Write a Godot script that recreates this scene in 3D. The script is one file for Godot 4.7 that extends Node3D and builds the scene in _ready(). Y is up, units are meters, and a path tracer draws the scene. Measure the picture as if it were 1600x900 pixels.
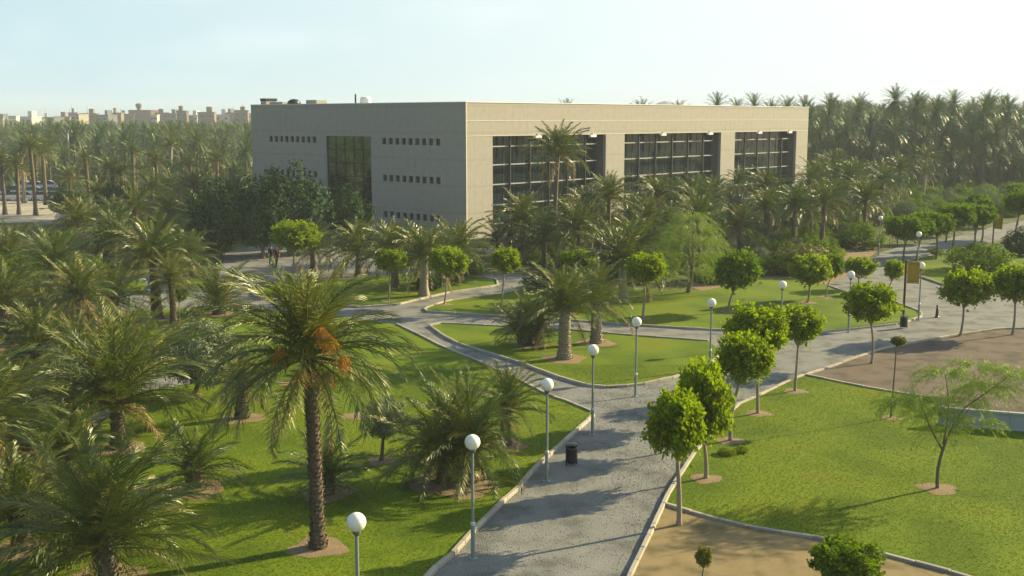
extends Node3D
# A campus park of date palms, lawns and gravel paths around a four-storey block, seen from an upper window.
# Helpers first: a triangle collector, materials, things and parts; then one builder per kind; _ready() sets them out.

class Tris:
	var v := PackedVector3Array()
	var n := PackedVector3Array()
	var c := PackedColorArray()
	func tri(a: Vector3, b: Vector3, d: Vector3, col := Color.WHITE) -> void:
		var nn := (d - a).cross(b - a).normalized()
		v.append(a); v.append(b); v.append(d)
		n.append(nn); n.append(nn); n.append(nn)
		c.append(col); c.append(col); c.append(col)
	func smooth(a: Vector3, b: Vector3, d: Vector3, na: Vector3, nb: Vector3, nd: Vector3, col := Color.WHITE) -> void:
		if (d - a).cross(b - a).dot(na + nb + nd) < 0.0:
			var t := b; b = d; d = t
			t = nb; nb = nd; nd = t
		v.append(a); v.append(b); v.append(d)
		n.append(na); n.append(nb); n.append(nd)
		c.append(col); c.append(col); c.append(col)
	func away(a: Vector3, b: Vector3, d: Vector3, from: Vector3, col := Color.WHITE) -> void:
		if (d - a).cross(b - a).dot((a + b + d) / 3.0 - from) < 0.0:
			tri(a, d, b, col)
		else:
			tri(a, b, d, col)
	func quad(a: Vector3, b: Vector3, d: Vector3, e: Vector3, from: Vector3, col := Color.WHITE) -> void:
		away(a, b, d, from, col)
		away(a, d, e, from, col)
	# a box with chamfered long edges
	func box(lo: Vector3, hi: Vector3, col := Color.WHITE, bev := 0.0) -> void:
		var m := (lo + hi) * 0.5
		if bev <= 0.0:
			var p: Array[Vector3] = []
			for i in 8:
				p.append(Vector3(hi.x if i & 1 else lo.x, hi.y if i & 2 else lo.y, hi.z if i & 4 else lo.z))
			quad(p[0], p[1], p[3], p[2], m, col); quad(p[4], p[5], p[7], p[6], m, col)
			quad(p[0], p[1], p[5], p[4], m, col); quad(p[2], p[3], p[7], p[6], m, col)
			quad(p[0], p[2], p[6], p[4], m, col); quad(p[1], p[3], p[7], p[5], m, col)
			return
		var h := (hi - lo) * 0.5
		for ax in 3:
			for s in [-1.0, 1.0]:
				var q: Array[Vector3] = []
				for k in [[-1, -1], [1, -1], [1, 1], [-1, 1]]:
					var w := Vector3.ZERO
					w[ax] = s * h[ax]
					w[(ax + 1) % 3] = k[0] * (h[(ax + 1) % 3] - bev)
					w[(ax + 2) % 3] = k[1] * (h[(ax + 2) % 3] - bev)
					q.append(m + w)
				quad(q[0], q[1], q[2], q[3], m, col)
		for ax in 3:
			var b := (ax + 1) % 3
			var g := (ax + 2) % 3
			for s in [-1.0, 1.0]:
				for t in [-1.0, 1.0]:
					var e0 := Vector3.ZERO
					e0[ax] = h[ax] - bev; e0[b] = s * h[b]; e0[g] = t * (h[g] - bev)
					var e1 := Vector3.ZERO
					e1[ax] = h[ax] - bev; e1[b] = s * (h[b] - bev); e1[g] = t * h[g]
					var e2 := e1; e2[ax] = -e2[ax]
					var e3 := e0; e3[ax] = -e3[ax]
					quad(m + e0, m + e1, m + e2, m + e3, m, col)
		for i in 8:
			var s := Vector3(1 if i & 1 else -1, 1 if i & 2 else -1, 1 if i & 4 else -1)
			var q := h - Vector3(bev, bev, bev)
			away(m + s * Vector3(h.x, q.y, q.z), m + s * Vector3(q.x, h.y, q.z), m + s * Vector3(q.x, q.y, h.z), m, col)
	func tube(pts: Array, rad: Array, sides := 8, col := Color.WHITE, cap := true) -> void:
		var rings: Array = []
		var norms: Array = []
		var side := Vector3.RIGHT
		for i in pts.size():
			var t: Vector3 = (pts[mini(i + 1, pts.size() - 1)] - pts[maxi(i - 1, 0)]).normalized()
			if i == 0:
				side = Vector3.RIGHT if absf(t.x) < 0.8 else Vector3.BACK
			side = (side - t * side.dot(t)).normalized()
			var up := t.cross(side)
			var ring := PackedVector3Array()
			var nor := PackedVector3Array()
			for k in sides:
				var d := side * cos(TAU * k / sides) + up * sin(TAU * k / sides)
				nor.append(d)
				ring.append(pts[i] + d * rad[i])
			rings.append(ring); norms.append(nor)
		for i in pts.size() - 1:
			for k in sides:
				var j := (k + 1) % sides
				smooth(rings[i][k], rings[i][j], rings[i + 1][j], norms[i][k], norms[i][j], norms[i + 1][j], col)
				smooth(rings[i][k], rings[i + 1][j], rings[i + 1][k], norms[i][k], norms[i + 1][j], norms[i + 1][k], col)
		if cap:
			for i in [0, pts.size() - 1]:
				var m: Vector3 = pts[1] if i == 0 else pts[i - 1]
				for k in sides:
					away(pts[i], rings[i][k], rings[i][(k + 1) % sides], m, col)
	# a turned shape round the y axis: profile points are (radius, height)
	func lathe(profile: Array, sides := 16, at := Vector3.ZERO, col := Color.WHITE) -> void:
		for i in profile.size() - 1:
			var p: Vector2 = profile[i]
			var q: Vector2 = profile[i + 1]
			var n2 := Vector2(q.y - p.y, p.x - q.x).normalized()
			for k in sides:
				var a := TAU * k / sides
				var b := TAU * (k + 1) / sides
				var da := Vector3(cos(a), 0, sin(a))
				var db := Vector3(cos(b), 0, sin(b))
				var na := da * n2.x + Vector3.UP * n2.y
				var nb := db * n2.x + Vector3.UP * n2.y
				var p0 := at + da * p.x + Vector3.UP * p.y
				var p1 := at + db * p.x + Vector3.UP * p.y
				var q0 := at + da * q.x + Vector3.UP * q.y
				var q1 := at + db * q.x + Vector3.UP * q.y
				if p.x > 0.0: smooth(p0, p1, q1, na, nb, nb, col)
				if q.x > 0.0: smooth(p0, q1, q0, na, nb, na, col)
	func ball(at: Vector3, r: Vector3, seg := 10, col := Color.WHITE) -> void:
		var rows := maxi(4, seg / 2)
		for i in rows:
			for k in seg * 2 / 2:
				var q: Array[Vector3] = []
				for w in [[i, k], [i, k + 1], [i + 1, k + 1], [i + 1, k]]:
					var th: float = PI * w[0] / rows
					var ph: float = TAU * w[1] / seg
					q.append(Vector3(sin(th) * cos(ph), cos(th), sin(th) * sin(ph)))
				smooth(at + q[0] * r, at + q[1] * r, at + q[2] * r, q[0], q[1], q[2], col)
				smooth(at + q[0] * r, at + q[2] * r, at + q[3] * r, q[0], q[2], q[3], col)
	func mesh(m: Material = null) -> ArrayMesh:
		var a := []
		a.resize(Mesh.ARRAY_MAX)
		a[Mesh.ARRAY_VERTEX] = v
		a[Mesh.ARRAY_NORMAL] = n
		a[Mesh.ARRAY_COLOR] = c
		var r := ArrayMesh.new()
		r.add_surface_from_arrays(Mesh.PRIMITIVE_TRIANGLES, a)
		if m: r.surface_set_material(0, m)
		return r

var M := {}
var rng := RandomNumberGenerator.new()
var taken := {}

func lin(r: float, g: float, b: float, a := 1.0) -> Color:
	var q := Color(r, g, b).linear_to_srgb()
	q.a = a
	return q

func noise(freq: float, octaves := 4, size := 512, kind := FastNoiseLite.TYPE_SIMPLEX_SMOOTH, ramp: Array = [], sd := 1) -> NoiseTexture2D:
	var f := FastNoiseLite.new()
	f.noise_type = kind
	f.seed = sd
	f.frequency = freq
	f.fractal_octaves = octaves
	var t := NoiseTexture2D.new()
	t.width = size; t.height = size
	t.seamless = true
	t.noise = f
	if ramp.size():
		var g := Gradient.new()
		var off := PackedFloat32Array()
		var cols := PackedColorArray()
		for e in ramp:
			off.append(e[0]); cols.append(e[1])
		g.offsets = off; g.colors = cols
		t.color_ramp = g
	return t

func mat(called: String, col: Color, rough := 0.8, spec := 0.4) -> StandardMaterial3D:
	var m := StandardMaterial3D.new()
	m.resource_name = called
	m.albedo_color = col
	m.roughness = rough
	m.metallic_specular = spec
	m.vertex_color_use_as_albedo = true
	M[called] = m
	return m

# a ground or wall surface: colour noise laid by world position, a second noise multiplied in, and relief
func earth(called: String, tex: Texture2D, metres: float, tex2: Texture2D, metres2: float, bump: Texture2D = null, relief := 1.0, rough := 0.95) -> StandardMaterial3D:
	var m := mat(called, Color.WHITE, rough, 0.25)
	m.albedo_texture = tex
	m.uv1_triplanar = true
	m.uv1_world_triplanar = true
	m.uv1_scale = Vector3.ONE / metres
	if tex2:
		m.detail_enabled = true
		m.detail_blend_mode = BaseMaterial3D.BLEND_MODE_MUL
		m.detail_albedo = tex2
		m.detail_uv_layer = BaseMaterial3D.DETAIL_UV_2
		m.uv2_triplanar = true
		m.uv2_world_triplanar = true
		m.uv2_scale = Vector3.ONE / metres2
	if bump:
		m.heightmap_enabled = true
		m.heightmap_texture = bump
		m.heightmap_scale = relief
	return m

func leafy(called: String, col: Color, back: Color, rough := 0.5, spec := 0.5) -> StandardMaterial3D:
	var m := mat(called, col, rough, spec)
	m.cull_mode = BaseMaterial3D.CULL_DISABLED
	m.backlight_enabled = true
	m.backlight = back
	return m

func numbered(called: String) -> String:
	if not taken.has(called):
		taken[called] = 0
		return called
	taken[called] += 1
	return "%s_%03d" % [called, taken[called]]

func tag(o: Node, label: String, category: String, group := "", kind := "") -> Node:
	if label: o.set_meta("label", label)
	if category: o.set_meta("category", category)
	if group: o.set_meta("group", group)
	if kind: o.set_meta("kind", kind)
	return o

func thing(called: String, label: String, category: String, at := Vector3.ZERO, turn := 0.0, group := "") -> Node3D:
	var o := Node3D.new()
	o.name = numbered(called)
	add_child(o)
	o.position = at
	o.rotation.y = turn
	tag(o, label, category, group)
	return o

func part(called: String, mesh: Mesh, parent: Node, m: Material = null, at := Transform3D.IDENTITY) -> MeshInstance3D:
	var o := MeshInstance3D.new()
	o.name = called
	o.mesh = mesh
	if m: o.material_override = m
	o.transform = at
	parent.add_child(o, true)
	return o

func obj(called: String, t: Tris, m: Material, parent: Node, at := Transform3D.IDENTITY) -> MeshInstance3D:
	return part(called, t.mesh(m), parent, null, at)

func ground(called: String, poly: PackedVector2Array, y: float, m: Material, label := "", skirt := 0.15) -> MeshInstance3D:
	var t := Tris.new()
	var idx := Geometry2D.triangulate_polygon(poly)
	for i in range(0, idx.size(), 3):
		var p: Array[Vector3] = []
		for k in 3:
			var q := poly[idx[i + k]]
			p.append(Vector3(q.x, y, q.y))
		t.away(p[0], p[1], p[2], p[0] - Vector3.UP)
	var cw := Geometry2D.is_polygon_clockwise(poly)
	for i in poly.size():
		var a := poly[i]
		var b := poly[(i + 1) % poly.size()]
		var out := Vector2(b.y - a.y, a.x - b.x) * (-1.0 if cw else 1.0)
		var mid := (a + b) * 0.5 - out.normalized()
		t.quad(Vector3(a.x, y, a.y), Vector3(b.x, y, b.y), Vector3(b.x, y - skirt, b.y), Vector3(a.x, y - skirt, a.y), Vector3(mid.x, y - skirt * 0.5, mid.y))
	var o := obj(numbered(called), t, m, self)
	tag(o, label, "", "", "structure")
	return o

# a polygon whose corners are rounded by two rounds of corner cutting
func rounded(poly: PackedVector2Array, rounds := 2) -> PackedVector2Array:
	for r in rounds:
		var q := PackedVector2Array()
		for i in poly.size():
			var a := poly[i]
			var b := poly[(i + 1) % poly.size()]
			q.append(a.lerp(b, 0.25)); q.append(a.lerp(b, 0.75))
		poly = q
	return poly

func soil_ring(on: Node, x: float, z: float, r: float, y: float) -> void:
	var t := Tris.new()
	var f := rng.randf() * 10.0
	var n := 18
	var rim: Array[Vector3] = []
	for k in n:
		var a := TAU * k / n
		var rr := r * (1.0 + 0.12 * sin(3.0 * a + f) + 0.08 * sin(5.0 * a - f) + rng.randf_range(-0.05, 0.05))
		rim.append(Vector3(x + cos(a) * rr, y, z + sin(a) * rr))
	for k in n:
		t.away(Vector3(x, y + 0.03, z), rim[k], rim[(k + 1) % n], Vector3(x, y - 5, z))
	obj("soil_patch", t, M.soil, on)

# kerb stones of about a metre laid end to end along a line
var kerb_mesh: ArrayMesh
func kerb(called: String, line: PackedVector2Array, y := 0.0) -> void:
	var root := Node3D.new()
	root.name = numbered(called)
	add_child(root)
	tag(root, "", "", "", "structure")
	var c := Curve2D.new()
	for i in line.size():
		var a := line[maxi(i - 1, 0)]
		var b := line[mini(i + 1, line.size() - 1)]
		var t := (b - a) * 0.12
		c.add_point(line[i], -t if i > 0 else Vector2.ZERO, t if i < line.size() - 1 else Vector2.ZERO)
	var n := maxi(1, roundi(c.get_baked_length()))
	for i in n:
		var a := c.sample_baked(c.get_baked_length() * i / n)
		var b := c.sample_baked(c.get_baked_length() * (i + 1) / n)
		var mid := (a + b) * 0.5
		var d := b - a
		var bs := Basis(Vector3.UP, atan2(-d.y, d.x)) * Basis.from_scale(Vector3(d.length() / 1.016, 1, 1))
		part("kerb_stone", kerb_mesh, root, M["kerb%d" % rng.randi_range(0, 2)], Transform3D(bs, Vector3(mid.x, y + rng.randf_range(-0.012, 0.012), mid.y)))

# ---------------------------------------------------------------- palms
var fronds := {}      # [detail][shape] -> meshes
func frond_mesh(pairs: int, droop: float, seg: int, wide: float, sd: int) -> ArrayMesh:
	var r := RandomNumberGenerator.new()
	r.seed = sd
	var t := Tris.new()
	var pts: Array = []
	var dirs: Array = []
	var p := Vector3.ZERO
	var steps := 14
	for i in steps + 1:
		var s := float(i) / steps
		var a := -droop * pow(s, 1.5)
		var d := Vector3(0, sin(a), cos(a))
		pts.append(p); dirs.append(d)
		p += d * (3.0 / steps)
	var rp: Array = []
	var rr: Array = []
	for i in range(0, steps + 1, maxi(1, steps / seg)):
		rp.append(pts[i]); rr.append(lerpf(0.035, 0.006, float(i) / steps))
	t.tube(rp, rr, 4 if seg > 4 else 3, Color(1.15, 1.05, 0.7), false)
	for i in pairs:
		var s := 0.1 + 0.89 * (i + r.randf() * 0.6) / pairs
		var k := s * steps
		var i0 := mini(int(k), steps - 1)
		var at: Vector3 = pts[i0].lerp(pts[i0 + 1], k - i0)
		var d: Vector3 = dirs[i0].lerp(dirs[i0 + 1], k - i0).normalized()
		var up := Vector3.RIGHT.cross(d) * -1.0
		for sg in [-1.0, 1.0]:
			var f := lerpf(1.15, 0.42, s) + r.randf_range(-0.28, 0.28)
			var lift := r.randf_range(-0.15, 1.05)
			var ln := 0.6 * pow(sin(PI * (0.12 + 0.8 * s)), 0.7) * r.randf_range(0.82, 1.1)
			var dir: Vector3 = (Vector3.RIGHT * sg * cos(lift) + up * sin(lift)) * sin(f) + d * cos(f)
			var w: Vector3 = d.lerp(up, 0.35).normalized() * wide
			var mid := at + dir * ln * 0.5
			var tip := at + dir * ln + Vector3.DOWN * ln * r.randf_range(0.08, 0.3)
			var g := r.randf_range(0.65, 1.3)
			var col := Color(g * r.randf_range(0.92, 1.15), g, g * 0.95)
			if pairs >= 18:
				t.tri(at - w * 0.4, mid - w * 0.5, mid + w * 0.5, col)
				t.tri(at - w * 0.4, mid + w * 0.5, at + w * 0.4, col)
				t.tri(mid - w * 0.5, tip, mid + w * 0.5, col)
			else:
				t.tri(at - w * 0.5, tip, at + w * 0.5, col)
	return t.mesh()

func palm_trunk(h: float, r: float, lean: Vector3, sd: int, rough: bool) -> ArrayMesh:
	var q := RandomNumberGenerator.new()
	q.seed = sd
	var t := Tris.new()
	var pts: Array = []
	var rad: Array = []
	var n := maxi(4, int(h / (0.3 if rough else 0.9)))
	for i in n + 1:
		var s := float(i) / n
		pts.append(Vector3(0, h * s, 0) + lean * s * s)
		rad.append(r * (1.0 + 0.55 * exp(-s * h * 2.2) + q.randf_range(-0.04, 0.04)))
	t.tube(pts, rad, 10 if rough else 7, Color.WHITE, true)
	if rough:
		var row := 0
		var y := 0.05
		while y < h:
			var s := y / h
			var cen := Vector3(0, y, 0) + lean * s * s
			var rr := r * (1.0 + 0.55 * exp(-y * 2.2))
			for k in 9:
				var a := TAU * (k + 0.5 * (row % 2)) / 9.0 + q.randf_range(-0.1, 0.1)
				var o := Vector3(cos(a), 0, sin(a))
				var e := Vector3(-sin(a), 0, cos(a)) * rr * 0.36
				var hh := q.randf_range(0.09, 0.16)
				var b := cen + o * rr * 0.9
				var tip := cen + o * (rr + q.randf_range(0.025, 0.075)) + Vector3.UP * hh
				var g := q.randf_range(0.6, 1.35)
				var col := Color(g, g * 0.98, g * 0.93)
				t.tri(b - e, tip - e * 0.35, b + e, col)
				t.tri(b + e, tip - e * 0.35, tip + e * 0.35, col)
				t.tri(tip - e * 0.35, cen + o * rr * 0.9 + Vector3.UP * (hh + 0.05), tip + e * 0.35, col)
			y += 0.125
			row += 1
		for k in 26:                                      # cut leaf bases below the crown
			var a := k * 2.39996
			var o := Vector3(cos(a), 0, sin(a))
			var e := Vector3(-sin(a), 0, cos(a)) * 0.06
			var b := Vector3(0, h - 0.55 + 0.022 * k, 0) + lean + o * r * 0.85
			var tip := b + o * 0.17 + Vector3.UP * q.randf_range(0.18, 0.34)
			var g := q.randf_range(0.7, 1.5)
			t.tri(b - e, tip - e * 0.5, b + e, Color(g, g * 0.9, g * 0.7))
			t.tri(b + e, tip - e * 0.5, tip + e * 0.5, Color(g, g * 0.9, g * 0.7))
	return t.mesh(M.palm_bark)

# detail 2: near, 1: middle distance; shape: "full", "up", "bush"
func palm(at: Vector3, h: float, ln: float, n: int, r: float, shape: String, detail: int, tone: int, sd: int, label: String, group := "date palms on the lawns") -> Node3D:
	var q := RandomNumberGenerator.new()
	q.seed = sd
	var o := thing("date_palm", label, "palm tree", at, 0.0, group)
	var lean := Vector3(q.randf_range(-1, 1), 0, q.randf_range(-1, 1)) * 0.045 * h
	if h > 0.25:
		part("trunk", palm_trunk(h, r, lean, sd, detail > 1), o, M.palm_bark_pale if "pale" in label or "ringed" in label else null)
	var head := Vector3(0, h, 0) + lean
	var low := {"tall": -0.42, "full": -0.28, "up": 0.05, "bush": -0.15}[shape] as float
	for i in n:
		var f := (i + 0.5) / n
		var az := i * 2.39996 + q.randf_range(-0.25, 0.25)
		var el := lerpf(1.45, low, pow(f, 0.85)) + q.randf_range(-0.12, 0.12)
		var kind := 0 if f < 0.28 else (1 if f < 0.68 else 2)
		if shape == "tall": kind = 0 if f < 0.12 else (1 if f < 0.4 else 2)
		if q.randf() < 0.2: kind = (kind + 1) % 3
		var dry := f > 0.9 and q.randf() < 0.45 and shape != "bush"
		if dry: el -= 0.35
		var b := Basis(Vector3.UP, az) * Basis(Vector3.RIGHT, -el) * Basis(Vector3.BACK, q.randf_range(-0.3, 0.3))
		var s := ln / 3.0 * q.randf_range(0.82, 1.08) * (0.8 if f < 0.12 else 1.0)
		var set_: Array = fronds[detail][kind]
		var from := head + Vector3(sin(az), 0, cos(az)) * r * 0.5 * f + Vector3.DOWN * 0.45 * f
		part("frond", set_[q.randi() % set_.size()], o, M.frond_dry if dry else M["frond%d" % ((tone + (1 if q.randf() < 0.3 else 0)) % 3)], Transform3D(b.scaled(Vector3.ONE * s), from))
	return o

# several short stems that share one foot
func palm_clump(at: Vector3, stems: Array, ln: float, n: int, detail: int, tone: int, sd: int, label: String) -> Node3D:
	var o := palm(at, 0.2, ln, n / 2, 0.2, "up", detail, tone, sd, label, "date palms on the lawns")
	var q := RandomNumberGenerator.new()
	q.seed = sd + 7
	for s in stems:
		var foot := Vector3(s[0], 0, s[1])
		var lean := Vector3(s[0], 0, s[1]) * 0.5
		var tr := part("trunk", palm_trunk(s[2], 0.19, lean, sd + int(s[2] * 100), detail > 1), o, null, Transform3D(Basis.IDENTITY, foot))
		for i in n:
			var f := (i + 0.5) / n
			var az := i * 2.39996 + q.randf_range(-0.25, 0.25)
			var el := lerpf(1.4, -0.35, f) + q.randf_range(-0.12, 0.12)
			var b := Basis(Vector3.UP, az) * Basis(Vector3.RIGHT, -el)
			var set_: Array = fronds[detail][clampi(int(f * 3.0), 0, 2)]
			part("frond", set_[q.randi() % set_.size()], o, M["frond%d" % ((tone + q.randi() % 2) % 3)], Transform3D(b.scaled(Vector3.ONE * ln / 3.0 * q.randf_range(0.75, 1.05)), foot + lean + Vector3.UP * s[2]))
	return o

# a whole far crown in one mesh, and its trunk
func far_crown(sd: int, n: int) -> ArrayMesh:
	var q := RandomNumberGenerator.new()
	q.seed = sd
	var t := Tris.new()
	for i in n:
		var f := (i + 0.5) / n
		var az := i * 2.39996 + q.randf_range(-0.3, 0.3)
		var el := lerpf(1.45, -1.05, pow(f, 0.9)) + q.randf_range(-0.15, 0.15)
		var droop := lerpf(0.5, 1.3, f) * q.randf_range(0.8, 1.2)
		var ln := q.randf_range(0.8, 1.08) * 3.2
		var p := Vector3.ZERO
		var fw := Vector3(sin(az), 0, cos(az))
		var sd_ := Vector3(cos(az), 0, -sin(az))
		var g := q.randf_range(0.75, 1.2)
		if f > 0.8 and q.randf() < 0.5: g *= 1.25
		var col := Color(g * (1.35 if f > 0.85 else 1.0), g * 1.02, g)
		for k in 10:
			var s := k / 10.0
			var a := el - droop * pow(s, 1.5)
			var d := fw * cos(a) + Vector3.UP * sin(a)
			var up := fw * -sin(a) + Vector3.UP * cos(a)
			var e := p + d * ln / 10.0
			if k > 0:
				for sg in [-1.0, 1.0]:
					for h in 2:
						var at := p.lerp(e, h * 0.5)
						var w := 0.5 * pow(sin(PI * (0.15 + 0.75 * s)), 0.7) * q.randf_range(0.8, 1.15)
						var tip: Vector3 = at + (sd_ * sg * 0.85 + up * q.randf_range(0.1, 0.6) + d * 0.7) * w + Vector3.DOWN * w * 0.2
						t.tri(at - d * 0.055, tip, at + d * 0.055, col)
			t.tri(p - sd_ * 0.03, e, p + sd_ * 0.03, Color(g * 1.3, g * 1.15, g * 0.8))
			p = e
	return t.mesh()

var crowns: Array = []
var far_trunk: ArrayMesh
func far_palm(at: Vector3, h: float, s: float, sd: int, label: String, group: String) -> void:
	var q := RandomNumberGenerator.new()
	q.seed = sd
	var o := thing("date_palm", label, "palm tree", at, q.randf() * TAU, group)
	part("trunk", far_trunk, o, M.palm_bark, Transform3D(Basis.from_scale(Vector3(1.0, h, 1.0)), Vector3.ZERO))
	part("crown", crowns[q.randi() % crowns.size()], o, M["far%d" % (q.randi() % 3)], Transform3D(Basis.from_scale(Vector3.ONE * s), Vector3(0, h, 0)))

# ---------------------------------------------------------------- leafy trees
var leaf_sets := {}
# lumps of leaves through a squashed ball of radius 1
func leaf_crown(sd: int, lumps: int, per: int, leaf: float, slim: float, flat: float, lump_r: float) -> ArrayMesh:
	var q := RandomNumberGenerator.new()
	q.seed = sd
	var t := Tris.new()
	for i in lumps:
		var y := 1.0 - 2.0 * (i + 0.5) / lumps
		var az := i * 2.39996 + q.randf_range(-0.4, 0.4)
		var rad := sqrt(1.0 - y * y)
		var d := Vector3(cos(az) * rad, y, sin(az) * rad)
		var depth := q.randf_range(0.55, 1.0)
		if q.randf() < 0.2: depth *= 0.5
		var cen := d * depth
		if y < -0.3: cen.y = lerpf(cen.y, -0.35, 0.6)
		cen.y *= flat
		var lr := lump_r * q.randf_range(0.6, 1.3)
		var tone := q.randf_range(0.8, 1.2)
		for k in per:
			var w := Vector3(q.randfn(), q.randfn(), q.randfn()).normalized()
			if w.dot(d) < -0.5: w = -w
			var p := cen + w * lr * pow(q.randf(), 0.4)
			var out := (w + d * 0.5 + Vector3.UP * 0.35 + Vector3(q.randfn(), q.randfn(), q.randfn()) * 0.35).normalized()
			var along := out.cross(Vector3(q.randfn(), q.randfn(), q.randfn())).normalized()
			along = (along + Vector3.DOWN * 0.35 + out * 0.25).normalized()
			var side := out.cross(along).normalized()
			var sz := leaf * q.randf_range(0.65, 1.25)
			var g := tone * q.randf_range(0.8, 1.2)
			var col := Color(g * q.randf_range(0.9, 1.15), g, g * 0.9)
			var mid := p + along * sz * 0.45
			var tip := p + along * sz
			var ws := side * sz * slim
			var fold := out * sz * 0.12
			t.tri(p, mid - ws + fold, tip, col)
			t.tri(p, tip, mid + ws + fold, col)
	return t.mesh()

# an open crown: leafy shoots that fan up and out from the fork, ragged at the rim
func shoot_crown(sd: int, shoots: int, per: int, leaf: float) -> ArrayMesh:
	var q := RandomNumberGenerator.new()
	q.seed = sd
	var t := Tris.new()
	for i in shoots:
		var y := lerpf(0.98, -0.55, (i + 0.5) / shoots)
		var az := i * 2.39996 + q.randf_range(-0.45, 0.45)
		var rad := sqrt(1.0 - y * y)
		var reach := q.randf_range(0.68, 1.02)
		if q.randf() < 0.14: reach *= 1.16
		var tip := Vector3(cos(az) * rad, y * 0.85 + 0.08, sin(az) * rad) * reach
		var from := Vector3(0, -0.75, 0).lerp(tip, 0.35) + Vector3(q.randfn(), q.randfn(), q.randfn()) * 0.06
		var bend := Vector3.UP * 0.16
		var tone := q.randf_range(0.75, 1.25)
		for k in per:
			var s := pow(q.randf(), 0.7)
			var p := from.lerp(tip, s) + bend * sin(s * PI) + Vector3(q.randfn(), q.randfn(), q.randfn()) * lerpf(0.12, 0.07, s)
			var out := (Vector3(q.randfn(), q.randfn() * 0.7 + 0.55, q.randfn()) + tip * 0.4).normalized()
			var along := (out.cross(Vector3(q.randfn(), q.randfn(), q.randfn())).normalized() + Vector3.DOWN * 0.25 + (tip - from).normalized() * 0.5).normalized()
			var side := out.cross(along).normalized()
			var sz := leaf * q.randf_range(0.6, 1.25)
			var g := tone * q.randf_range(0.75, 1.25)
			var col := Color(g * q.randf_range(0.85, 1.2), g, g * 0.9)
			var mid := p + along * sz * 0.42
			var end := p + along * sz
			var ws := side * sz * 0.4
			var fold := out * sz * 0.14
			t.tri(p, mid - ws + fold, end, col)
			t.tri(p, end, mid + ws + fold, col)
	return t.mesh()

func limb(t: Tris, a: Vector3, b: Vector3, ra: float, rb: float, q: RandomNumberGenerator, sides := 6) -> void:
	var pts: Array = []
	var rad: Array = []
	var off := Vector3(q.randf_range(-1, 1), 0, q.randf_range(-1, 1)) * a.distance_to(b) * 0.06
	for i in 5:
		var s := i / 4.0
		pts.append(a.lerp(b, s) + off * sin(s * PI)); rad.append(lerpf(ra, rb, s))
	t.tube(pts, rad, sides)

# foot, crown centre offset, crown half width, half height
func tree(called: String, at: Vector3, cen: Vector3, half: Vector2, r: float, set_: String, leaf_mat: String, sd: int, label: String, category := "tree", group := "", bark := "bark") -> Node3D:
	var q := RandomNumberGenerator.new()
	q.seed = sd
	var o := thing(called, label, category, at, 0.0, group)
	var t := Tris.new()
	var fork := Vector3(cen.x * 0.55, maxf(0.15, cen.y - half.y * 0.85), cen.z * 0.55)
	limb(t, Vector3(0, -0.03, 0), fork, r * 1.15, r * 0.8, q, 8)
	t.tube([Vector3(0, -0.03, 0), Vector3(0, 0.18, 0)], [r * 1.7, r * 1.1], 8)
	for k in 5:
		var a := TAU * k / 5.0 + q.randf()
		var e := cen + Vector3(cos(a) * half.x * 0.6, q.randf_range(-0.1, 0.5) * half.y, sin(a) * half.x * 0.6)
		limb(t, fork, e, r * 0.6, r * 0.15, q, 5)
		limb(t, fork.lerp(e, 0.5), e + Vector3(q.randf_range(-0.4, 0.4), 0.3, q.randf_range(-0.4, 0.4)) * half.x, r * 0.35, r * 0.1, q, 4)
	obj("trunk", t, M[bark], o)
	var ms: Array = leaf_sets[set_]
	var b := Basis(Vector3.UP, q.randf() * TAU) 
	part("crown", ms[q.randi() % ms.size()], o, M[leaf_mat], Transform3D(Basis.from_scale(Vector3(half.x, half.y, half.x)) * b, cen))
	return o

func shrub(at: Vector3, half: Vector2, leaf_mat: String, set_: String, sd: int, label: String, group := "") -> void:
	var q := RandomNumberGenerator.new()
	q.seed = sd
	var o := thing("shrub", label, "shrub", at, 0.0, group)
	var t := Tris.new()
	for k in 6:
		var a := k * 2.4
		limb(t, Vector3(cos(a) * 0.1, -0.03, sin(a) * 0.1), Vector3(cos(a) * half.x * 0.6, half.y * q.randf_range(0.8, 1.5), sin(a) * half.x * 0.6), 0.03, 0.01, q, 4)
	obj("stem", t, M.bark, o)
	var ms: Array = leaf_sets[set_]
	part("foliage", ms[q.randi() % ms.size()], o, M[leaf_mat], Transform3D(Basis.from_scale(Vector3(half.x, half.y, half.x)) * Basis(Vector3.UP, q.randf() * TAU), Vector3(0, half.y * 0.8, 0)))

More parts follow.
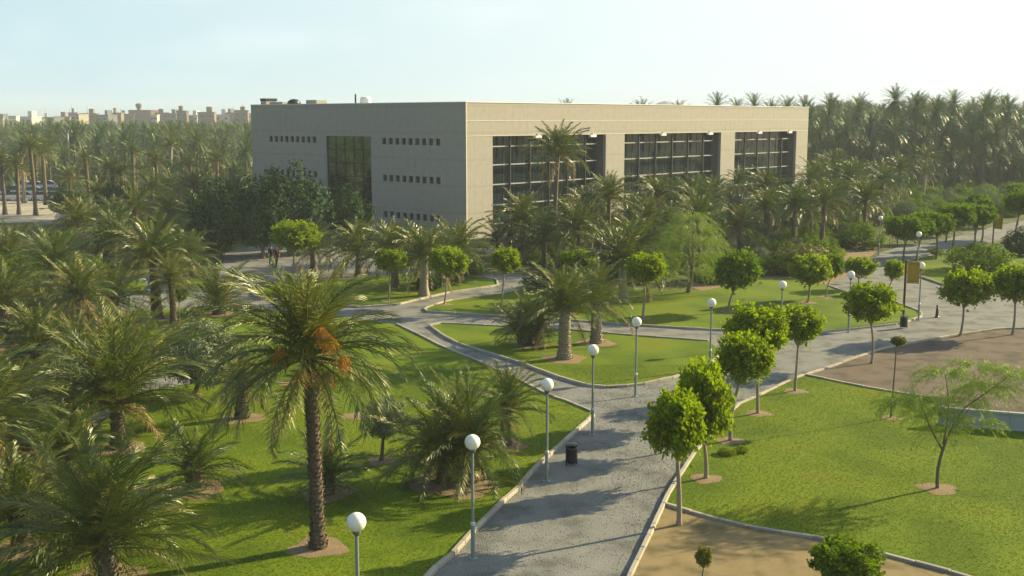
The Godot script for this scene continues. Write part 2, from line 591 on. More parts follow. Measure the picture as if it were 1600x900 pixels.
# hanging or wispy sprays of fine leaflets
func sprays(sd: int, n: int, from_r: float, rise: float, drop: float, reach: float, leaf: float, gap: float, sparse := 1.0) -> Tris:
	var q := RandomNumberGenerator.new()
	q.seed = sd
	var t := Tris.new()
	for i in n:
		var az := i * 2.39996 + q.randf_range(-0.3, 0.3)
		var f := sqrt((i + 0.5) / n)
		var o := Vector3(cos(az), 0, sin(az))
		var p := o * from_r * f + Vector3.UP * rise * (1.0 - f * f * 0.6) * q.randf_range(0.8, 1.1)
		var d := (o * reach + Vector3.UP * q.randf_range(0.1, 0.7)).normalized()
		var ln := drop * q.randf_range(0.55, 1.1)
		var steps := int(ln / gap)
		var tone := q.randf_range(0.8, 1.25)
		var last := p
		for k in steps:
			d = (d + Vector3.DOWN * (0.09 if reach < 0.9 else 0.035) + Vector3(q.randfn(), q.randfn(), q.randfn()) * 0.04).normalized()
			p += d * gap
			for sg in [-1.0, 1.0]:
				if q.randf() > sparse: continue
				var sidev := d.cross(Vector3(q.randfn(), q.randfn(), q.randfn())).normalized()
				var tip: Vector3 = p + (sidev * sg + d * 0.7 + Vector3.DOWN * 0.3).normalized() * leaf * q.randf_range(0.7, 1.3)
				var w := d * leaf * 0.09
				var g := tone * q.randf_range(0.85, 1.15)
				t.tri(p - w, tip, p + w, Color(g, g, g * 0.9))
		t.tri(last, p, last + Vector3(0.008, 0, 0.008), Color(0.9, 0.8, 0.6))
	return t

# ---------------------------------------------------------------- street furniture
func lamp(at: Vector3, label: String, proto: Node3D) -> Node3D:
	var o: Node3D
	if proto == null:
		o = thing("street_lamp", label, "street lamp", at, 0.0, "white globe lamps beside the paths")
		var t := Tris.new()
		t.lathe([Vector2(0.0, 0.0), Vector2(0.13, 0.0), Vector2(0.13, 0.02), Vector2(0.062, 0.035), Vector2(0.062, 1.02), Vector2(0.05, 1.05)], 12)
		obj("base_sleeve", t, M.pole, o)
		t = Tris.new()
		t.lathe([Vector2(0.068, 1.0), Vector2(0.074, 1.03), Vector2(0.074, 1.08), Vector2(0.05, 1.11)], 12)
		obj("collar", t, M.pole_light, o)
		t = Tris.new()
		t.lathe([Vector2(0.045, 1.0), Vector2(0.04, 3.16)], 12)
		obj("pole", t, M.pole, o)
		t = Tris.new()
		t.lathe([Vector2(0.04, 3.12), Vector2(0.1, 3.2), Vector2(0.105, 3.25), Vector2(0.0, 3.25)], 14)
		obj("globe_holder", t, M.pole_dark, o)
		t = Tris.new()
		t.ball(Vector3(0, 3.45, 0), Vector3.ONE * 0.225, 24)
		obj("globe", t, M.globe, o)
		return o
	o = proto.duplicate()
	o.name = numbered("street_lamp")
	add_child(o)
	o.position = at
	o.rotation.y = at.x * 3.0
	o.set_meta("label", label)
	return o

func bin(at: Vector3, turn: float, label: String) -> void:
	var o := thing("litter_bin", label, "litter bin", at, turn, "black litter bins beside the paths")
	o.scale = Vector3.ONE * 0.8
	var t := Tris.new()
	t.lathe([Vector2(0.0, 0.1), Vector2(0.2, 0.1), Vector2(0.235, 0.2), Vector2(0.245, 0.78), Vector2(0.225, 0.79), Vector2(0.2, 0.5), Vector2(0.0, 0.45)], 20)
	obj("body", t, M.bin, o)
	t = Tris.new()
	t.lathe([Vector2(0.25, 0.76), Vector2(0.262, 0.77), Vector2(0.262, 0.82), Vector2(0.25, 0.83), Vector2(0.22, 0.82), Vector2(0.22, 0.78)], 20)
	obj("rim", t, M.bin_rim, o)
	t = Tris.new()
	t.box(Vector3(-0.3, 0.0, -0.03), Vector3(-0.255, 0.95, 0.03), Color.WHITE, 0.006)
	t.box(Vector3(0.255, 0.0, -0.03), Vector3(0.3, 0.95, 0.03), Color.WHITE, 0.006)
	t.box(Vector3(-0.3, 0.95, -0.03), Vector3(0.3, 0.98, 0.03), Color.WHITE, 0.006)
	obj("frame", t, M.bin, o)
	t = Tris.new()
	t.lathe([Vector2(0.0, 1.04), Vector2(0.16, 1.02), Vector2(0.27, 0.985), Vector2(0.27, 0.97), Vector2(0.0, 0.983)], 20)
	obj("lid", t, M.bin_rim, o)

func banner(at: Vector3, turn: float, h: float, size: Vector2, label: String) -> void:
	var o := thing("banner_post", label, "banner", at, turn)
	var t := Tris.new()
	t.lathe([Vector2(0.0, 0.0), Vector2(0.16, 0.0), Vector2(0.16, 0.05), Vector2(0.075, 0.09), Vector2(0.065, h), Vector2(0.0, h + 0.03)], 10)
	obj("post", t, M.rust, o)
	t = Tris.new()
	for k in 2:
		var y := h - 0.12 - k * (size.y + 0.06)
		t.tube([Vector3(0.0, y, 0.0), Vector3(size.x + 0.12, y, 0.0)], [0.022, 0.022], 6)
	obj("arm", t, M.rust, o)
	t = Tris.new()
	var nx := 12
	var ny := 10
	var f := func(i: int, j: int) -> Vector3:
		var u := float(i) / nx
		var v := float(j) / ny
		return Vector3(0.09 + u * size.x, h - 0.15 - v * size.y, 0.05 * sin(u * 5.0 + v) * sin(v * PI))
	for i in nx:
		for j in ny:
			var a: Vector3 = f.call(i, j); var b: Vector3 = f.call(i + 1, j); var c: Vector3 = f.call(i + 1, j + 1); var d: Vector3 = f.call(i, j + 1)
			var k := 0.82 if (j == 0 or j == ny - 1) else 1.0
			for s in [-0.004, 0.004]:
				var e := Vector3(0, 0, s)
				t.quad(a + e, b + e, c + e, d + e, (a + c) * 0.5 - e * 50.0, Color(k, k, k))
	obj("cloth", t, M.banner, o)

func car(at: Vector3, turn: float, paint: Color, tall: float, label: String) -> void:
	var o := thing("parked_car", label, "car", at, turn, "cars in the car park behind the palms")
	var key := "paint_" + paint.to_html()
	if not M.has(key):
		var pm := mat(key, paint, 0.25, 0.5)
		pm.clearcoat_enabled = true
		pm.clearcoat_roughness = 0.05
	# cross sections along the length: x, low y, belt y, roof y, half width at belt, half width at roof
	var S := [[-2.1, 0.45, 0.62, 0.64, 0.68, 0.6], [-2.02, 0.3, 0.74, 0.78, 0.78, 0.66], [-1.2, 0.22, 0.86, 0.9, 0.84, 0.7], [-0.75, 0.22, 0.9, 1.12, 0.85, 0.68], [-0.2, 0.22, 0.92, 1.42 * tall, 0.85, 0.62], [0.9, 0.22, 0.93, 1.45 * tall, 0.85, 0.62], [1.55, 0.24, 0.95, 1.25 * tall, 0.84, 0.64], [1.95, 0.3, 0.92, 0.98, 0.8, 0.68], [2.08, 0.45, 0.75, 0.78, 0.7, 0.62]]
	var body := Tris.new()
	var glass := Tris.new()
	for i in S.size() - 1:
		var a = S[i]
		var b = S[i + 1]
		var m := Vector3((a[0] + b[0]) * 0.5, 0.6, 0)
		for s in [-1.0, 1.0]:
			var w0 := [Vector3(a[0], a[1], s * a[4] * 0.94), Vector3(a[0], a[1] * 0.4 + a[2] * 0.6, s * a[4] * 1.02), Vector3(a[0], a[2], s * a[4]), Vector3(a[0], a[3], s * a[5]), Vector3(a[0], a[3] + 0.04, 0)]
			var w1 := [Vector3(b[0], b[1], s * b[4] * 0.94), Vector3(b[0], b[1] * 0.4 + b[2] * 0.6, s * b[4] * 1.02), Vector3(b[0], b[2], s * b[4]), Vector3(b[0], b[3], s * b[5]), Vector3(b[0], b[3] + 0.04, 0)]
			for k in 4:
				var g := (k == 2 and i >= 2 and i <= 6) or (k == 3 and (i == 3 or i == 2 or i == 6))
				(glass if g else body).quad(w0[k], w0[k + 1], w1[k + 1], w1[k], m)
			body.quad(w0[0], w1[0], Vector3(b[0], b[1], 0), Vector3(a[0], a[1], 0), m)
	for e in [S[0], S[S.size() - 1]]:
		body.quad(Vector3(e[0], e[1], -e[4]), Vector3(e[0], e[1], e[4]), Vector3(e[0], e[3] + 0.04, e[5]), Vector3(e[0], e[3] + 0.04, -e[5]), Vector3(0, 0.6, 0))
	obj("body", body, M[key], o)
	obj("window", glass, M.car_glass, o)
	for x in [-1.32, 1.3]:
		for s in [-1.0, 1.0]:
			var t := Tris.new()
			t.tube([Vector3(x, 0.31, s * 0.66), Vector3(x, 0.31, s * 0.86)], [0.31, 0.31], 14)
			var w := obj("wheel", t, M.tyre, o)
			t = Tris.new()
			t.tube([Vector3(x, 0.31, s * 0.85), Vector3(x, 0.31, s * 0.875)], [0.19, 0.17], 10)
			obj("rim", t, M.pole_light, w)
	for s in [-1.0, 1.0]:
		var t := Tris.new()
		t.box(Vector3(-2.09, 0.6, s * 0.6 - 0.14), Vector3(-2.0, 0.72, s * 0.6 + 0.14), Color.WHITE, 0.02)
		obj("headlight", t, M.globe, o)
		t = Tris.new()
		t.box(Vector3(2.0, 0.66, s * 0.62 - 0.1), Vector3(2.085, 0.82, s * 0.62 + 0.1), Color.WHITE, 0.02)
		obj("tail_light", t, M.tail, o)

# ---------------------------------------------------------------- people: one skin per figure, meshed from tapered bones
func skin(bones: Array, cell: float, k: float, out: Tris) -> void:
	var lo := Vector3.ONE * 1e9
	var hi := -lo
	for b in bones:
		var rr := Vector3.ONE * (maxf(b[2], b[3]) + cell * 2.0)
		lo = lo.min(b[0].min(b[1]) - rr); hi = hi.max(b[0].max(b[1]) + rr)
	var nx := int((hi.x - lo.x) / cell) + 2
	var ny := int((hi.y - lo.y) / cell) + 2
	var nz := int((hi.z - lo.z) / cell) + 2
	var val := PackedFloat32Array()
	val.resize(nx * ny * nz)
	val.fill(1.0)
	var who := PackedInt32Array()
	who.resize(nx * ny * nz)
	var near := PackedFloat32Array()
	near.resize(nx * ny * nz)
	near.fill(9.0)
	for bi in bones.size():
		var b = bones[bi]
		var a: Vector3 = b[0]
		var d: Vector3 = b[1] - a
		var dd := maxf(d.length_squared(), 1e-9)
		var rr := Vector3.ONE * (maxf(b[2], b[3]) + cell * 2.0 + k)
		var l := ((a.min(b[1]) - rr - lo) / cell).floor()
		var h := ((a.max(b[1]) + rr - lo) / cell).ceil()
		for x in range(maxi(0, int(l.x)), mini(nx, int(h.x) + 1)):
			for y in range(maxi(0, int(l.y)), mini(ny, int(h.y) + 1)):
				for z in range(maxi(0, int(l.z)), mini(nz, int(h.z) + 1)):
					var p := lo + Vector3(x, y, z) * cell
					var s := clampf((p - a).dot(d) / dd, 0.0, 1.0)
					var e: float = p.distance_to(a + d * s) - lerpf(b[2], b[3], s)
					var id := (x * ny + y) * nz + z
					if e < near[id]:
						near[id] = e; who[id] = bi
					var o := val[id]
					var w := clampf(0.5 + 0.5 * (o - e) / k, 0.0, 1.0)
					val[id] = lerpf(o, e, w) - k * w * (1.0 - w)
	var at := {}
	for x in nx - 1:
		for y in ny - 1:
			for z in nz - 1:
				var sum := Vector3.ZERO
				var n := 0
				var base := (x * ny + y) * nz + z
				var c := [base, base + ny * nz, base + nz, base + ny * nz + nz, base + 1, base + ny * nz + 1, base + nz + 1, base + ny * nz + nz + 1]
				var first := val[c[0]] < 0.0
				var mixed := false
				for i in range(1, 8):
					if (val[c[i]] < 0.0) != first:
						mixed = true
						break
				if not mixed: continue
				for e in [[0, 1], [2, 3], [4, 5], [6, 7], [0, 2], [1, 3], [4, 6], [5, 7], [0, 4], [1, 5], [2, 6], [3, 7]]:
					var v0 := val[c[e[0]]]
					var v1 := val[c[e[1]]]
					if (v0 < 0.0) == (v1 < 0.0): continue
					var s := v0 / (v0 - v1)
					sum += Vector3(e[0] & 1, (e[0] >> 1) & 1, e[0] >> 2).lerp(Vector3(e[1] & 1, (e[1] >> 1) & 1, e[1] >> 2), s)
					n += 1
				at[base] = lo + (Vector3(x, y, z) + sum / n) * cell
	for x in range(1, nx - 1):
		for y in range(1, ny - 1):
			for z in range(1, nz - 1):
				var id := (x * ny + y) * nz + z
				for ax in 3:
					var step: int = [ny * nz, nz, 1][ax]
					if (val[id] < 0.0) == (val[id + step] < 0.0): continue
					var u: int = [nz, 1, ny * nz][ax]
					var w: int = [1, ny * nz, nz][ax]
					var q := [id, id - u, id - u - w, id - w]
					if not (at.has(q[0]) and at.has(q[1]) and at.has(q[2]) and at.has(q[3])): continue
					var inside := id if val[id] < 0.0 else id + step
					var dir := Vector3.ZERO
					dir[ax] = 1.0 if val[id] < 0.0 else -1.0
					var cen: Vector3 = (at[q[0]] + at[q[2]]) * 0.5
					out.quad(at[q[0]], at[q[1]], at[q[2]], at[q[3]], cen - dir * cell, bones[who[inside]][4])

func person(at: Vector3, turn: float, top: Color, legs: Color, hair: Color, stride: float, label: String) -> void:
	var o := thing("person", label, "person", at, turn, "")
	var sk := Color(0.42, 0.26, 0.18)
	var shoe := Color(0.05, 0.045, 0.04)
	var t := Tris.new()
	var B := []
	B.append([Vector3(0, 0.98, 0), Vector3(0, 1.18, 0.0), 0.135, 0.125, top]); B.append([Vector3(0, 1.18, 0), Vector3(0, 1.36, 0.01), 0.13, 0.14, top])
	B.append([Vector3(-0.15, 1.4, 0), Vector3(0.15, 1.4, 0), 0.07, 0.07, top]); B.append([Vector3(0, 1.42, 0), Vector3(0, 1.54, 0.02), 0.058, 0.052, sk])
	for s in [-1.0, 1.0]:
		var k: float = stride * s
		B.append([Vector3(s * 0.09, 0.95, 0), Vector3(s * 0.095, 0.5, k * 0.55 + 0.03), 0.09, 0.06, legs]); B.append([Vector3(s * 0.095, 0.5, k * 0.55 + 0.03), Vector3(s * 0.095, 0.09, k - 0.02), 0.06, 0.042, legs])
		B.append([Vector3(s * 0.095, 0.055, k - 0.06), Vector3(s * 0.1, 0.04, k + 0.15), 0.045, 0.035, shoe])
		B.append([Vector3(s * 0.19, 1.4, 0), Vector3(s * 0.235, 1.12, -k * 0.45), 0.055, 0.042, top]); B.append([Vector3(s * 0.235, 1.12, -k * 0.45), Vector3(s * 0.225, 0.89, -k * 0.8 + 0.05), 0.042, 0.028, sk])
	skin(B, 0.022, 0.03, t)
	var hd := Vector3(0, 1.635, 0.03)
	var H := [[hd + Vector3(0, 0.03, -0.015), hd + Vector3(0, 0.03, 0.01), 0.088, 0.085, sk], [hd + Vector3(0, -0.05, 0.03), hd + Vector3(0, -0.07, 0.045), 0.05, 0.035, sk], [hd + Vector3(0, 0.02, 0.09), hd + Vector3(0, -0.015, 0.108), 0.012, 0.016, sk], [hd + Vector3(-0.085, 0.01, 0), hd + Vector3(-0.09, -0.03, 0), 0.014, 0.012, sk], [hd + Vector3(0.085, 0.01, 0), hd + Vector3(0.09, -0.03, 0), 0.014, 0.012, sk], [hd + Vector3(-0.02, -0.052, 0.075), hd + Vector3(0.02, -0.052, 0.075), 0.008, 0.008, Color(0.35, 0.14, 0.11)], [hd + Vector3(0, -0.12, -0.01), hd + Vector3(0, -0.06, -0.005), 0.05, 0.05, sk]]
	skin(H, 0.008, 0.016, t)
	for s in [-1.0, 1.0]:
		t.ball(hd + Vector3(s * 0.032, 0.018, 0.08), Vector3.ONE * 0.012, 8, Color(0.06, 0.04, 0.03))
		var wr := Vector3(s * 0.225, 0.89, -stride * s * 0.8 + 0.05)
		var F := [[wr, wr + Vector3(0, -0.06, 0.008), 0.028, 0.03, sk], [wr + Vector3(0, -0.05, -0.02), wr + Vector3(0, -0.05, 0.03), 0.02, 0.02, sk]]
		var ln := [0.07, 0.08, 0.075, 0.055]
		for i in 4:
			var a := wr + Vector3(0, -0.075, 0.034 - i * 0.019)
			var b := a + Vector3(-s * 0.008, -ln[i] * 0.5, 0.002)
			F.append([a, b, 0.0095, 0.009, sk]); F.append([b, b + Vector3(-s * 0.022, -ln[i] * 0.42, 0.0), 0.009, 0.0075, sk])
		F.append([wr + Vector3(0, -0.03, 0.03), wr + Vector3(-s * 0.008, -0.06, 0.056), 0.012, 0.01, sk]); F.append([wr + Vector3(-s * 0.008, -0.06, 0.056), wr + Vector3(-s * 0.018, -0.088, 0.058), 0.01, 0.008, sk])
		skin(F, 0.0045, 0.006, t)
	obj("body", t, M.cloth, o)
	t = Tris.new()
	skin([[hd + Vector3(0, 0.06, -0.03), hd + Vector3(0, 0.05, 0.0), 0.088, 0.088, hair], [hd + Vector3(0, 0.02, -0.05), hd + Vector3(0, -0.06, -0.06), 0.07, 0.05, hair]], 0.012, 0.02, t)
	obj("hair", t, M.cloth, o)

# ---------------------------------------------------------------- the university block
# a wall sheet in the plane z = 0 (x along, y up) of a given thickness behind it, with rectangular holes [x0, x1, y0, y1]
func holed(w: float, h: float, thick: float, holes: Array) -> Tris:
	var t := Tris.new()
	var ys := [0.0, h]
	for q in holes:
		for y in [q[2], q[3]]:
			if not ys.has(y): ys.append(y)
	ys.sort()
	for i in ys.size() - 1:
		var mid: float = (ys[i] + ys[i + 1]) * 0.5
		var cuts := []
		for q in holes:
			if q[2] < mid and mid < q[3]: cuts.append(q)
		cuts.sort_custom(func(a, b): return a[0] < b[0])
		var x := 0.0
		for q in cuts:
			if q[0] > x: t.box(Vector3(x, ys[i], -thick), Vector3(q[0], ys[i + 1], 0))
			x = q[1]
		if x < w: t.box(Vector3(x, ys[i], -thick), Vector3(w, ys[i + 1], 0))
	return t

func bx(lo: Vector3, hi: Vector3, bev := 0.0) -> Tris:
	var t := Tris.new()
	t.box(lo, hi, Color.WHITE, bev)
	return t

func block() -> void:
	var o := thing("university_building", "long beige panelled four-storey block with three recessed glazed bays", "building", Vector3(-4.725, 0.0, -115.894), deg_to_rad(47.9))
	var LEN := 73.65
	var DEP := 37.4
	var TOP := 14.12
	var HEAD := 10.65
	var bays := [[4.0, 23.6], [27.3, 49.1], [52.7, 70.1]]
	# front: bands and piers
	var holes := []
	for b in bays: holes.append([b[0], b[1], 0.0, HEAD])
	var front := obj("front_wall", holed(LEN, TOP, 0.4, holes), M.panel, o)
	for y in [HEAD + 0.02, 12.24]:
		obj("joint_strip", bx(Vector3(0.05, y, -0.01), Vector3(LEN - 0.05, y + 0.055, 0.03)), M.joint, front)
	obj("coping", bx(Vector3(-0.06, TOP, -0.45), Vector3(LEN + 0.06, TOP + 0.09, 0.06), 0.015), M.coping, front)
	obj("corner_trim", bx(Vector3(-0.02, 0.0, 0.0), Vector3(0.1, TOP - 0.01, 0.035)), M.joint, front)
	# side with little windows and the glazed strip
	var small := []
	for row in [9.68, 5.63, 1.6]:
		for g in [3.8, 24.6]:
			for k in 9:
				var z: float = g + k * 1.06
				small.append([z, z + 0.68, row, row + 0.72])
	var strip := [14.86, 22.78, 0.0, 10.5]
	var sb := Transform3D(Basis(Vector3.UP, -PI / 2), Vector3(0, 0, -0.4))
	# the side sheet runs from the front corner backwards: its own x is depth
	var side_holes := small.duplicate()
	side_holes.append(strip)
	var shifted := []
	for q in side_holes: shifted.append([DEP - q[1], DEP - q[0], q[2], q[3]])
	var side := obj("side_wall", holed(DEP - 0.4, TOP, 0.4, shifted), M.panel, o, Transform3D(Basis(Vector3.UP, -PI / 2), Vector3(0, 0, -DEP)))
	obj("coping", bx(Vector3(0.0, TOP, -0.45), Vector3(DEP - 0.46, TOP + 0.09, 0.06), 0.015), M.coping, side)
	var wm := bx(Vector3(0, 0, -0.02), Vector3(0.68, 0.72, 0.0)).mesh()
	var fm := holed(0.68, 0.72, 0.06, [[0.06, 0.62, 0.06, 0.66]]).mesh()
	for q in shifted.slice(0, shifted.size() - 1):
		var wd := part("window", fm, side, M.steel, Transform3D(Basis.IDENTITY, Vector3(q[0], q[2], -0.2)))
		part("pane", wm, wd, M.dark_glass, Transform3D(Basis.IDENTITY, Vector3(0, 0, -0.03)))
	# glazed strip: five panes across, seven up
	var x0: float = shifted[-1][0]
	var sw: float = shifted[-1][1] - x0
	var pw := sw / 5.0
	var ph := 10.5 / 7.0
	var gp := bx(Vector3(0.03, 0.03, -0.02), Vector3(pw - 0.03, ph - 0.03, 0.0)).mesh()
	obj("mullion", bx(Vector3(x0, -0.05, -0.3), Vector3(x0 + 0.06, 10.5, -0.16)), M.steel, side)
	for i in range(1, 6):
		obj("mullion", bx(Vector3(x0 + i * pw - 0.035, 0, -0.28), Vector3(x0 + i * pw + 0.035, 10.5, -0.15)), M.steel, side)
	for j in range(1, 8):
		obj("transom", bx(Vector3(x0 + 0.06, j * ph - 0.06, -0.27), Vector3(x0 + sw - 0.04, j * ph, -0.165)), M.steel, side)
	for i in 5:
		for j in 7:
			part("pane", gp, side, M.mirror_glass, Transform3D(Basis(Vector3.UP, rng.randf_range(-0.006, 0.006)) * Basis(Vector3.RIGHT, rng.randf_range(-0.008, 0.008)), Vector3(x0 + i * pw, j * ph, -0.22)))
	# the room behind the strip: landings and a dark back wall
	for y in [3.4, 7.2]:
		obj("landing", bx(Vector3(x0 + 0.1, y, -4.5), Vector3(x0 + sw - 0.1, y + 0.25, -0.6)), M.inside, side)
	obj("stair_back_wall", bx(Vector3(x0 - 0.3, 0, -5.0), Vector3(x0 + sw + 0.3, 11.0, -4.7)), M.inside, side)
	# far end, back wall and roof
	obj("end_wall", bx(Vector3(LEN - 0.4, 0, -DEP + 0.4), Vector3(LEN, TOP, -0.4)), M.panel, o)
	obj("back_wall", bx(Vector3(0.4, 0, -DEP), Vector3(LEN, TOP, -DEP + 0.4)), M.panel, o)
	var roof := obj("roof", bx(Vector3(0.4, 13.2, -DEP + 0.4), Vector3(LEN - 0.4, 13.5, -0.4)), M.roof, o)
	# bays: reveals, soffit, floors, glass
	for bi in bays.size():
		var a: float = bays[bi][0]
		var e: float = bays[bi][1]
		var D := 1.5
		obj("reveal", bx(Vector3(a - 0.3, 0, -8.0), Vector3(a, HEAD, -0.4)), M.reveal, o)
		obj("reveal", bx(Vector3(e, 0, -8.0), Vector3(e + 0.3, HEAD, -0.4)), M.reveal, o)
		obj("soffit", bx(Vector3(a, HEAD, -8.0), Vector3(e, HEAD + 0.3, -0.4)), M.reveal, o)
		obj("inner_wall", bx(Vector3(a, 0, -8.0), Vector3(e, HEAD, -7.7)), M.inside, o)
		for y in [3.25, 7.35]:
			obj("floor_slab", bx(Vector3(a, y - 0.3, -7.7), Vector3(e, y, -D - 0.15)), M.inside, o)
		var nb := roundi((e - a) / 3.5)
		var w := (e - a) / nb
		var levels := [0.0, 1.3, 3.3, 5.5, 7.6, 9.55, HEAD]
		for i in nb + 1:
			if i > 0 and i < nb:
				obj("column", bx(Vector3(a + i * w - 0.09, 0, -0.62), Vector3(a + i * w + 0.09, HEAD, -0.42), 0.02), M.steel, o)
		for lv in range(1, 6):
			var y: float = levels[lv]
			var led := obj("sun_shelf", bx(Vector3(a + 0.02, y - 0.06, -1.05), Vector3(e - 1.0, y + 0.06, -0.66), 0.01), M.shelf, o)
			obj("shelf_edge", bx(Vector3(a + 0.02, y - 0.055, -0.655), Vector3(e - 1.0, y + 0.06, -0.63)), M.shelf_edge, led)
		for i in nb * 2:
			obj("mullion", bx(Vector3(a + i * w * 0.5 - 0.03, 0, -D - 0.1), Vector3(a + i * w * 0.5 + 0.03, HEAD, -D + 0.04)), M.steel, o)
			for lv in 6:
				var y0: float = levels[lv]
				var y1: float = levels[lv + 1]
				obj("pane", bx(Vector3(a + i * w * 0.5 + 0.03, y0 + 0.05, -D - 0.03), Vector3(a + (i + 1) * w * 0.5 - 0.03, y1 - 0.05, -D)), M.bay_glass, o)
				if rng.randf() < 0.36:
					var bw := rng.randf_range(0.25, 0.95) * w * 0.5
					var bxx := a + i * w * 0.5 + rng.randf_range(0.05, w * 0.5 - bw)
					obj("blind", bx(Vector3(bxx, y0 + 0.1, -D - 0.35), Vector3(bxx + bw, y1 - 0.06, -D - 0.32)), M.blind if rng.randf() < 0.6 else M.blind_dark, o)
		for f in [0.36, 0.86]:
			var lx: float = lerpf(a, e, f)
			var fl := obj("floodlight", bx(Vector3(lx - 0.55, HEAD - 0.3, -0.02), Vector3(lx + 0.55, HEAD - 0.02, 0.34), 0.03), M.white, o)
			obj("bracket", bx(Vector3(lx - 0.06, HEAD - 0.02, 0.031), Vector3(lx + 0.06, HEAD + 0.16, 0.12)), M.steel, fl)
	# roof plant along the side edge
	var plant := [[37.0, 35.9, 0.75, "roof_unit", "panel"], [35.2, 32.6, 0.4, "roof_unit", "panel"], [27.9, 25.9, 0.55, "roof_unit", "panel"]]
	for p in plant:
		obj(p[3], bx(Vector3(1.2, 13.5, -p[0]), Vector3(2.8, TOP + p[2], -p[1]), 0.05), M[p[4]], roof)
	obj("roof_cowl", bx(Vector3(1.1, TOP + 0.55, -37.0), Vector3(2.9, TOP + 0.85, -35.8), 0.04), M.steel, roof)
	var t := Tris.new()
	t.ball(Vector3(2.2, TOP + 0.2, -31.5), Vector3(0.9, 0.55, 0.7), 12)
	obj("roof_dome", t, M.steel, roof)
	t = Tris.new()
	t.tube([Vector3(2.0, 13.5, -19.7), Vector3(2.0, TOP + 1.15, -19.7)], [0.11, 0.09], 8)
	obj("flue", t, M.steel, roof)
	t = Tris.new()
	t.lathe([Vector2(0.0, 13.5), Vector2(0.65, 13.5), Vector2(0.65, TOP + 0.6), Vector2(0.5, TOP + 0.8), Vector2(0.0, TOP + 0.85)], 14, Vector3(2.4, 0, -18.4))
	obj("water_tank", t, M.white, roof)

func city_block(at: Vector3, turn: float, w: float, h: float, d: float, tone: Color, hut: int, label: String) -> void:
	var o := thing("apartment_building", label, "building", at, turn, "town buildings on the skyline")
	var key := "plaster_" + tone.to_html()
	if not M.has(key): mat(key, tone, 0.9, 0.2)
	var wall := obj("wall", bx(Vector3(-w / 2, 0, -d / 2), Vector3(w / 2, h, d / 2)), M[key], o)
	obj("parapet", bx(Vector3(-w / 2 - 0.25, h, -d / 2 - 0.25), Vector3(w / 2 + 0.25, h + 0.5, d / 2 + 0.25)), M[key], o)
	if hut:
		var hw := w * rng.randf_range(0.2, 0.4)
		var hx := rng.randf_range(-w / 2 + hw, w / 2 - hw)
		obj("stair_hut", bx(Vector3(hx - hw / 2, h + 0.5, -d / 4), Vector3(hx + hw / 2, h + rng.randf_range(2.4, 3.6), d / 4)), M[key], o)
		var t := Tris.new()
		var ax := rng.randf_range(-w / 2 + 0.5, w / 2 - 0.5)
		t.tube([Vector3(ax, h, 0), Vector3(ax, h + rng.randf_range(3.0, 5.5), 0)], [0.1, 0.06], 5)
		obj("aerial", t, M.steel, o)
	var nx := maxi(2, int(w / 3.4))
	var ny := mini(4, maxi(1, int(h / 3.1) - 1))
	var fm := holed(1.7, 1.5, 0.06, [[0.1, 1.6, 0.1, 1.4]]).mesh()
	var pm := bx(Vector3(0.1, 0.1, -0.04), Vector3(1.6, 1.4, -0.02)).mesh()
	for i in nx:
		for j in ny:
			var wd := part("window", fm, o, M.plaster_trim, Transform3D(Basis.IDENTITY, Vector3(-w / 2 + (i + 0.5) * w / nx - 0.85, h - 2.6 - j * 3.1, d / 2 + 0.065)))
			part("pane", pm, wd, M.dark_glass)
	if rng.randf() < 0.6:
		for j in ny:
			obj("balcony", bx(Vector3(-w * 0.22, h - 3.2 - j * 3.1, d / 2 + 0.08), Vector3(w * 0.22, h - 2.2 - j * 3.1, d / 2 + 1.0)), M[key], o)

# ----------------------------------------------------------------
func sky_picture(sun: Vector3) -> ImageTexture:
	var w := 512
	var h := 256
	var im := Image.create(w, h, false, Image.FORMAT_RGBAF)
	var wisp := FastNoiseLite.new()
	wisp.seed = 5
	wisp.frequency = 1.6
	wisp.fractal_octaves = 5
	for y in h:
		var el := PI * (0.5 - (y + 0.5) / h)
		for x in w:
			var az := TAU * (x + 0.5) / w
			var d := Vector3(sin(az) * cos(el), sin(el), -cos(az) * cos(el))
			var c := Vector3.ZERO
			var e := maxf(sin(el), 0.0)
			var g := acos(clampf(d.dot(sun), -1.0, 1.0))
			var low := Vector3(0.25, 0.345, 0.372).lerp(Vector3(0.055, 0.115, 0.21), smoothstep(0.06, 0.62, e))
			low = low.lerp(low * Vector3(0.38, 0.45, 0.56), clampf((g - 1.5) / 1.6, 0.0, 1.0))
			var glow := 1.0 - smoothstep(0.62, 1.62, g)
			var core := exp(-pow(g / 0.2, 2.0))
			c = low.lerp(Vector3(0.445, 0.475, 0.46), glow * (1.0 - 0.55 * smoothstep(0.25, 0.75, e))) + Vector3(0.7, 0.65, 0.5) * core
			var s := 1.0 / (0.18 + e)
			var n := wisp.get_noise_3d(d.x * s * 0.5, d.z * s * 1.6, 3.0)
			var cl := clampf((n - 0.05) * 1.4, 0.0, 0.34) * clampf(e * 14.0, 0.0, 1.0)
			c = c.lerp(Vector3(0.45, 0.49, 0.49), cl)
			if el < 0.0:
				c = c.lerp(Vector3(0.12, 0.12, 0.09), clampf(-el * 6.0, 0.0, 1.0))
			im.set_pixel(x, y, Color(c.x, c.y, c.z))
	return ImageTexture.create_from_image(im)

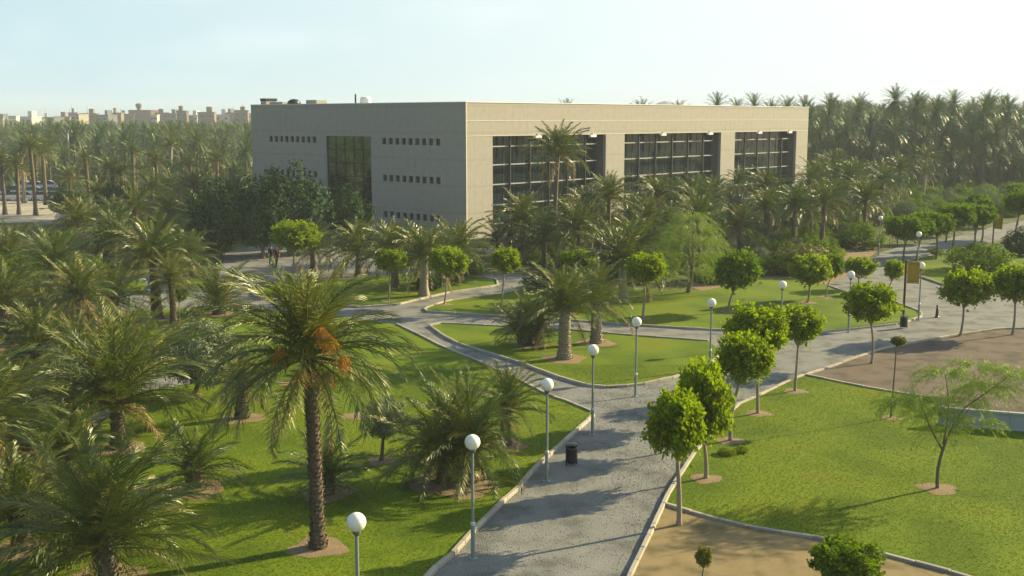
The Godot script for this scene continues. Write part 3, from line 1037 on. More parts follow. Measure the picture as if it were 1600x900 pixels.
func materials() -> void:
	var K := func(r: float, g: float, b: float) -> Color: return lin(r, g, b)
	var fine := noise(0.09, 4, 512, FastNoiseLite.TYPE_SIMPLEX_SMOOTH, [], 3)
	var coarse := noise(0.02, 5, 512, FastNoiseLite.TYPE_SIMPLEX_SMOOTH, [[0.15, lin(0.5, 0.52, 0.5)], [0.5, lin(0.82, 0.83, 0.8)], [1.0, Color.WHITE]], 9)
	var speck := noise(0.25, 3, 512, FastNoiseLite.TYPE_CELLULAR, [], 4)
	earth("grass", noise(0.09, 5, 1024, FastNoiseLite.TYPE_SIMPLEX_SMOOTH, [[0.2, lin(0.075, 0.12, 0.004)], [0.45, lin(0.125, 0.18, 0.006)], [0.65, lin(0.16, 0.205, 0.008)], [0.85, lin(0.23, 0.225, 0.022)]], 11), 9.0, noise(0.012, 4, 512, FastNoiseLite.TYPE_SIMPLEX_SMOOTH, [[0.2, lin(0.55, 0.66, 0.55)], [0.5, lin(0.8, 0.88, 0.75)], [0.72, lin(0.95, 0.95, 0.8)], [0.9, lin(1.0, 0.88, 0.9)]], 12), 34.0)
	earth("gravel", noise(0.12, 5, 1024, FastNoiseLite.TYPE_SIMPLEX_SMOOTH, [[0.2, lin(0.09, 0.095, 0.095)], [0.45, lin(0.212, 0.21, 0.198)], [0.75, lin(0.35, 0.342, 0.31)]], 21), 5.0, coarse, 17.0)
	earth("dirt", noise(0.06, 5, 512, FastNoiseLite.TYPE_SIMPLEX_SMOOTH, [[0.2, lin(0.05, 0.08, 0.018)], [0.5, lin(0.10, 0.12, 0.035)], [0.8, lin(0.22, 0.18, 0.10)]], 31), 25.0, coarse, 60.0, fine, 4.0)
	earth("sand", noise(0.2, 4, 512, FastNoiseLite.TYPE_SIMPLEX_SMOOTH, [[0.2, lin(0.20, 0.145, 0.07)], [0.5, lin(0.27, 0.205, 0.105)], [0.85, lin(0.37, 0.295, 0.165)]], 41), 3.0, coarse, 11.0)
	earth("mulch", noise(0.2, 4, 512, FastNoiseLite.TYPE_SIMPLEX_SMOOTH, [[0.2, lin(0.10, 0.075, 0.058)], [0.5, lin(0.16, 0.125, 0.10)], [0.85, lin(0.24, 0.20, 0.165)]], 51), 3.0, coarse, 21.0)
	earth("soil", noise(0.2, 4, 256, FastNoiseLite.TYPE_SIMPLEX_SMOOTH, [[0.2, lin(0.19, 0.14, 0.08)], [0.8, lin(0.36, 0.27, 0.17)]], 61), 3.0, null, 1.0, speck, 3.0)
	earth("pale_ground", noise(0.1, 4, 256, FastNoiseLite.TYPE_SIMPLEX_SMOOTH, [[0.2, lin(0.4, 0.36, 0.28)], [0.8, lin(0.58, 0.53, 0.42)]], 62), 8.0, coarse, 30.0)
	earth("asphalt", noise(0.2, 4, 256, FastNoiseLite.TYPE_SIMPLEX_SMOOTH, [[0.2, lin(0.14, 0.14, 0.145)], [0.8, lin(0.22, 0.22, 0.22)]], 63), 5.0, coarse, 30.0)
	var worn := noise(0.05, 5, 512, FastNoiseLite.TYPE_SIMPLEX_SMOOTH, [[0.2, lin(0.62, 0.6, 0.55)], [0.6, lin(0.95, 0.94, 0.92)], [1.0, Color.WHITE]], 71)
	for i in 3:
		var k := [1.0, 0.88, 1.1][i] as float
		var m := earth("kerb%d" % i, worn, 1.3, null, 1.0, fine, 0.6)
		m.albedo_color = lin(0.44 * k, 0.405 * k, 0.34 * k)
	for e in [["panel", 0.365, 0.34, 0.29], ["reveal", 0.16, 0.15, 0.135], ["roof", 0.35, 0.34, 0.32]]:  # reveal is the panel tone darkened: recess shade put into the colour
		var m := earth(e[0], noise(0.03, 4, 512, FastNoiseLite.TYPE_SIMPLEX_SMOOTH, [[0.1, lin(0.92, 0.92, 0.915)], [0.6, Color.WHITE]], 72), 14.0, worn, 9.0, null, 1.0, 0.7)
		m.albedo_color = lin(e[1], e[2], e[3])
	# upright cladding joints every 1.2 m on the building
	var im := Image.create(256, 16, false, Image.FORMAT_RGB8)
	im.fill(Color.WHITE)
	for x in 2:
		im.fill_rect(Rect2i(x * 128, 0, 3, 16), Color(0.87, 0.86, 0.84))
	im.fill_rect(Rect2i(0, 0, 256, 1), Color(0.95, 0.95, 0.94))
	var pm: StandardMaterial3D = M.panel
	pm.uv1_world_triplanar = false
	pm.uv2_world_triplanar = false
	pm.detail_albedo = ImageTexture.create_from_image(im)
	pm.uv2_scale = Vector3(0.42, 0.36, 0.42)
	mat("joint", K.call(0.62, 0.58, 0.48), 0.6)
	mat("coping", K.call(0.72, 0.70, 0.64), 0.5)
	mat("steel", K.call(0.012, 0.015, 0.018), 0.45)
	mat("shelf", K.call(0.13, 0.13, 0.125), 0.5)
	mat("shelf_edge", K.call(0.36, 0.35, 0.32), 0.5)
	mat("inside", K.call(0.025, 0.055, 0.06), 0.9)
	mat("blind", K.call(0.28, 0.5, 0.52), 0.8)
	mat("blind_dark", K.call(0.07, 0.19, 0.20), 0.8)
	mat("white", K.call(0.8, 0.8, 0.78), 0.4)
	mat("plaster_trim", K.call(0.4, 0.38, 0.35), 0.7)
	mat("dark_glass", K.call(0.03, 0.04, 0.05), 0.12, 0.5)
	var g := mat("bay_glass", lin(0.015, 0.032, 0.036, 0.74), 0.04, 0.5)
	g.transparency = BaseMaterial3D.TRANSPARENCY_ALPHA
	mat("mirror_glass", lin(0.2, 0.26, 0.26), 0.03, 0.5).metallic = 1.0
	mat("pole", K.call(0.24, 0.29, 0.28), 0.45).metallic = 0.25
	mat("pole_light", K.call(0.55, 0.57, 0.56), 0.4)
	mat("pole_dark", K.call(0.12, 0.13, 0.13), 0.4)
	var gl := mat("globe", K.call(0.86, 0.84, 0.74), 0.22, 0.5)
	gl.subsurf_scatter_enabled = true
	gl.subsurf_scatter_strength = 0.5
	mat("bin", K.call(0.018, 0.02, 0.022), 0.35)
	mat("bin_rim", K.call(0.05, 0.055, 0.06), 0.3)
	mat("rust", K.call(0.10, 0.045, 0.025), 0.6)
	leafy("banner", K.call(0.42, 0.27, 0.03), Color(0.25, 0.16, 0.02), 0.7, 0.3)
	mat("tyre", K.call(0.015, 0.015, 0.016), 0.8)
	mat("tail", K.call(0.35, 0.02, 0.02), 0.3)
	mat("car_glass", K.call(0.02, 0.025, 0.03), 0.05, 0.6)
	mat("cloth", Color.WHITE, 0.85, 0.2)
	mat("wood", K.call(0.16, 0.11, 0.07), 0.8)
	mat("slab_white", K.call(0.36, 0.375, 0.36), 0.6)
	mat("bollard", K.call(0.02, 0.03, 0.028), 0.4)
	mat("pebble", K.call(0.27, 0.27, 0.26), 0.9)
	mat("distant_hill", K.call(0.13, 0.14, 0.12), 0.95)
	for b in [["bark", 0.20, 0.165, 0.12], ["bark_pale", 0.34, 0.29, 0.22], ["palm_bark", 0.17, 0.135, 0.10], ["palm_bark_pale", 0.36, 0.32, 0.26]]:
		var m := mat(b[0], K.call(b[1], b[2], b[3]), 0.92, 0.2)
		m.albedo_texture = noise(0.12, 4, 256, FastNoiseLite.TYPE_SIMPLEX_SMOOTH, [[0.15, lin(0.45, 0.43, 0.4)], [0.6, Color.WHITE]], 81)
		m.uv1_triplanar = true
		m.uv1_scale = Vector3(1.5, 1.5, 1.5)
	# leaves
	leafy("frond0", K.call(0.122, 0.156, 0.028), Color(0.56, 0.62, 0.15), 0.42, 0.5)
	leafy("frond1", K.call(0.175, 0.185, 0.036), Color(0.56, 0.62, 0.15), 0.42, 0.5)
	leafy("frond2", K.call(0.095, 0.142, 0.034), Color(0.56, 0.62, 0.15), 0.42, 0.5)
	leafy("frond_dry", K.call(0.30, 0.23, 0.11), Color(0.4, 0.3, 0.12), 0.7, 0.3)
	leafy("far0", K.call(0.085, 0.135, 0.030), Color(0.56, 0.62, 0.15), 0.45, 0.5)
	leafy("far1", K.call(0.115, 0.148, 0.032), Color(0.56, 0.62, 0.15), 0.45, 0.5)
	leafy("far2", K.call(0.07, 0.122, 0.036), Color(0.56, 0.62, 0.15), 0.45, 0.5)
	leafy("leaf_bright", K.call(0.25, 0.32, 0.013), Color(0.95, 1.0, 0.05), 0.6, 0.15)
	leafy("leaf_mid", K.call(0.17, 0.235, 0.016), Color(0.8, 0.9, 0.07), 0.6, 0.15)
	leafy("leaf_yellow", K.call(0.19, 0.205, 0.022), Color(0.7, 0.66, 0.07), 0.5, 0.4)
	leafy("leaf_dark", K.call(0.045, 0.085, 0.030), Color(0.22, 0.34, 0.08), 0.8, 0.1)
	leafy("leaf_olive", K.call(0.19, 0.22, 0.12), Color(0.5, 0.55, 0.3), 0.6, 0.4)
	leafy("leaf_fine", K.call(0.28, 0.36, 0.06), Color(0.55, 0.6, 0.14), 0.6, 0.3)
	leafy("leaf_silver", K.call(0.16, 0.18, 0.11), Color(0.34, 0.36, 0.18), 0.35, 0.6)
	leafy("blade", K.call(0.15, 0.20, 0.007), Color(0.5, 0.55, 0.04), 0.55, 0.35)
	leafy("fruit", K.call(0.62, 0.31, 0.025), Color(0.5, 0.22, 0.02), 0.5, 0.4)
	leafy("flower", K.call(0.72, 0.66, 0.45), Color(0.4, 0.36, 0.22), 0.7, 0.3)

func library() -> void:
	kerb_mesh = bx(Vector3(-0.5, -0.1, -0.075), Vector3(0.5, 0.125, 0.075), 0.018).mesh()
	for d in [[2, 60, 10, 0.034], [1, 30, 5, 0.075]]:
		var sets := []
		for kind in 3:
			var l := []
			for k in 3:
				l.append(frond_mesh(d[1], [0.4, 0.8, 1.2][kind] + k * 0.15, d[2], d[3], 100 * int(d[0]) + kind * 10 + k))
			sets.append(l)
		fronds[d[0]] = sets
	for k in 6: crowns.append(far_crown(400 + k, 46 + k * 4))
	var t := Tris.new()
	t.tube([Vector3(0, -0.02, 0), Vector3(0, 0.05, 0), Vector3(0, 0.5, 0), Vector3(0, 1, 0)], [0.3, 0.24, 0.2, 0.22], 7)
	far_trunk = t.mesh()
	leaf_sets["broad"] = []
	leaf_sets["mass"] = []
	leaf_sets["fine"] = []
	for k in 4:
		leaf_sets.broad.append(shoot_crown(500 + k, 88, 74, 0.135))
		leaf_sets.mass.append(leaf_crown(520 + k, 90, 52, 0.11, 0.34, 1.0, 0.26))
		leaf_sets.fine.append(leaf_crown(540 + k, 120, 74, 0.12, 0.16, 0.95, 0.26))

func scatter_blades(lawns: Array, per: float) -> void:
	var t := Tris.new()
	for k in 7:
		var a := k * 2.4
		var p := Vector3(cos(a), 0, sin(a)) * 0.035 * (0.3 + 0.1 * k)
		var lean := Vector3(cos(a * 1.7), 0, sin(a * 1.7)) * 0.03
		var w := Vector3(cos(a + 1.0), 0, sin(a + 1.0)) * 0.008
		t.smooth(p - w, p + lean + Vector3.UP * (0.04 + 0.006 * k), p + w, Vector3.UP, (Vector3.UP + lean * 8.0).normalized(), Vector3.UP, Color(0.85 + 0.06 * k, 0.9 + 0.04 * k, 0.9))
	var ms := t.mesh(M.blade)
	var where: Array[Transform3D] = []
	var q := RandomNumberGenerator.new()
	q.seed = 77
	for poly in lawns:
		var lo := Vector2(1e9, 1e9)
		var hi := -lo
		for p in poly:
			lo = lo.min(p); hi = hi.max(p)
		lo = lo.max(Vector2(-22, -56)); hi = hi.min(Vector2(28, -20))
		if hi.x <= lo.x or hi.y <= lo.y: continue
		var n := int((hi.x - lo.x) * (hi.y - lo.y) * per)
		for i in n:
			var p := Vector2(q.randf_range(lo.x, hi.x), q.randf_range(lo.y, hi.y))
			if absf(p.x) > -p.y * 0.5 + 2.0: continue
			if not Geometry2D.is_point_in_polygon(p, poly): continue
			where.append(Transform3D(Basis(Vector3.UP, q.randf() * TAU).scaled(Vector3.ONE * q.randf_range(0.35, 0.7)), Vector3(p.x, 0.045, p.y)))
	var mm := MultiMesh.new()
	mm.transform_format = MultiMesh.TRANSFORM_3D
	mm.mesh = ms
	mm.instance_count = where.size()
	for i in where.size():
		mm.set_instance_transform(i, where[i])
	var o := MultiMeshInstance3D.new()
	o.name = "grass"
	o.multimesh = mm
	add_child(o)
	tag(o, "short mown yellow-green grass covering the lawns", "grass", "", "stuff")

func scatter_pebbles(poly: PackedVector2Array, holes: Array) -> void:
	var q := RandomNumberGenerator.new()
	q.seed = 78
	var t := Tris.new()
	t.ball(Vector3.ZERO, Vector3(1, 0.6, 0.8), 6)
	var where: Array[Transform3D] = []
	for i in 60000:
		var p := Vector2(q.randf_range(-6, 14), q.randf_range(-52, -24))
		if q.randf() > 0.35 and absf(p.x - 1.5) < 2.0: continue
		if not Geometry2D.is_point_in_polygon(p, poly): continue
		var bad := false
		for h in holes:
			if Geometry2D.is_point_in_polygon(p, h):
				bad = true
				break
		if bad: continue
		where.append(Transform3D(Basis(Vector3.UP, q.randf() * TAU).scaled(Vector3.ONE * q.randf_range(0.008, 0.023)), Vector3(p.x, 0.006, p.y)))
	var mm := MultiMesh.new()
	mm.transform_format = MultiMesh.TRANSFORM_3D
	mm.mesh = t.mesh(M.pebble)
	mm.instance_count = where.size()
	for i in where.size():
		mm.set_instance_transform(i, where[i])
	var o := MultiMeshInstance3D.new()
	o.name = "gravel"
	o.multimesh = mm
	add_child(o)
	tag(o, "loose grey gravel stones lying on the path", "gravel", "", "stuff")

# low bushes that grow together under the palms and cannot be counted
func undergrowth(polys: Array, per: float, label: String, low: float, high: float, tints := ["leaf_mid", "leaf_mid", "leaf_olive"]) -> void:
	var q := RandomNumberGenerator.new()
	q.seed = 300 + polys.size()
	var root := Node3D.new()
	root.name = numbered("undergrowth")
	add_child(root)
	tag(root, label, "undergrowth", "", "stuff")
	var lists := [[], [], []]
	for poly in polys:
		var lo := Vector2(1e9, 1e9)
		var hi := -lo
		for p in poly:
			lo = lo.min(p); hi = hi.max(p)
		for i in int((hi.x - lo.x) * (hi.y - lo.y) * per):
			var p := Vector2(q.randf_range(lo.x, hi.x), q.randf_range(lo.y, hi.y))
			if not Geometry2D.is_point_in_polygon(p, poly): continue
			var w := Vector2(p.x + 4.725, p.y + 115.894)
			var u := w.dot(Vector2(0.6704, -0.742))
			var v := w.dot(Vector2(-0.742, -0.6704))
			if u > -2.5 and u < 77.0 and v > -2.8 and v < 40.0: continue
			var r := q.randf_range(low, high)
			lists[q.randi() % 3].append(Transform3D(Basis.from_scale(Vector3(r, r * q.randf_range(0.6, 1.1), r)) * Basis(Vector3.UP, q.randf() * TAU), Vector3(p.x, r * 0.55, p.y)))
	for k in 3:
		var mm := MultiMesh.new()
		mm.transform_format = MultiMesh.TRANSFORM_3D
		mm.mesh = leaf_sets["mass" if k < 2 else "fine"][k]
		mm.instance_count = lists[k].size()
		for i in lists[k].size(): mm.set_instance_transform(i, lists[k][i])
		var o := MultiMeshInstance3D.new()
		o.name = "foliage"
		o.multimesh = mm
		o.material_override = M[tints[k]]
		o.set_meta("kind", "stuff")
		root.add_child(o, true)

func grove(called: String, rows: Array, label: String) -> void:
	var t := Tris.new()
	t.tube([Vector3(0, -1.0, 0), Vector3(0, -0.02, 0)], [0.22, 0.2], 6)
	var q := RandomNumberGenerator.new()
	q.seed = 90 + rows.size()
	var root := Node3D.new()
	root.name = numbered(called)
	add_child(root)
	tag(root, label, "palm grove", "", "stuff")
	var lists := [[], [], []]
	var trunks: Array = []
	for i in rows.size():
		var r: Array = rows[i]
		var b := Basis(Vector3.UP, q.randf() * TAU).scaled(Vector3.ONE * r[3])
		lists[i % 3].append(Transform3D(b, Vector3(r[0], r[2], r[1])))
		trunks.append(Transform3D(Basis.from_scale(Vector3(1, r[2], 1)), Vector3(r[0], 0, r[1])))
	for k in 4:
		var mm := MultiMesh.new()
		mm.transform_format = MultiMesh.TRANSFORM_3D
		mm.mesh = far_trunk if k == 3 else crowns[k]
		var l: Array = trunks if k == 3 else lists[k]
		mm.instance_count = l.size()
		for i in l.size(): mm.set_instance_transform(i, l[i])
		var o := MultiMeshInstance3D.new()
		o.name = "trunks" if k == 3 else "crowns"
		o.multimesh = mm
		o.material_override = M.palm_bark if k == 3 else M["far%d" % k]
		o.set_meta("kind", "stuff")
		root.add_child(o, true)

# palms of a deep grove, row by row away from the viewer
func grove_rows(p0: float, p1: float, d0: float, d1: float, step: float, h0: float, h1: float, sd: int) -> Array:
	var q := RandomNumberGenerator.new()
	q.seed = sd
	var out := []
	var d := d0
	while d < d1:
		var w := (p1 - p0) / 1770.0 * d
		var n := int(w / step)
		for i in n:
			var x := (p0 - 800.0) / 1770.0 * d + (i + q.randf()) * step
			out.append([x, -d + q.randf_range(-0.5, 0.5) * step, q.randf_range(h0, h1), q.randf_range(0.85, 1.12)])
		d += step
	return out

func fruit_bunch(sd: int) -> ArrayMesh:
	var q := RandomNumberGenerator.new()
	q.seed = sd
	var t := Tris.new()
	for i in 46:
		var a := i * 2.39996
		var o := Vector3(cos(a), 0, sin(a))
		var p := Vector3(0, 0.1, 0)
		var e := o * q.randf_range(0.08, 0.32) + Vector3.DOWN * q.randf_range(0.15, 0.5)
		t.tri(p - Vector3(0.006, 0, 0), e, p + Vector3(0.006, 0, 0), Color(1.1, 1.3, 2.0))
		for k in 9:
			var c := p.lerp(e, 0.35 + 0.65 * k / 8.0) + Vector3(q.randfn(), q.randfn(), q.randfn()) * 0.012
			var r := q.randf_range(0.013, 0.02)
			var g := q.randf_range(0.7, 1.3)
			var col := Color(g, g * q.randf_range(0.8, 1.15), g)
			for s in [-1.0, 1.0]:
				t.away(c + Vector3(0, r * 1.4 * s, 0), c + Vector3(r, 0, 0), c + Vector3(-r * 0.5, 0, r * 0.87), c, col)
				t.away(c + Vector3(0, r * 1.4 * s, 0), c + Vector3(-r * 0.5, 0, r * 0.87), c + Vector3(-r * 0.5, 0, -r * 0.87), c, col)
				t.away(c + Vector3(0, r * 1.4 * s, 0), c + Vector3(-r * 0.5, 0, -r * 0.87), c + Vector3(r, 0, 0), c, col)
	return t.mesh()

func _ready() -> void:
	rng.seed = 20
	# ---- camera, sky, sun, exposure, haze
	var cam := Camera3D.new()
	cam.name = "camera"
	add_child(cam)
	cam.position = Vector3(0, 12.5, 0)
	cam.rotation_degrees = Vector3(-8.61, 0, 0)
	cam.fov = 28.85
	cam.near = 0.5
	cam.far = 6000.0
	cam.current = true
	var az := deg_to_rad(63.0)
	var el := deg_to_rad(22.0)
	var to_sun := Vector3(sin(az) * cos(el), sin(el), -cos(az) * cos(el))
	var sun := DirectionalLight3D.new()
	sun.name = "sun"
	add_child(sun)
	sun.look_at_from_position(to_sun * 100.0, Vector3.ZERO)
	sun.light_energy = 1.6
	sun.light_color = Color(1.0, 0.92, 0.72)
	sun.light_angular_distance = 0.5
	sun.shadow_enabled = true
	var env := Environment.new()
	env.background_mode = Environment.BG_SKY
	var sky := Sky.new()
	var pan := PanoramaSkyMaterial.new()
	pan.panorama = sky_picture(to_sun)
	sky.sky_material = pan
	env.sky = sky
	env.tonemap_mode = Environment.TONE_MAPPER_LINEAR
	env.tonemap_exposure = 2.35
	env.fog_enabled = true
	env.fog_density = 0.00036
	env.fog_light_color = Color(0.93, 0.97, 1.0)
	env.sdfgi_enabled = true
	env.ssao_enabled = true
	env.ssil_enabled = true
	var we := WorldEnvironment.new()
	we.name = "world"
	we.environment = env
	add_child(we)

	materials()
	library()

	# ---- ground, paths, lawns
	ground("ground", PackedVector2Array([Vector2(-1500, 120), Vector2(1500, 120), Vector2(1500, -1700), Vector2(-1500, -1700)]), -0.03, M.dirt)
	var path_poly := PackedVector2Array([Vector2(-3.72, -25.56), Vector2(3.10, -25.56), Vector2(3.27, -29.40), Vector2(4.09, -32.12), Vector2(5.28, -36.23), Vector2(6.83, -40.65), Vector2(8.89, -45.62), Vector2(10.02, -48.06), Vector2(11.39, -49.79), Vector2(13.35, -52.55), Vector2(14.44, -53.77), Vector2(16.25, -55.63), Vector2(18.11, -57.78), Vector2(20.35, -60.10), Vector2(23.33, -62.23), Vector2(26.11, -64.12), Vector2(29.19, -65.92), Vector2(34.59, -66.13), Vector2(41.08, -78.90), Vector2(34.94, -79.48), Vector2(32.46, -81.61), Vector2(32.10, -89.45), Vector2(33.13, -95.83), Vector2(37.46, -101.71), Vector2(45.75, -110.57), Vector2(60.69, -125.99), Vector2(69.82, -135.41), Vector2(80.71, -156.83), Vector2(57.54, -132.12), Vector2(44.35, -115.28), Vector2(37.56, -108.90), Vector2(34.28, -104.17), Vector2(30.92, -95.83), Vector2(25.49, -86.56), Vector2(23.93, -83.85), Vector2(16.86, -76.63), Vector2(4.96, -85.87), Vector2(0.00, -90.20), Vector2(-1.03, -89.45), Vector2(-8.54, -92.53), Vector2(-14.25, -103.17), Vector2(-24.49, -115.28), Vector2(-27.10, -105.18), Vector2(-22.21, -83.20), Vector2(-27.39, -80.99), Vector2(-33.54, -78.32), Vector2(-31.50, -73.46), Vector2(-24.78, -72.45), Vector2(-20.14, -73.97), Vector2(-16.06, -69.15), Vector2(-9.82, -41.56), Vector2(-5.30, -29.40)])
	ground("path", path_poly, 0.0, M.gravel)
	var lawn_polys := [PackedVector2Array([Vector2(-3.68, -25.23), Vector2(-2.70, -27.94), Vector2(-2.15, -29.85), Vector2(-1.80, -30.54), Vector2(-1.24, -32.53), Vector2(-0.23, -35.59), Vector2(0.17, -36.62), Vector2(0.91, -39.24), Vector2(1.39, -40.49), Vector2(2.17, -42.68), Vector2(3.45, -46.13), Vector2(3.41, -46.75), Vector2(2.40, -48.62), Vector2(1.77, -49.43), Vector2(0.00, -53.36), Vector2(-2.01, -57.31), Vector2(-3.88, -60.62), Vector2(-5.39, -63.93), Vector2(-7.05, -67.39), Vector2(-9.63, -69.15), Vector2(-13.18, -71.00), Vector2(-16.91, -72.95), Vector2(-20.14, -73.97), Vector2(-24.57, -72.45), Vector2(-21.70, -64.91), Vector2(-18.14, -57.78), Vector2(-15.93, -55.19), Vector2(-15.20, -51.90), Vector2(-16.58, -50.51), Vector2(-17.13, -46.23), Vector2(-16.17, -38.43), Vector2(-15.93, -33.35), Vector2(-16.27, -29.40), Vector2(-16.24, -25.23)]),
		PackedVector2Array([Vector2(-5.02, -66.96), Vector2(-3.92, -63.54), Vector2(-2.89, -61.32), Vector2(0.49, -56.38), Vector2(2.19, -53.36), Vector2(3.39, -51.64), Vector2(4.64, -51.14), Vector2(6.15, -51.77), Vector2(7.77, -53.09), Vector2(9.96, -55.93), Vector2(11.34, -58.92), Vector2(11.12, -62.23), Vector2(7.58, -63.54), Vector2(3.54, -65.51), Vector2(-1.56, -66.96), Vector2(-4.25, -67.82)]),
		PackedVector2Array([Vector2(-5.86, -73.20), Vector2(-5.51, -71.96), Vector2(-0.24, -70.06), Vector2(3.95, -68.70), Vector2(7.45, -67.18), Vector2(12.45, -65.51), Vector2(17.76, -64.71), Vector2(20.05, -65.72), Vector2(23.79, -67.60), Vector2(26.02, -70.06), Vector2(26.62, -71.72), Vector2(26.26, -76.35), Vector2(24.13, -80.38), Vector2(23.84, -83.52), Vector2(21.86, -87.27), Vector2(19.27, -86.91), Vector2(14.05, -80.99), Vector2(8.76, -81.92), Vector2(4.96, -85.87), Vector2(2.40, -83.20), Vector2(-1.01, -79.48), Vector2(-4.42, -76.35)]),
		PackedVector2Array([Vector2(-19.23, -81.92), Vector2(-18.31, -78.32), Vector2(-15.42, -76.08), Vector2(-12.04, -74.22), Vector2(-10.25, -73.71), Vector2(-7.79, -74.75), Vector2(-4.63, -80.08), Vector2(-1.06, -83.52), Vector2(-1.20, -86.56), Vector2(-4.13, -89.45), Vector2(-8.39, -90.97), Vector2(-12.09, -87.27), Vector2(-17.35, -85.87)]),
		PackedVector2Array([Vector2(5.01, -35.03), Vector2(5.30, -36.23), Vector2(6.85, -40.65), Vector2(8.91, -45.62), Vector2(10.05, -48.06), Vector2(11.45, -49.79), Vector2(13.41, -52.55), Vector2(14.43, -53.64), Vector2(15.38, -52.55), Vector2(16.20, -51.52), Vector2(17.61, -50.15), Vector2(18.92, -49.08), Vector2(18.65, -46.65), Vector2(21.99, -44.44), Vector2(27.00, -41.56), Vector2(17.99, -25.56), Vector2(13.54, -28.06), Vector2(12.32, -29.40), Vector2(10.74, -30.82), Vector2(8.90, -32.27), Vector2(7.82, -32.69), Vector2(6.79, -33.35), Vector2(5.80, -34.26)]),
		PackedVector2Array([Vector2(33.24, -95.83), Vector2(37.58, -101.24), Vector2(43.17, -107.27), Vector2(48.78, -111.71), Vector2(51.31, -106.22), Vector2(39.78, -81.92), Vector2(35.46, -80.69), Vector2(32.83, -82.55), Vector2(32.52, -90.20)]),
		PackedVector2Array([Vector2(-35.85, -83.85), Vector2(-33.48, -86.56), Vector2(-23.68, -87.27), Vector2(-22.38, -83.85), Vector2(-23.68, -81.92), Vector2(-27.89, -80.38), Vector2(-33.78, -78.90)]),
		PackedVector2Array([Vector2(1.17, -101.24), Vector2(6.05, -105.18), Vector2(6.24, -96.69), Vector2(2.15, -93.34)])]
	var lawns := []
	for p in lawn_polys:
		lawns.append(ground("lawn", p, 0.05, M.grass))
	ground("sand_bed", PackedVector2Array([Vector2(2.48, -25.56), Vector2(3.27, -29.40), Vector2(4.09, -32.12), Vector2(5.01, -35.03), Vector2(5.80, -34.26), Vector2(6.79, -33.35), Vector2(7.82, -32.69), Vector2(8.90, -32.27), Vector2(10.74, -30.82), Vector2(12.32, -29.40), Vector2(13.54, -28.06), Vector2(17.99, -25.56), Vector2(17.15, -24.28), Vector2(2.37, -24.28)]), 0.04, M.sand)
	ground("mulch_bed", PackedVector2Array([Vector2(14.43, -53.64), Vector2(16.21, -55.49), Vector2(18.06, -57.62), Vector2(20.29, -59.93), Vector2(23.26, -62.04), Vector2(26.03, -63.93), Vector2(29.11, -65.72), Vector2(36.40, -65.92), Vector2(30.57, -47.29), Vector2(27.00, -41.56), Vector2(21.99, -44.44), Vector2(18.65, -46.65), Vector2(18.92, -49.08), Vector2(17.61, -50.15), Vector2(16.20, -51.52)]), 0.035, M.mulch)
	ground("path", PackedVector2Array([Vector2(-15.93, -55.19), Vector2(-15.20, -51.90), Vector2(-16.58, -50.51), Vector2(-17.13, -46.23), Vector2(-18.53, -42.42), Vector2(-20.32, -39.93), Vector2(-21.53, -42.42), Vector2(-19.91, -45.72), Vector2(-18.52, -49.32), Vector2(-17.48, -53.36)]), 0.012, M.gravel)
	ground("ground_bed", PackedVector2Array([Vector2(-24.57, -72.45), Vector2(-31.50, -73.46), Vector2(-38.15, -76.63), Vector2(-40.14, -69.15), Vector2(-27.00, -41.56), Vector2(-17.06, -25.56), Vector2(-16.24, -25.23), Vector2(-16.27, -29.40), Vector2(-15.93, -33.35), Vector2(-16.17, -38.43), Vector2(-18.53, -42.42), Vector2(-18.52, -49.32), Vector2(-17.48, -53.36), Vector2(-18.14, -57.78), Vector2(-21.70, -64.91)]), -0.012, M.soil)
	ground("ground_bed", PackedVector2Array([Vector2(14.00, -80.69), Vector2(19.27, -86.91), Vector2(21.86, -87.27), Vector2(24.22, -83.85), Vector2(29.96, -95.41), Vector2(34.82, -106.22), Vector2(33.04, -110.57), Vector2(24.73, -97.57), Vector2(19.37, -93.34), Vector2(12.89, -85.87)]), -0.018, M.soil)
	ground("road", PackedVector2Array([Vector2(44.84, -135.41), Vector2(55.60, -156.83), Vector2(76.78, -197.94), Vector2(113.67, -249.60), Vector2(147.82, -288.81), Vector2(125.07, -244.07), Vector2(96.35, -211.27), Vector2(73.68, -183.08), Vector2(56.25, -152.45), Vector2(45.81, -132.12)]), -0.016, M.pale_ground)
	ground("pavement", PackedVector2Array([Vector2(-2.93, -106.22), Vector2(-1.91, -110.57), Vector2(3.57, -124.55), Vector2(12.64, -137.98), Vector2(16.32, -142.50), Vector2(15.71, -137.11), Vector2(6.99, -121.75), Vector2(1.89, -109.45), Vector2(-0.59, -103.17)]), -0.02, M.pale_ground)
	ground("car_park", PackedVector2Array([Vector2(-77.32, -140.66), Vector2(-54.26, -133.74), Vector2(-63.69, -161.47), Vector2(-54.98, -192.73), Vector2(-82.12, -288.81), Vector2(-166.31, -304.74)]), -0.022, M.asphalt)
	ground("pavement", PackedVector2Array([Vector2(-80.39, -146.32), Vector2(-57.30, -139.75), Vector2(-67.31, -166.38), Vector2(-73.68, -174.33), Vector2(-91.27, -166.38)]), -0.008, M.pale_ground)
	kerb("kerb", PackedVector2Array([Vector2(-2.70, -27.94), Vector2(-2.15, -29.85), Vector2(-1.80, -30.54), Vector2(-1.24, -32.53), Vector2(-0.23, -35.59), Vector2(0.17, -36.62), Vector2(0.91, -39.24), Vector2(1.39, -40.49), Vector2(2.17, -42.68), Vector2(3.45, -46.13)]))
	kerb("kerb", PackedVector2Array([Vector2(3.41, -46.75), Vector2(2.40, -48.62), Vector2(1.77, -49.43), Vector2(0.00, -53.36), Vector2(-2.01, -57.31), Vector2(-3.88, -60.62), Vector2(-5.39, -63.93), Vector2(-7.05, -67.39)]))
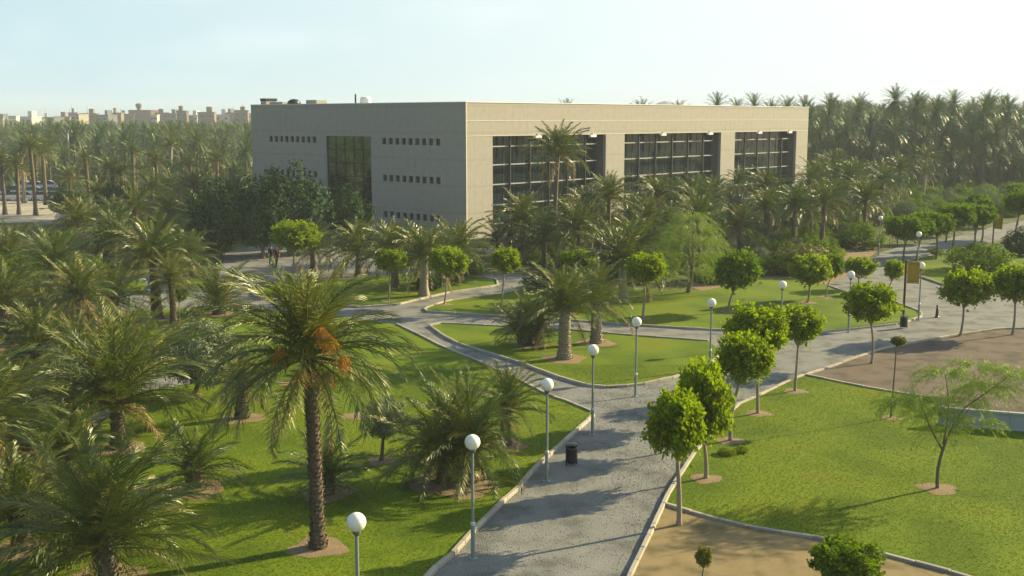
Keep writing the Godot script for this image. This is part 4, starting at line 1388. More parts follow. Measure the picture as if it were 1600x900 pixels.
	kerb("kerb", PackedVector2Array([Vector2(3.04, -28.35), Vector2(3.27, -29.40), Vector2(4.09, -32.12), Vector2(5.28, -36.23), Vector2(6.83, -40.65), Vector2(8.89, -45.62), Vector2(10.02, -48.06), Vector2(11.39, -49.79), Vector2(13.35, -52.55), Vector2(14.44, -53.77), Vector2(16.25, -55.63), Vector2(18.11, -57.78), Vector2(20.35, -60.10), Vector2(23.33, -62.23), Vector2(26.11, -64.12), Vector2(29.19, -65.92), Vector2(34.59, -66.13)]))
	kerb("kerb", PackedVector2Array([Vector2(14.43, -53.64), Vector2(15.38, -52.55), Vector2(16.20, -51.52), Vector2(17.61, -50.15), Vector2(18.92, -49.08)]))
	kerb("kerb", PackedVector2Array([Vector2(5.01, -35.03), Vector2(5.80, -34.26), Vector2(6.79, -33.35), Vector2(7.82, -32.69), Vector2(8.90, -32.27), Vector2(10.74, -30.82), Vector2(12.32, -29.40), Vector2(13.54, -28.06)]))
	kerb("kerb", PackedVector2Array([Vector2(-5.02, -66.96), Vector2(-3.92, -63.54), Vector2(-2.89, -61.32), Vector2(0.49, -56.38), Vector2(2.19, -53.36), Vector2(3.39, -51.64), Vector2(4.64, -51.14), Vector2(6.15, -51.77), Vector2(7.77, -53.09), Vector2(9.96, -55.93), Vector2(11.34, -58.92)]))
	kerb("kerb", PackedVector2Array([Vector2(11.12, -62.23), Vector2(7.58, -63.54), Vector2(3.54, -65.51), Vector2(-1.56, -66.96), Vector2(-4.25, -67.82), Vector2(-5.02, -66.96)]))
	kerb("kerb", PackedVector2Array([Vector2(-5.51, -71.96), Vector2(-0.24, -70.06), Vector2(3.95, -68.70), Vector2(7.45, -67.18), Vector2(12.45, -65.51), Vector2(17.76, -64.71), Vector2(20.05, -65.72), Vector2(23.79, -67.60), Vector2(26.02, -70.06), Vector2(26.62, -71.72), Vector2(26.26, -76.35), Vector2(24.13, -80.38), Vector2(23.84, -83.52)]))
	kerb("kerb", PackedVector2Array([Vector2(2.40, -83.20), Vector2(-1.01, -79.48), Vector2(-4.42, -76.35), Vector2(-5.86, -73.20), Vector2(-5.51, -71.96)]))
	kerb("kerb", PackedVector2Array([Vector2(-19.23, -81.92), Vector2(-18.31, -78.32), Vector2(-15.42, -76.08), Vector2(-12.04, -74.22), Vector2(-10.25, -73.71), Vector2(-7.79, -74.75), Vector2(-4.63, -80.08), Vector2(-1.06, -83.52), Vector2(-1.20, -86.56), Vector2(-4.13, -89.45)]))
	kerb("kerb", PackedVector2Array([Vector2(32.83, -82.55), Vector2(32.52, -90.20), Vector2(33.24, -95.83), Vector2(37.58, -101.24), Vector2(43.17, -107.27)]))
	soil_ring(lawns[0], -5.69, -31.36, 0.85, 0.056)
	soil_ring(lawns[1], 2.75, -57.47, 1.16, 0.056)
	soil_ring(lawns[1], 4.74, -61.68, 1.11, 0.056)
	soil_ring(lawns[0], -0.25, -41.81, 0.80, 0.056)
	soil_ring(lawns[0], -22.28, -69.15, 1.21, 0.056)
	soil_ring(lawns[0], -20.42, -66.54, 0.81, 0.056)
	soil_ring(lawns[0], -18.86, -71.00, 1.17, 0.056)
	soil_ring(lawns[0], -15.02, -41.39, 1.03, 0.056)
	soil_ring(lawns[0], -10.73, -36.49, 1.01, 0.056)
	soil_ring(lawns[0], -11.15, -29.19, 1.09, 0.056)
	soil_ring(lawns[0], -6.22, -36.10, 0.87, 0.056)
	soil_ring(lawns[0], -11.35, -45.72, 0.94, 0.056)
	soil_ring(lawns[0], -15.69, -38.07, 0.90, 0.056)
	soil_ring(lawns[0], -14.33, -31.26, 0.91, 0.056)
	soil_ring(lawns[0], -1.95, -37.23, 1.50, 0.056)
	soil_ring(lawns[1], 0.96, -61.14, 1.00, 0.056)
	soil_ring(lawns[0], -10.82, -52.03, 0.50, 0.056)
	soil_ring(lawns[0], -6.63, -46.03, 0.60, 0.056)
	soil_ring(lawns[4], 6.78, -37.71, 0.55, 0.056)
	soil_ring(lawns[4], 8.52, -42.33, 0.55, 0.056)
	soil_ring(lawns[4], 10.49, -46.44, 0.55, 0.056)
	soil_ring(lawns[4], 13.06, -50.39, 0.55, 0.056)
	soil_ring(lawns[2], 20.21, -75.54, 0.55, 0.056)
	soil_ring(lawns[2], 22.09, -77.75, 0.55, 0.056)
	soil_ring(lawns[2], 14.10, -71.96, 0.55, 0.056)
	soil_ring(lawns[2], 8.21, -69.38, 0.55, 0.056)
	soil_ring(lawns[2], -4.59, -74.75, 0.55, 0.056)
	soil_ring(lawns[2], -0.71, -72.45, 0.55, 0.056)
	soil_ring(lawns[3], -8.53, -76.35, 0.55, 0.056)
	soil_ring(lawns[0], -14.50, -49.43, 0.55, 0.056)
	soil_ring(lawns[0], -4.80, -39.78, 0.55, 0.056)
	soil_ring(lawns[0], -20.47, -68.04, 0.40, 0.056)
	soil_ring(lawns[4], 15.92, -45.72, 0.40, 0.056)
	soil_ring(lawns[4], 14.47, -36.62, 0.65, 0.056)
	var hill := Tris.new()
	var hp: Array[Vector3] = []
	for i in 41:
		var u := i / 40.0
		var x := lerpf(60.0, 420.0, u)
		hp.append(Vector3(x, 20.0 + 14.0 * exp(-pow((x - 205.0) / 34.0, 2.0)) + 7.0 * exp(-pow((x - 300.0) / 60.0, 2.0)) + 1.2 * sin(i * 1.7), -1500.0 + 25.0 * sin(u * 9.0)))
	for i in 40:
		hill.quad(hp[i], hp[i + 1], Vector3(hp[i + 1].x, -1, -1380), Vector3(hp[i].x, -1, -1380), Vector3(hp[i].x, -300, -1600))
		hill.quad(hp[i], hp[i + 1], Vector3(hp[i + 1].x, -1, -1640), Vector3(hp[i].x, -1, -1640), Vector3(hp[i].x, -300, -1400))
	tag(obj("hills", hill, M.distant_hill, self), "", "", "", "structure")

	# ---- the building and the town
	block()
	city_block(Vector3(-283.38, 0.0, -620.00), 0.36, 9.11, 12.35, 14.0, lin(0.28, 0.255, 0.21), 0, "wide cream town building of medium height, near the left edge, flat roof")
	city_block(Vector3(-294.35, 0.0, -657.00), 0.01, 5.20, 11.64, 14.0, lin(0.12, 0.13, 0.14), 1, "square grey town building low, near the left edge, roof hut")
	city_block(Vector3(-306.03, 0.0, -694.00), 0.26, 5.88, 13.57, 14.0, lin(0.42, 0.41, 0.39), 0, "square white town building of medium height, near the left edge, flat roof")
	city_block(Vector3(-316.77, 0.0, -731.00), 0.35, 7.43, 9.66, 14.0, lin(0.2, 0.165, 0.13), 1, "square beige town building low, near the left edge, roof hut")
	city_block(Vector3(-275.13, 0.0, -648.00), 0.00, 6.22, 13.10, 14.0, lin(0.42, 0.41, 0.39), 1, "square white town building of medium height, near the left edge, roof hut")
	city_block(Vector3(-286.00, 0.0, -685.00), 0.25, 3.87, 11.61, 14.0, lin(0.2, 0.165, 0.13), 0, "narrow beige town building low, near the left edge, flat roof")
	city_block(Vector3(-296.96, 0.0, -722.00), 0.35, 6.53, 12.94, 14.0, lin(0.42, 0.41, 0.39), 1, "square white town building of medium height, left of the brick block, roof hut")
	city_block(Vector3(-257.77, 0.0, -639.00), -0.01, 4.33, 12.72, 14.0, lin(0.12, 0.13, 0.14), 0, "narrow grey town building low, left of the brick block, flat roof")
	city_block(Vector3(-267.73, 0.0, -676.00), 0.24, 8.40, 13.19, 14.0, lin(0.19, 0.12, 0.105), 1, "wide pink town building of medium height, left of the brick block, roof hut")
	city_block(Vector3(-276.14, 0.0, -713.00), 0.33, 5.24, 15.73, 14.0, lin(0.2, 0.165, 0.13), 1, "narrow beige town building standing tall, left of the brick block, roof hut")
	city_block(Vector3(-240.25, 0.0, -630.00), -0.02, 4.27, 14.49, 14.0, lin(0.28, 0.255, 0.21), 0, "narrow cream town building of medium height, left of the brick block, flat roof")
	city_block(Vector3(-248.71, 0.0, -667.00), 0.23, 9.04, 15.05, 14.0, lin(0.14, 0.105, 0.08), 1, "wide brown town building of medium height, left of the brick block, roof hut")
	city_block(Vector3(-255.75, 0.0, -704.00), 0.32, 3.98, 11.60, 14.0, lin(0.12, 0.13, 0.14), 0, "narrow grey town building low, left of the brick block, flat roof, right one")
	city_block(Vector3(-222.09, 0.0, -621.00), -0.03, 6.32, 14.06, 14.0, lin(0.12, 0.13, 0.14), 1, "square grey town building of medium height, left of the brick block, roof hut")
	city_block(Vector3(-229.56, 0.0, -658.00), 0.22, 6.32, 15.36, 14.0, lin(0.2, 0.165, 0.13), 1, "square beige town building of medium height, left of the brick block, roof hut")
	city_block(Vector3(-236.18, 0.0, -695.00), 0.31, 8.25, 14.83, 14.0, lin(0.19, 0.12, 0.105), 1, "square pink town building standing tall, left of the brick block, roof hut")
	city_block(Vector3(-238.00, 0.0, -732.00), -0.04, 14.47, 17.38, 14.0, lin(0.14, 0.07, 0.055), 0, "large brick-red town block with a round turret on its roof")
	var turret := Tris.new()
	turret.lathe([Vector2(1.3, 17.38), Vector2(1.3, 19.38), Vector2(1.9, 19.78), Vector2(1.9, 21.78), Vector2(0.0, 22.28)], 12, Vector3(-3.0, 0, 0))
	obj("turret", turret, M.rust, get_child(get_child_count() - 1))
	city_block(Vector3(-204.42, 0.0, -649.00), 0.20, 3.30, 14.20, 14.0, lin(0.42, 0.41, 0.39), 0, "narrow white town building of medium height, right of the brick block, flat roof")
	city_block(Vector3(-212.00, 0.0, -686.00), 0.30, 7.75, 15.55, 14.0, lin(0.19, 0.12, 0.105), 1, "square pink town building standing tall, right of the brick block, roof hut")
	city_block(Vector3(-215.88, 0.0, -723.00), -0.05, 7.76, 15.39, 14.0, lin(0.12, 0.13, 0.14), 1, "square grey town building of medium height, right of the brick block, roof hut")
	city_block(Vector3(-186.03, 0.0, -640.00), 0.19, 5.42, 16.32, 14.0, lin(0.14, 0.105, 0.08), 1, "square brown town building standing tall, right of the brick block, roof hut")
	city_block(Vector3(-192.58, 0.0, -677.00), 0.29, 4.21, 13.53, 14.0, lin(0.12, 0.13, 0.14), 0, "narrow grey town building of medium height, right of the brick block, flat roof")
	city_block(Vector3(-198.87, 0.0, -714.00), -0.06, 5.65, 14.13, 14.0, lin(0.42, 0.41, 0.39), 1, "square white town building of medium height, just left of the building, roof hut")
	city_block(Vector3(-169.87, 0.0, -631.00), 0.18, 8.91, 15.53, 14.0, lin(0.2, 0.165, 0.13), 1, "wide beige town building standing tall, just left of the building, roof hut")
	city_block(Vector3(-171.34, 0.0, -668.00), 0.28, 9.06, 14.30, 14.0, lin(0.42, 0.41, 0.39), 1, "wide white town building of medium height, just left of the building, roof hut")
	city_block(Vector3(-173.86, 0.0, -705.00), -0.08, 6.77, 15.68, 14.0, lin(0.12, 0.13, 0.14), 1, "square grey town building of medium height, just left of the building, roof hut")
	city_block(Vector3(-148.30, 0.0, -622.00), 0.17, 7.03, 16.52, 14.0, lin(0.19, 0.12, 0.105), 1, "square pink town building standing tall, just left of the building, roof hut")
	city_block(Vector3(-151.91, 0.0, -659.00), 0.26, 5.96, 14.98, 14.0, lin(0.42, 0.41, 0.39), 0, "square white town building of medium height, just left of the building, flat roof")
	city_block(Vector3(213.13, 0.0, -696.00), -0.35, 6.29, 19.86, 14.0, lin(0.14, 0.105, 0.08), 0, "square brown town building standing tall, on the right skyline, flat roof")
	city_block(Vector3(211.62, 0.0, -733.00), -0.09, 9.11, 13.80, 14.0, lin(0.12, 0.13, 0.14), 1, "wide grey town building of medium height, on the right skyline, roof hut")
	city_block(Vector3(262.57, 0.0, -650.00), -0.04, 11.02, 13.47, 14.0, lin(0.2, 0.165, 0.13), 0, "wide beige town building of medium height, on the right skyline, flat roof")
	city_block(Vector3(300.81, 0.0, -687.00), -0.41, 11.64, 14.39, 14.0, lin(0.12, 0.13, 0.14), 1, "wide grey town building of medium height, on the right skyline, roof hut, right one")
	city_block(Vector3(-78.0, 0.0, -83.0), 1.47, 30.0, 10.2, 14.0, lin(0.5, 0.5, 0.47), 1, "white low building left of the park, mirrored in the stair glass")

	# ---- palms
	palm(Vector3(-5.69, 0.00, -31.36), 6.05, 3.32, 74, 0.19, "tall", 2, 1, 1000, "tall date palm with orange fruit bunches on the front lawn, tallest near palm", "date palms on the lawns")
	palm(Vector3(2.75, 0.00, -57.47), 2.99, 2.85, 58, 0.29, "up", 2, 0, 1001, "stout date palm with pale scaly trunk in the middle of the small centre lawn", "date palms on the lawns")
	palm(Vector3(4.74, 0.00, -61.68), 2.58, 2.66, 50, 0.27, "up", 2, 1, 1002, "pale-trunked date palm just behind the stout palm on the small centre lawn", "date palms on the lawns")
	palm(Vector3(-0.25, 0.00, -41.81), 1.75, 1.99, 44, 0.17, "up", 2, 1, 1003, "small date palm with thin trunk right of the many-stemmed clump", "date palms on the lawns")
	palm(Vector3(-22.28, 0.00, -69.15), 4.20, 3.30, 62, 0.30, "full", 2, 1, 1004, "tall date palm with cream flower sheaths beside the left path", "date palms on the lawns")
	palm(Vector3(-20.42, 0.00, -66.54), 3.12, 2.05, 44, 0.17, "full", 2, 1, 1005, "yellowish date palm with slim dark trunk right of the flowering palm", "date palms on the lawns")
	palm(Vector3(-18.86, 0.00, -71.00), 0.92, 3.51, 40, 0.29, "bush", 2, 1, 1006, "low palm without trunk beside the shaded plaza", "date palms on the lawns")
	palm(Vector3(-15.02, 0.00, -41.39), 2.11, 4.11, 54, 0.24, "up", 2, 0, 1007, "palm with tall upright fronds left of the olive tree", "date palms on the lawns")
	palm(Vector3(-10.73, 0.00, -36.49), 0.94, 2.04, 44, 0.24, "bush", 2, 2, 1008, "small squat palm alone on the front lawn, left of the tall fruiting palm", "date palms on the lawns")
	palm(Vector3(-11.15, 0.00, -29.19), 1.29, 3.38, 64, 0.26, "bush", 2, 0, 1009, "big arching palm filling the bottom left corner", "date palms on the lawns")
	palm(Vector3(-17.37, 0.00, -34.49), 3.07, 3.38, 56, 0.25, "full", 2, 0, 1010, "palm at the left edge with long fronds reaching into view", "date palms on the lawns")
	palm(Vector3(-31.50, 0.00, -76.63), 2.59, 3.39, 54, 0.27, "full", 2, 2, 1011, "palm with pale forked trunk at the far left, above the yellow bushes", "date palms on the lawns")
	palm(Vector3(-23.64, 0.00, -60.27), 3.20, 2.75, 54, 0.23, "full", 2, 1, 1012, "palm with dark trunk standing in front of the yellow bushes", "date palms on the lawns")
	palm(Vector3(-38.67, 0.00, -85.87), 2.25, 3.40, 50, 0.27, "full", 2, 0, 1013, "left-edge palm level with the car park corner", "date palms on the lawns")
	palm(Vector3(-6.22, 0.00, -36.10), 0.80, 2.02, 36, 0.19, "bush", 2, 2, 1014, "low young palm half hidden behind the tall fruiting palm trunk", "date palms on the lawns")
	palm(Vector3(-11.35, 0.00, -45.72), 1.74, 1.85, 42, 0.22, "full", 2, 0, 1015, "shaded palm between the olive tree and the tall fruiting palm", "date palms on the lawns")
	palm(Vector3(-6.28, 0.00, -78.61), 2.98, 3.16, 54, 0.30, "full", 1, 1, 1016, "palm with thick ringed trunk at the far lawn edge by the path fork", "date palms on the lawns")
	palm(Vector3(-8.73, 0.00, -82.55), 2.98, 3.21, 50, 0.26, "full", 1, 0, 1017, "palm behind the lollipop tree on the far lawn", "date palms on the lawns")
	palm(Vector3(-4.07, 0.00, -85.87), 2.74, 3.11, 50, 0.27, "full", 1, 1, 1018, "palm on the far lawn directly below the building corner", "date palms on the lawns")
	palm(Vector3(-5.29, 0.00, -83.20), 2.23, 2.69, 44, 0.22, "full", 1, 0, 1019, "shorter palm between two thick palms on the far lawn", "date palms on the lawns")
	palm(Vector3(7.59, 0.00, -75.81), 3.01, 3.64, 54, 0.29, "full", 1, 0, 1020, "palm with stubby pale trunk behind the round tree on the long lawn", "date palms on the lawns")
	palm(Vector3(3.99, 0.00, -105.18), 9.49, 3.52, 52, 0.21, "full", 1, 1, 1021, "tall slim palm standing against the first glazed bay", "date palms on the lawns")
	palm(Vector3(8.35, 0.00, -96.69), 6.06, 2.68, 46, 0.19, "full", 1, 1, 1022, "palm in front of the pier between first and second glazed bays", "date palms on the lawns")
	palm(Vector3(0.89, 0.00, -96.69), 4.02, 3.37, 48, 0.22, "full", 1, 1, 1023, "palm covering the foot of the first glazed bay", "date palms on the lawns")
	palm(Vector3(2.69, 0.00, -93.34), 2.59, 3.13, 46, 0.22, "full", 1, 0, 1024, "leafy palm right of the palm at the foot of the first bay", "date palms on the lawns")
	palm(Vector3(5.53, 0.00, -91.35), 3.86, 3.19, 48, 0.21, "full", 1, 0, 1025, "palm under the right half of the first glazed bay", "date palms on the lawns")
	palm(Vector3(-1.27, 0.00, -100.29), 1.86, 2.59, 40, 0.20, "full", 1, 2, 1026, "small palm at the building corner", "date palms on the lawns")
	palm(Vector3(-12.29, 0.00, -88.71), 2.27, 3.44, 46, 0.23, "full", 1, 1, 1027, "palm behind the tall fruiting palm crown, near the side wall", "date palms on the lawns")
	palm(Vector3(-16.40, 0.00, -91.74), 2.08, 3.08, 40, 0.24, "full", 1, 0, 1028, "palm beside the bright tree left of the glazed strip", "date palms on the lawns")
	palm(Vector3(-23.99, 0.00, -55.49), 1.49, 2.76, 46, 0.23, "bush", 2, 0, 1029, "bushy palm below the yellow bushes at the left", "date palms on the lawns")
	palm(Vector3(-19.34, 0.00, -50.76), 0.97, 2.53, 44, 0.24, "bush", 2, 2, 1030, "bushy palm between the yellow bushes and the upright-frond palm", "date palms on the lawns")
	palm(Vector3(-19.40, 0.00, -42.42), 1.54, 2.55, 50, 0.23, "full", 2, 0, 1031, "palm at the left edge above the big corner palm", "date palms on the lawns")
	palm(Vector3(-15.69, 0.00, -38.07), 1.05, 2.28, 46, 0.20, "bush", 2, 2, 1032, "dense low palm behind the big corner palm", "date palms on the lawns")
	palm(Vector3(-14.33, 0.00, -31.26), 1.17, 2.98, 50, 0.21, "bush", 2, 0, 1033, "dark low palm at the left edge of the front row", "date palms on the lawns")
	palm(Vector3(-29.13, 0.00, -62.97), 2.23, 3.02, 50, 0.24, "full", 2, 0, 1034, "palm at the left edge beside the yellow bushes", "date palms on the lawns")
	palm(Vector3(-23.40, 0.00, -64.91), 2.22, 2.74, 46, 0.23, "full", 2, 0, 1035, "palm left of the flowering palm", "date palms on the lawns")
	palm(Vector3(-38.62, 0.00, -99.83), 3.46, 3.35, 46, 0.20, "full", 1, 1, 1036, "palm with dark trunk right of the car park", "date palms on the lawns")
	palm(Vector3(-33.36, 0.00, -93.34), 2.70, 3.62, 48, 0.22, "full", 1, 2, 1037, "palm behind the flowering palm on its left", "date palms on the lawns")
	palm(Vector3(-28.35, 0.00, -102.20), 3.24, 3.56, 46, 0.21, "full", 1, 2, 1038, "dark palm in the shade left of the building", "date palms on the lawns")
	palm(Vector3(-25.80, 0.00, -89.45), 1.82, 2.77, 40, 0.21, "full", 1, 0, 1039, "palm between the flowering palm and the dark trees", "date palms on the lawns")
	palm_clump(Vector3(-1.95, 0.00, -37.23), [[-0.35, 0.1, 1.15], [0.4, 0.15, 1.5], [0.05, -0.35, 1.7]], 2.65, 32, 2, 1, 1201, "many-stemmed palm clump behind the second lamp beside the main path")
	palm_clump(Vector3(0.96, 0.00, -61.14), [[-0.4, 0.0, 0.9], [0.35, 0.1, 1.0], [0.0, -0.3, 1.3]], 2.2, 24, 2, 0, 1202, "fan-shaped palm clump left of the stout palm on the small centre lawn")
	palm(Vector3(-66.76, 0.00, -147.31), 7.29, 2.36, 38, 0.25, "full", 1, 0, 1300, "slim bare-trunked palm beside the car park, first from the left edge", "slim palms round the car park")
	palm(Vector3(-64.91, 0.00, -147.31), 6.46, 2.36, 38, 0.25, "full", 1, 1, 1301, "slim palm beside the car park, second from the left edge", "slim palms round the car park")
	palm(Vector3(-73.00, 0.00, -167.66), 5.05, 2.68, 38, 0.29, "full", 1, 2, 1302, "short palm between the parked cars and the pale pavement", "slim palms round the car park")
	palm(Vector3(-62.30, 0.00, -146.32), 8.97, 2.34, 38, 0.25, "full", 1, 0, 1303, "slim tall palm with thin crown right of the parked cars' gap", "slim palms round the car park")
	palm(Vector3(-68.19, 0.00, -163.89), 7.81, 2.62, 38, 0.28, "full", 1, 1, 1304, "slim palm at the right end of the visible parked cars", "slim palms round the car park")
	palm(Vector3(-53.33, 0.00, -150.35), 6.08, 2.41, 38, 0.26, "full", 1, 2, 1305, "slim palm with dark trunk behind the flowering palm's left fronds", "slim palms round the car park")
	palm(Vector3(-52.21, 0.00, -150.35), 5.48, 2.41, 38, 0.26, "full", 1, 0, 1306, "close companion of the slim dark-trunked palm, on its right", "slim palms round the car park")
	palm(Vector3(-59.19, 0.00, -156.83), 6.95, 2.51, 38, 0.27, "full", 1, 1, 1307, "palm rising in front of the parked silver cars", "slim palms round the car park")
	palm(Vector3(-58.74, 0.00, -174.33), 7.51, 2.79, 38, 0.30, "full", 1, 2, 1308, "slim palm left of the tall light mast's right neighbour", "slim palms round the car park")
	palm(Vector3(-47.48, 0.00, -150.35), 6.93, 2.41, 38, 0.26, "full", 1, 0, 1309, "slim palm above the flowering palm", "slim palms round the car park")
	palm(Vector3(-57.61, 0.00, -189.40), 8.15, 3.03, 38, 0.32, "full", 1, 1, 1310, "tallest slim palm above the flowering palm, pale trunk", "slim palms round the car park")
	palm(Vector3(-47.54, 0.00, -166.38), 5.86, 2.66, 38, 0.29, "full", 1, 2, 1311, "palm in front of the violet shrubs left of the building", "slim palms round the car park")
	palm(Vector3(-46.53, 0.00, -177.16), 6.23, 2.83, 38, 0.30, "full", 1, 0, 1312, "palm nearest the left end of the side wall", "slim palms round the car park")
	palm(Vector3(-60.17, 0.00, -152.45), 4.69, 2.44, 38, 0.26, "full", 1, 1, 1313, "palm below the tall light mast", "slim palms round the car park")
	palm(Vector3(-37.50, 0.00, -152.45), 5.12, 2.44, 38, 0.26, "full", 1, 2, 1314, "palm tucked against the shaded trees at the left end of the building", "slim palms round the car park")
	palm(Vector3(2.94, 0.00, -100.55), 2.97, 2.37, 40, 0.16, "full", 1, 2, 2000, "first palm from the left in the middle row in front of the first glazed bay", "date palms before the long facade")
	palm(Vector3(5.50, 0.00, -114.32), 3.10, 2.48, 44, 0.19, "full", 1, 0, 2001, "second palm from the left in the middle row in front of the first glazed bay", "date palms before the long facade")
	palm(Vector3(7.05, 0.00, -110.78), 4.19, 2.62, 37, 0.16, "full", 1, 0, 2002, "third palm from the left in the middle row in front of the first glazed bay", "date palms before the long facade")
	palm(Vector3(8.59, 0.00, -103.66), 3.50, 2.42, 35, 0.19, "full", 1, 2, 2003, "fourth palm from the left in the middle row in front of the first glazed bay", "date palms before the long facade")
	palm(Vector3(10.27, 0.00, -122.13), 4.76, 2.44, 43, 0.19, "full", 1, 0, 2004, "fifth palm from the left in the middle row in front of the first glazed bay", "date palms before the long facade")
	palm(Vector3(11.32, 0.00, -106.02), 3.69, 2.74, 35, 0.19, "full", 1, 2, 2005, "first palm from the left in the middle row in front of the second glazed bay", "date palms before the long facade")
	palm(Vector3(9.75, 0.00, -84.16), 3.29, 2.84, 40, 0.21, "full", 1, 1, 2006, "first palm from the left in the front row in front of the second glazed bay", "date palms before the long facade")
	palm(Vector3(11.76, 0.00, -95.25), 4.21, 2.66, 38, 0.17, "full", 1, 0, 2007, "second palm from the left in the front row in front of the second glazed bay", "date palms before the long facade")
	palm(Vector3(15.78, 0.00, -125.26), 4.48, 2.50, 43, 0.18, "full", 1, 1, 2008, "first palm from the left in the back row in front of the second glazed bay", "date palms before the long facade")
	palm(Vector3(14.92, 0.00, -114.12), 4.90, 2.88, 38, 0.20, "full", 1, 0, 2009, "second palm from the left in the middle row in front of the second glazed bay", "date palms before the long facade")
	palm(Vector3(14.24, 0.00, -101.88), 3.08, 2.63, 39, 0.17, "full", 1, 1, 2010, "third palm from the left in the middle row in front of the second glazed bay", "date palms before the long facade")
	palm(Vector3(17.18, 0.00, -119.84), 3.81, 3.07, 35, 0.21, "full", 1, 2, 2011, "fourth palm from the left in the middle row in front of the second glazed bay", "date palms before the long facade")
	palm(Vector3(18.38, 0.00, -115.47), 4.69, 2.95, 39, 0.20, "full", 1, 2, 2012, "fifth palm from the left in the middle row in front of the second glazed bay", "date palms before the long facade")
	palm(Vector3(15.92, 0.00, -98.35), 3.99, 2.94, 35, 0.21, "full", 1, 1, 2013, "third palm from the left in the front row in front of the second glazed bay", "date palms before the long facade")
	palm(Vector3(22.63, 0.00, -134.75), 3.94, 2.83, 34, 0.20, "full", 1, 1, 2014, "second palm from the left in the back row in front of the second glazed bay", "date palms before the long facade")
	palm(Vector3(18.27, 0.00, -108.52), 4.35, 3.09, 41, 0.18, "full", 1, 1, 2015, "sixth palm from the left in the middle row in front of the second glazed bay", "date palms before the long facade")
	palm(Vector3(14.64, 0.00, -86.78), 4.93, 2.58, 41, 0.18, "full", 1, 2, 2016, "fourth palm from the left in the front row in front of the second glazed bay", "date palms before the long facade")
	palm(Vector3(20.69, 0.00, -121.51), 3.08, 2.35, 38, 0.17, "full", 1, 0, 2017, "seventh palm from the left in the middle row in front of the second glazed bay", "date palms before the long facade")
	palm(Vector3(22.58, 0.00, -126.58), 3.75, 3.03, 41, 0.16, "full", 1, 1, 2018, "third palm from the left in the back row in front of the second glazed bay", "date palms before the long facade")
	palm(Vector3(25.58, 0.00, -140.93), 3.76, 2.52, 36, 0.21, "full", 1, 2, 2019, "fourth palm from the left in the back row in front of the second glazed bay", "date palms before the long facade")
	palm(Vector3(25.14, 0.00, -129.20), 3.47, 2.63, 39, 0.20, "full", 1, 1, 2020, "first palm from the left in the back row in front of the third glazed bay", "date palms before the long facade")
	palm(Vector3(27.70, 0.00, -135.76), 5.10, 2.42, 36, 0.17, "full", 1, 2, 2021, "second palm from the left in the back row in front of the third glazed bay", "date palms before the long facade")
	palm(Vector3(19.92, 0.00, -97.38), 3.36, 2.69, 43, 0.17, "full", 1, 1, 2022, "first palm from the left in the front row in front of the third glazed bay", "date palms before the long facade")
	palm(Vector3(31.29, 0.00, -142.29), 2.81, 2.64, 39, 0.20, "full", 1, 1, 2023, "third palm from the left in the back row in front of the third glazed bay", "date palms before the long facade")
	palm(Vector3(28.79, 0.00, -127.12), 5.09, 2.85, 42, 0.22, "full", 1, 2, 2024, "fourth palm from the left in the back row in front of the third glazed bay", "date palms before the long facade")
	palm(Vector3(23.99, 0.00, -105.00), 4.42, 2.34, 44, 0.21, "full", 1, 1, 2025, "first palm from the left in the middle row in front of the third glazed bay", "date palms before the long facade")
	palm(Vector3(26.05, 0.00, -113.83), 3.76, 2.62, 41, 0.20, "full", 1, 0, 2026, "second palm from the left in the middle row in front of the third glazed bay", "date palms before the long facade")
	palm(Vector3(29.02, 0.00, -122.30), 3.26, 3.09, 41, 0.17, "full", 1, 1, 2027, "third palm from the left in the middle row in front of the third glazed bay", "date palms before the long facade")
	palm(Vector3(31.51, 0.00, -130.47), 4.24, 2.38, 43, 0.17, "full", 1, 0, 2028, "fifth palm from the left in the back row in front of the third glazed bay", "date palms before the long facade")
	palm(Vector3(25.03, 0.00, -99.23), 5.08, 2.79, 35, 0.21, "full", 1, 2, 2029, "second palm from the left in the front row in front of the third glazed bay", "date palms before the long facade")
	palm(Vector3(29.73, 0.00, -115.74), 3.70, 2.81, 39, 0.20, "full", 1, 1, 2030, "fourth palm from the left in the middle row in front of the third glazed bay", "date palms before the long facade")
	palm(Vector3(45.99, 0.00, -177.01), 3.09, 2.98, 41, 0.19, "full", 1, 1, 2031, "sixth palm from the left in the back row in front of the third glazed bay", "date palms before the long facade")
	palm(Vector3(37.16, 0.00, -141.66), 3.01, 2.38, 39, 0.20, "full", 1, 1, 2032, "seventh palm from the left in the back row in front of the third glazed bay", "date palms before the long facade")
	palm(Vector3(33.30, 0.00, -124.81), 5.57, 2.43, 34, 0.17, "full", 1, 2, 2033, "first palm from the left in the back row right of the building end", "date palms before the long facade")
	palm(Vector3(28.65, 0.00, -107.04), 4.40, 2.85, 34, 0.21, "full", 1, 1, 2034, "first palm from the left in the middle row right of the building end", "date palms before the long facade")
	palm(Vector3(35.47, 0.00, -131.95), 5.95, 2.99, 38, 0.19, "full", 1, 0, 2035, "second palm from the left in the back row right of the building end", "date palms before the long facade")
	palm(Vector3(42.32, 0.00, -156.48), 4.39, 2.48, 42, 0.21, "full", 1, 1, 2036, "third palm from the left in the back row right of the building end", "date palms before the long facade")
	palm(Vector3(28.14, 0.00, -101.31), 5.09, 2.79, 37, 0.21, "full", 1, 1, 2037, "second palm from the left in the middle row right of the building end", "date palms before the long facade")
	palm(Vector3(42.19, 0.00, -151.08), 5.35, 2.48, 42, 0.19, "full", 1, 2, 2038, "fourth palm from the left in the back row right of the building end", "date palms before the long facade")
	palm(Vector3(31.26, 0.00, -111.54), 3.57, 2.32, 38, 0.19, "full", 1, 0, 2039, "third palm from the left in the middle row right of the building end", "date palms before the long facade")
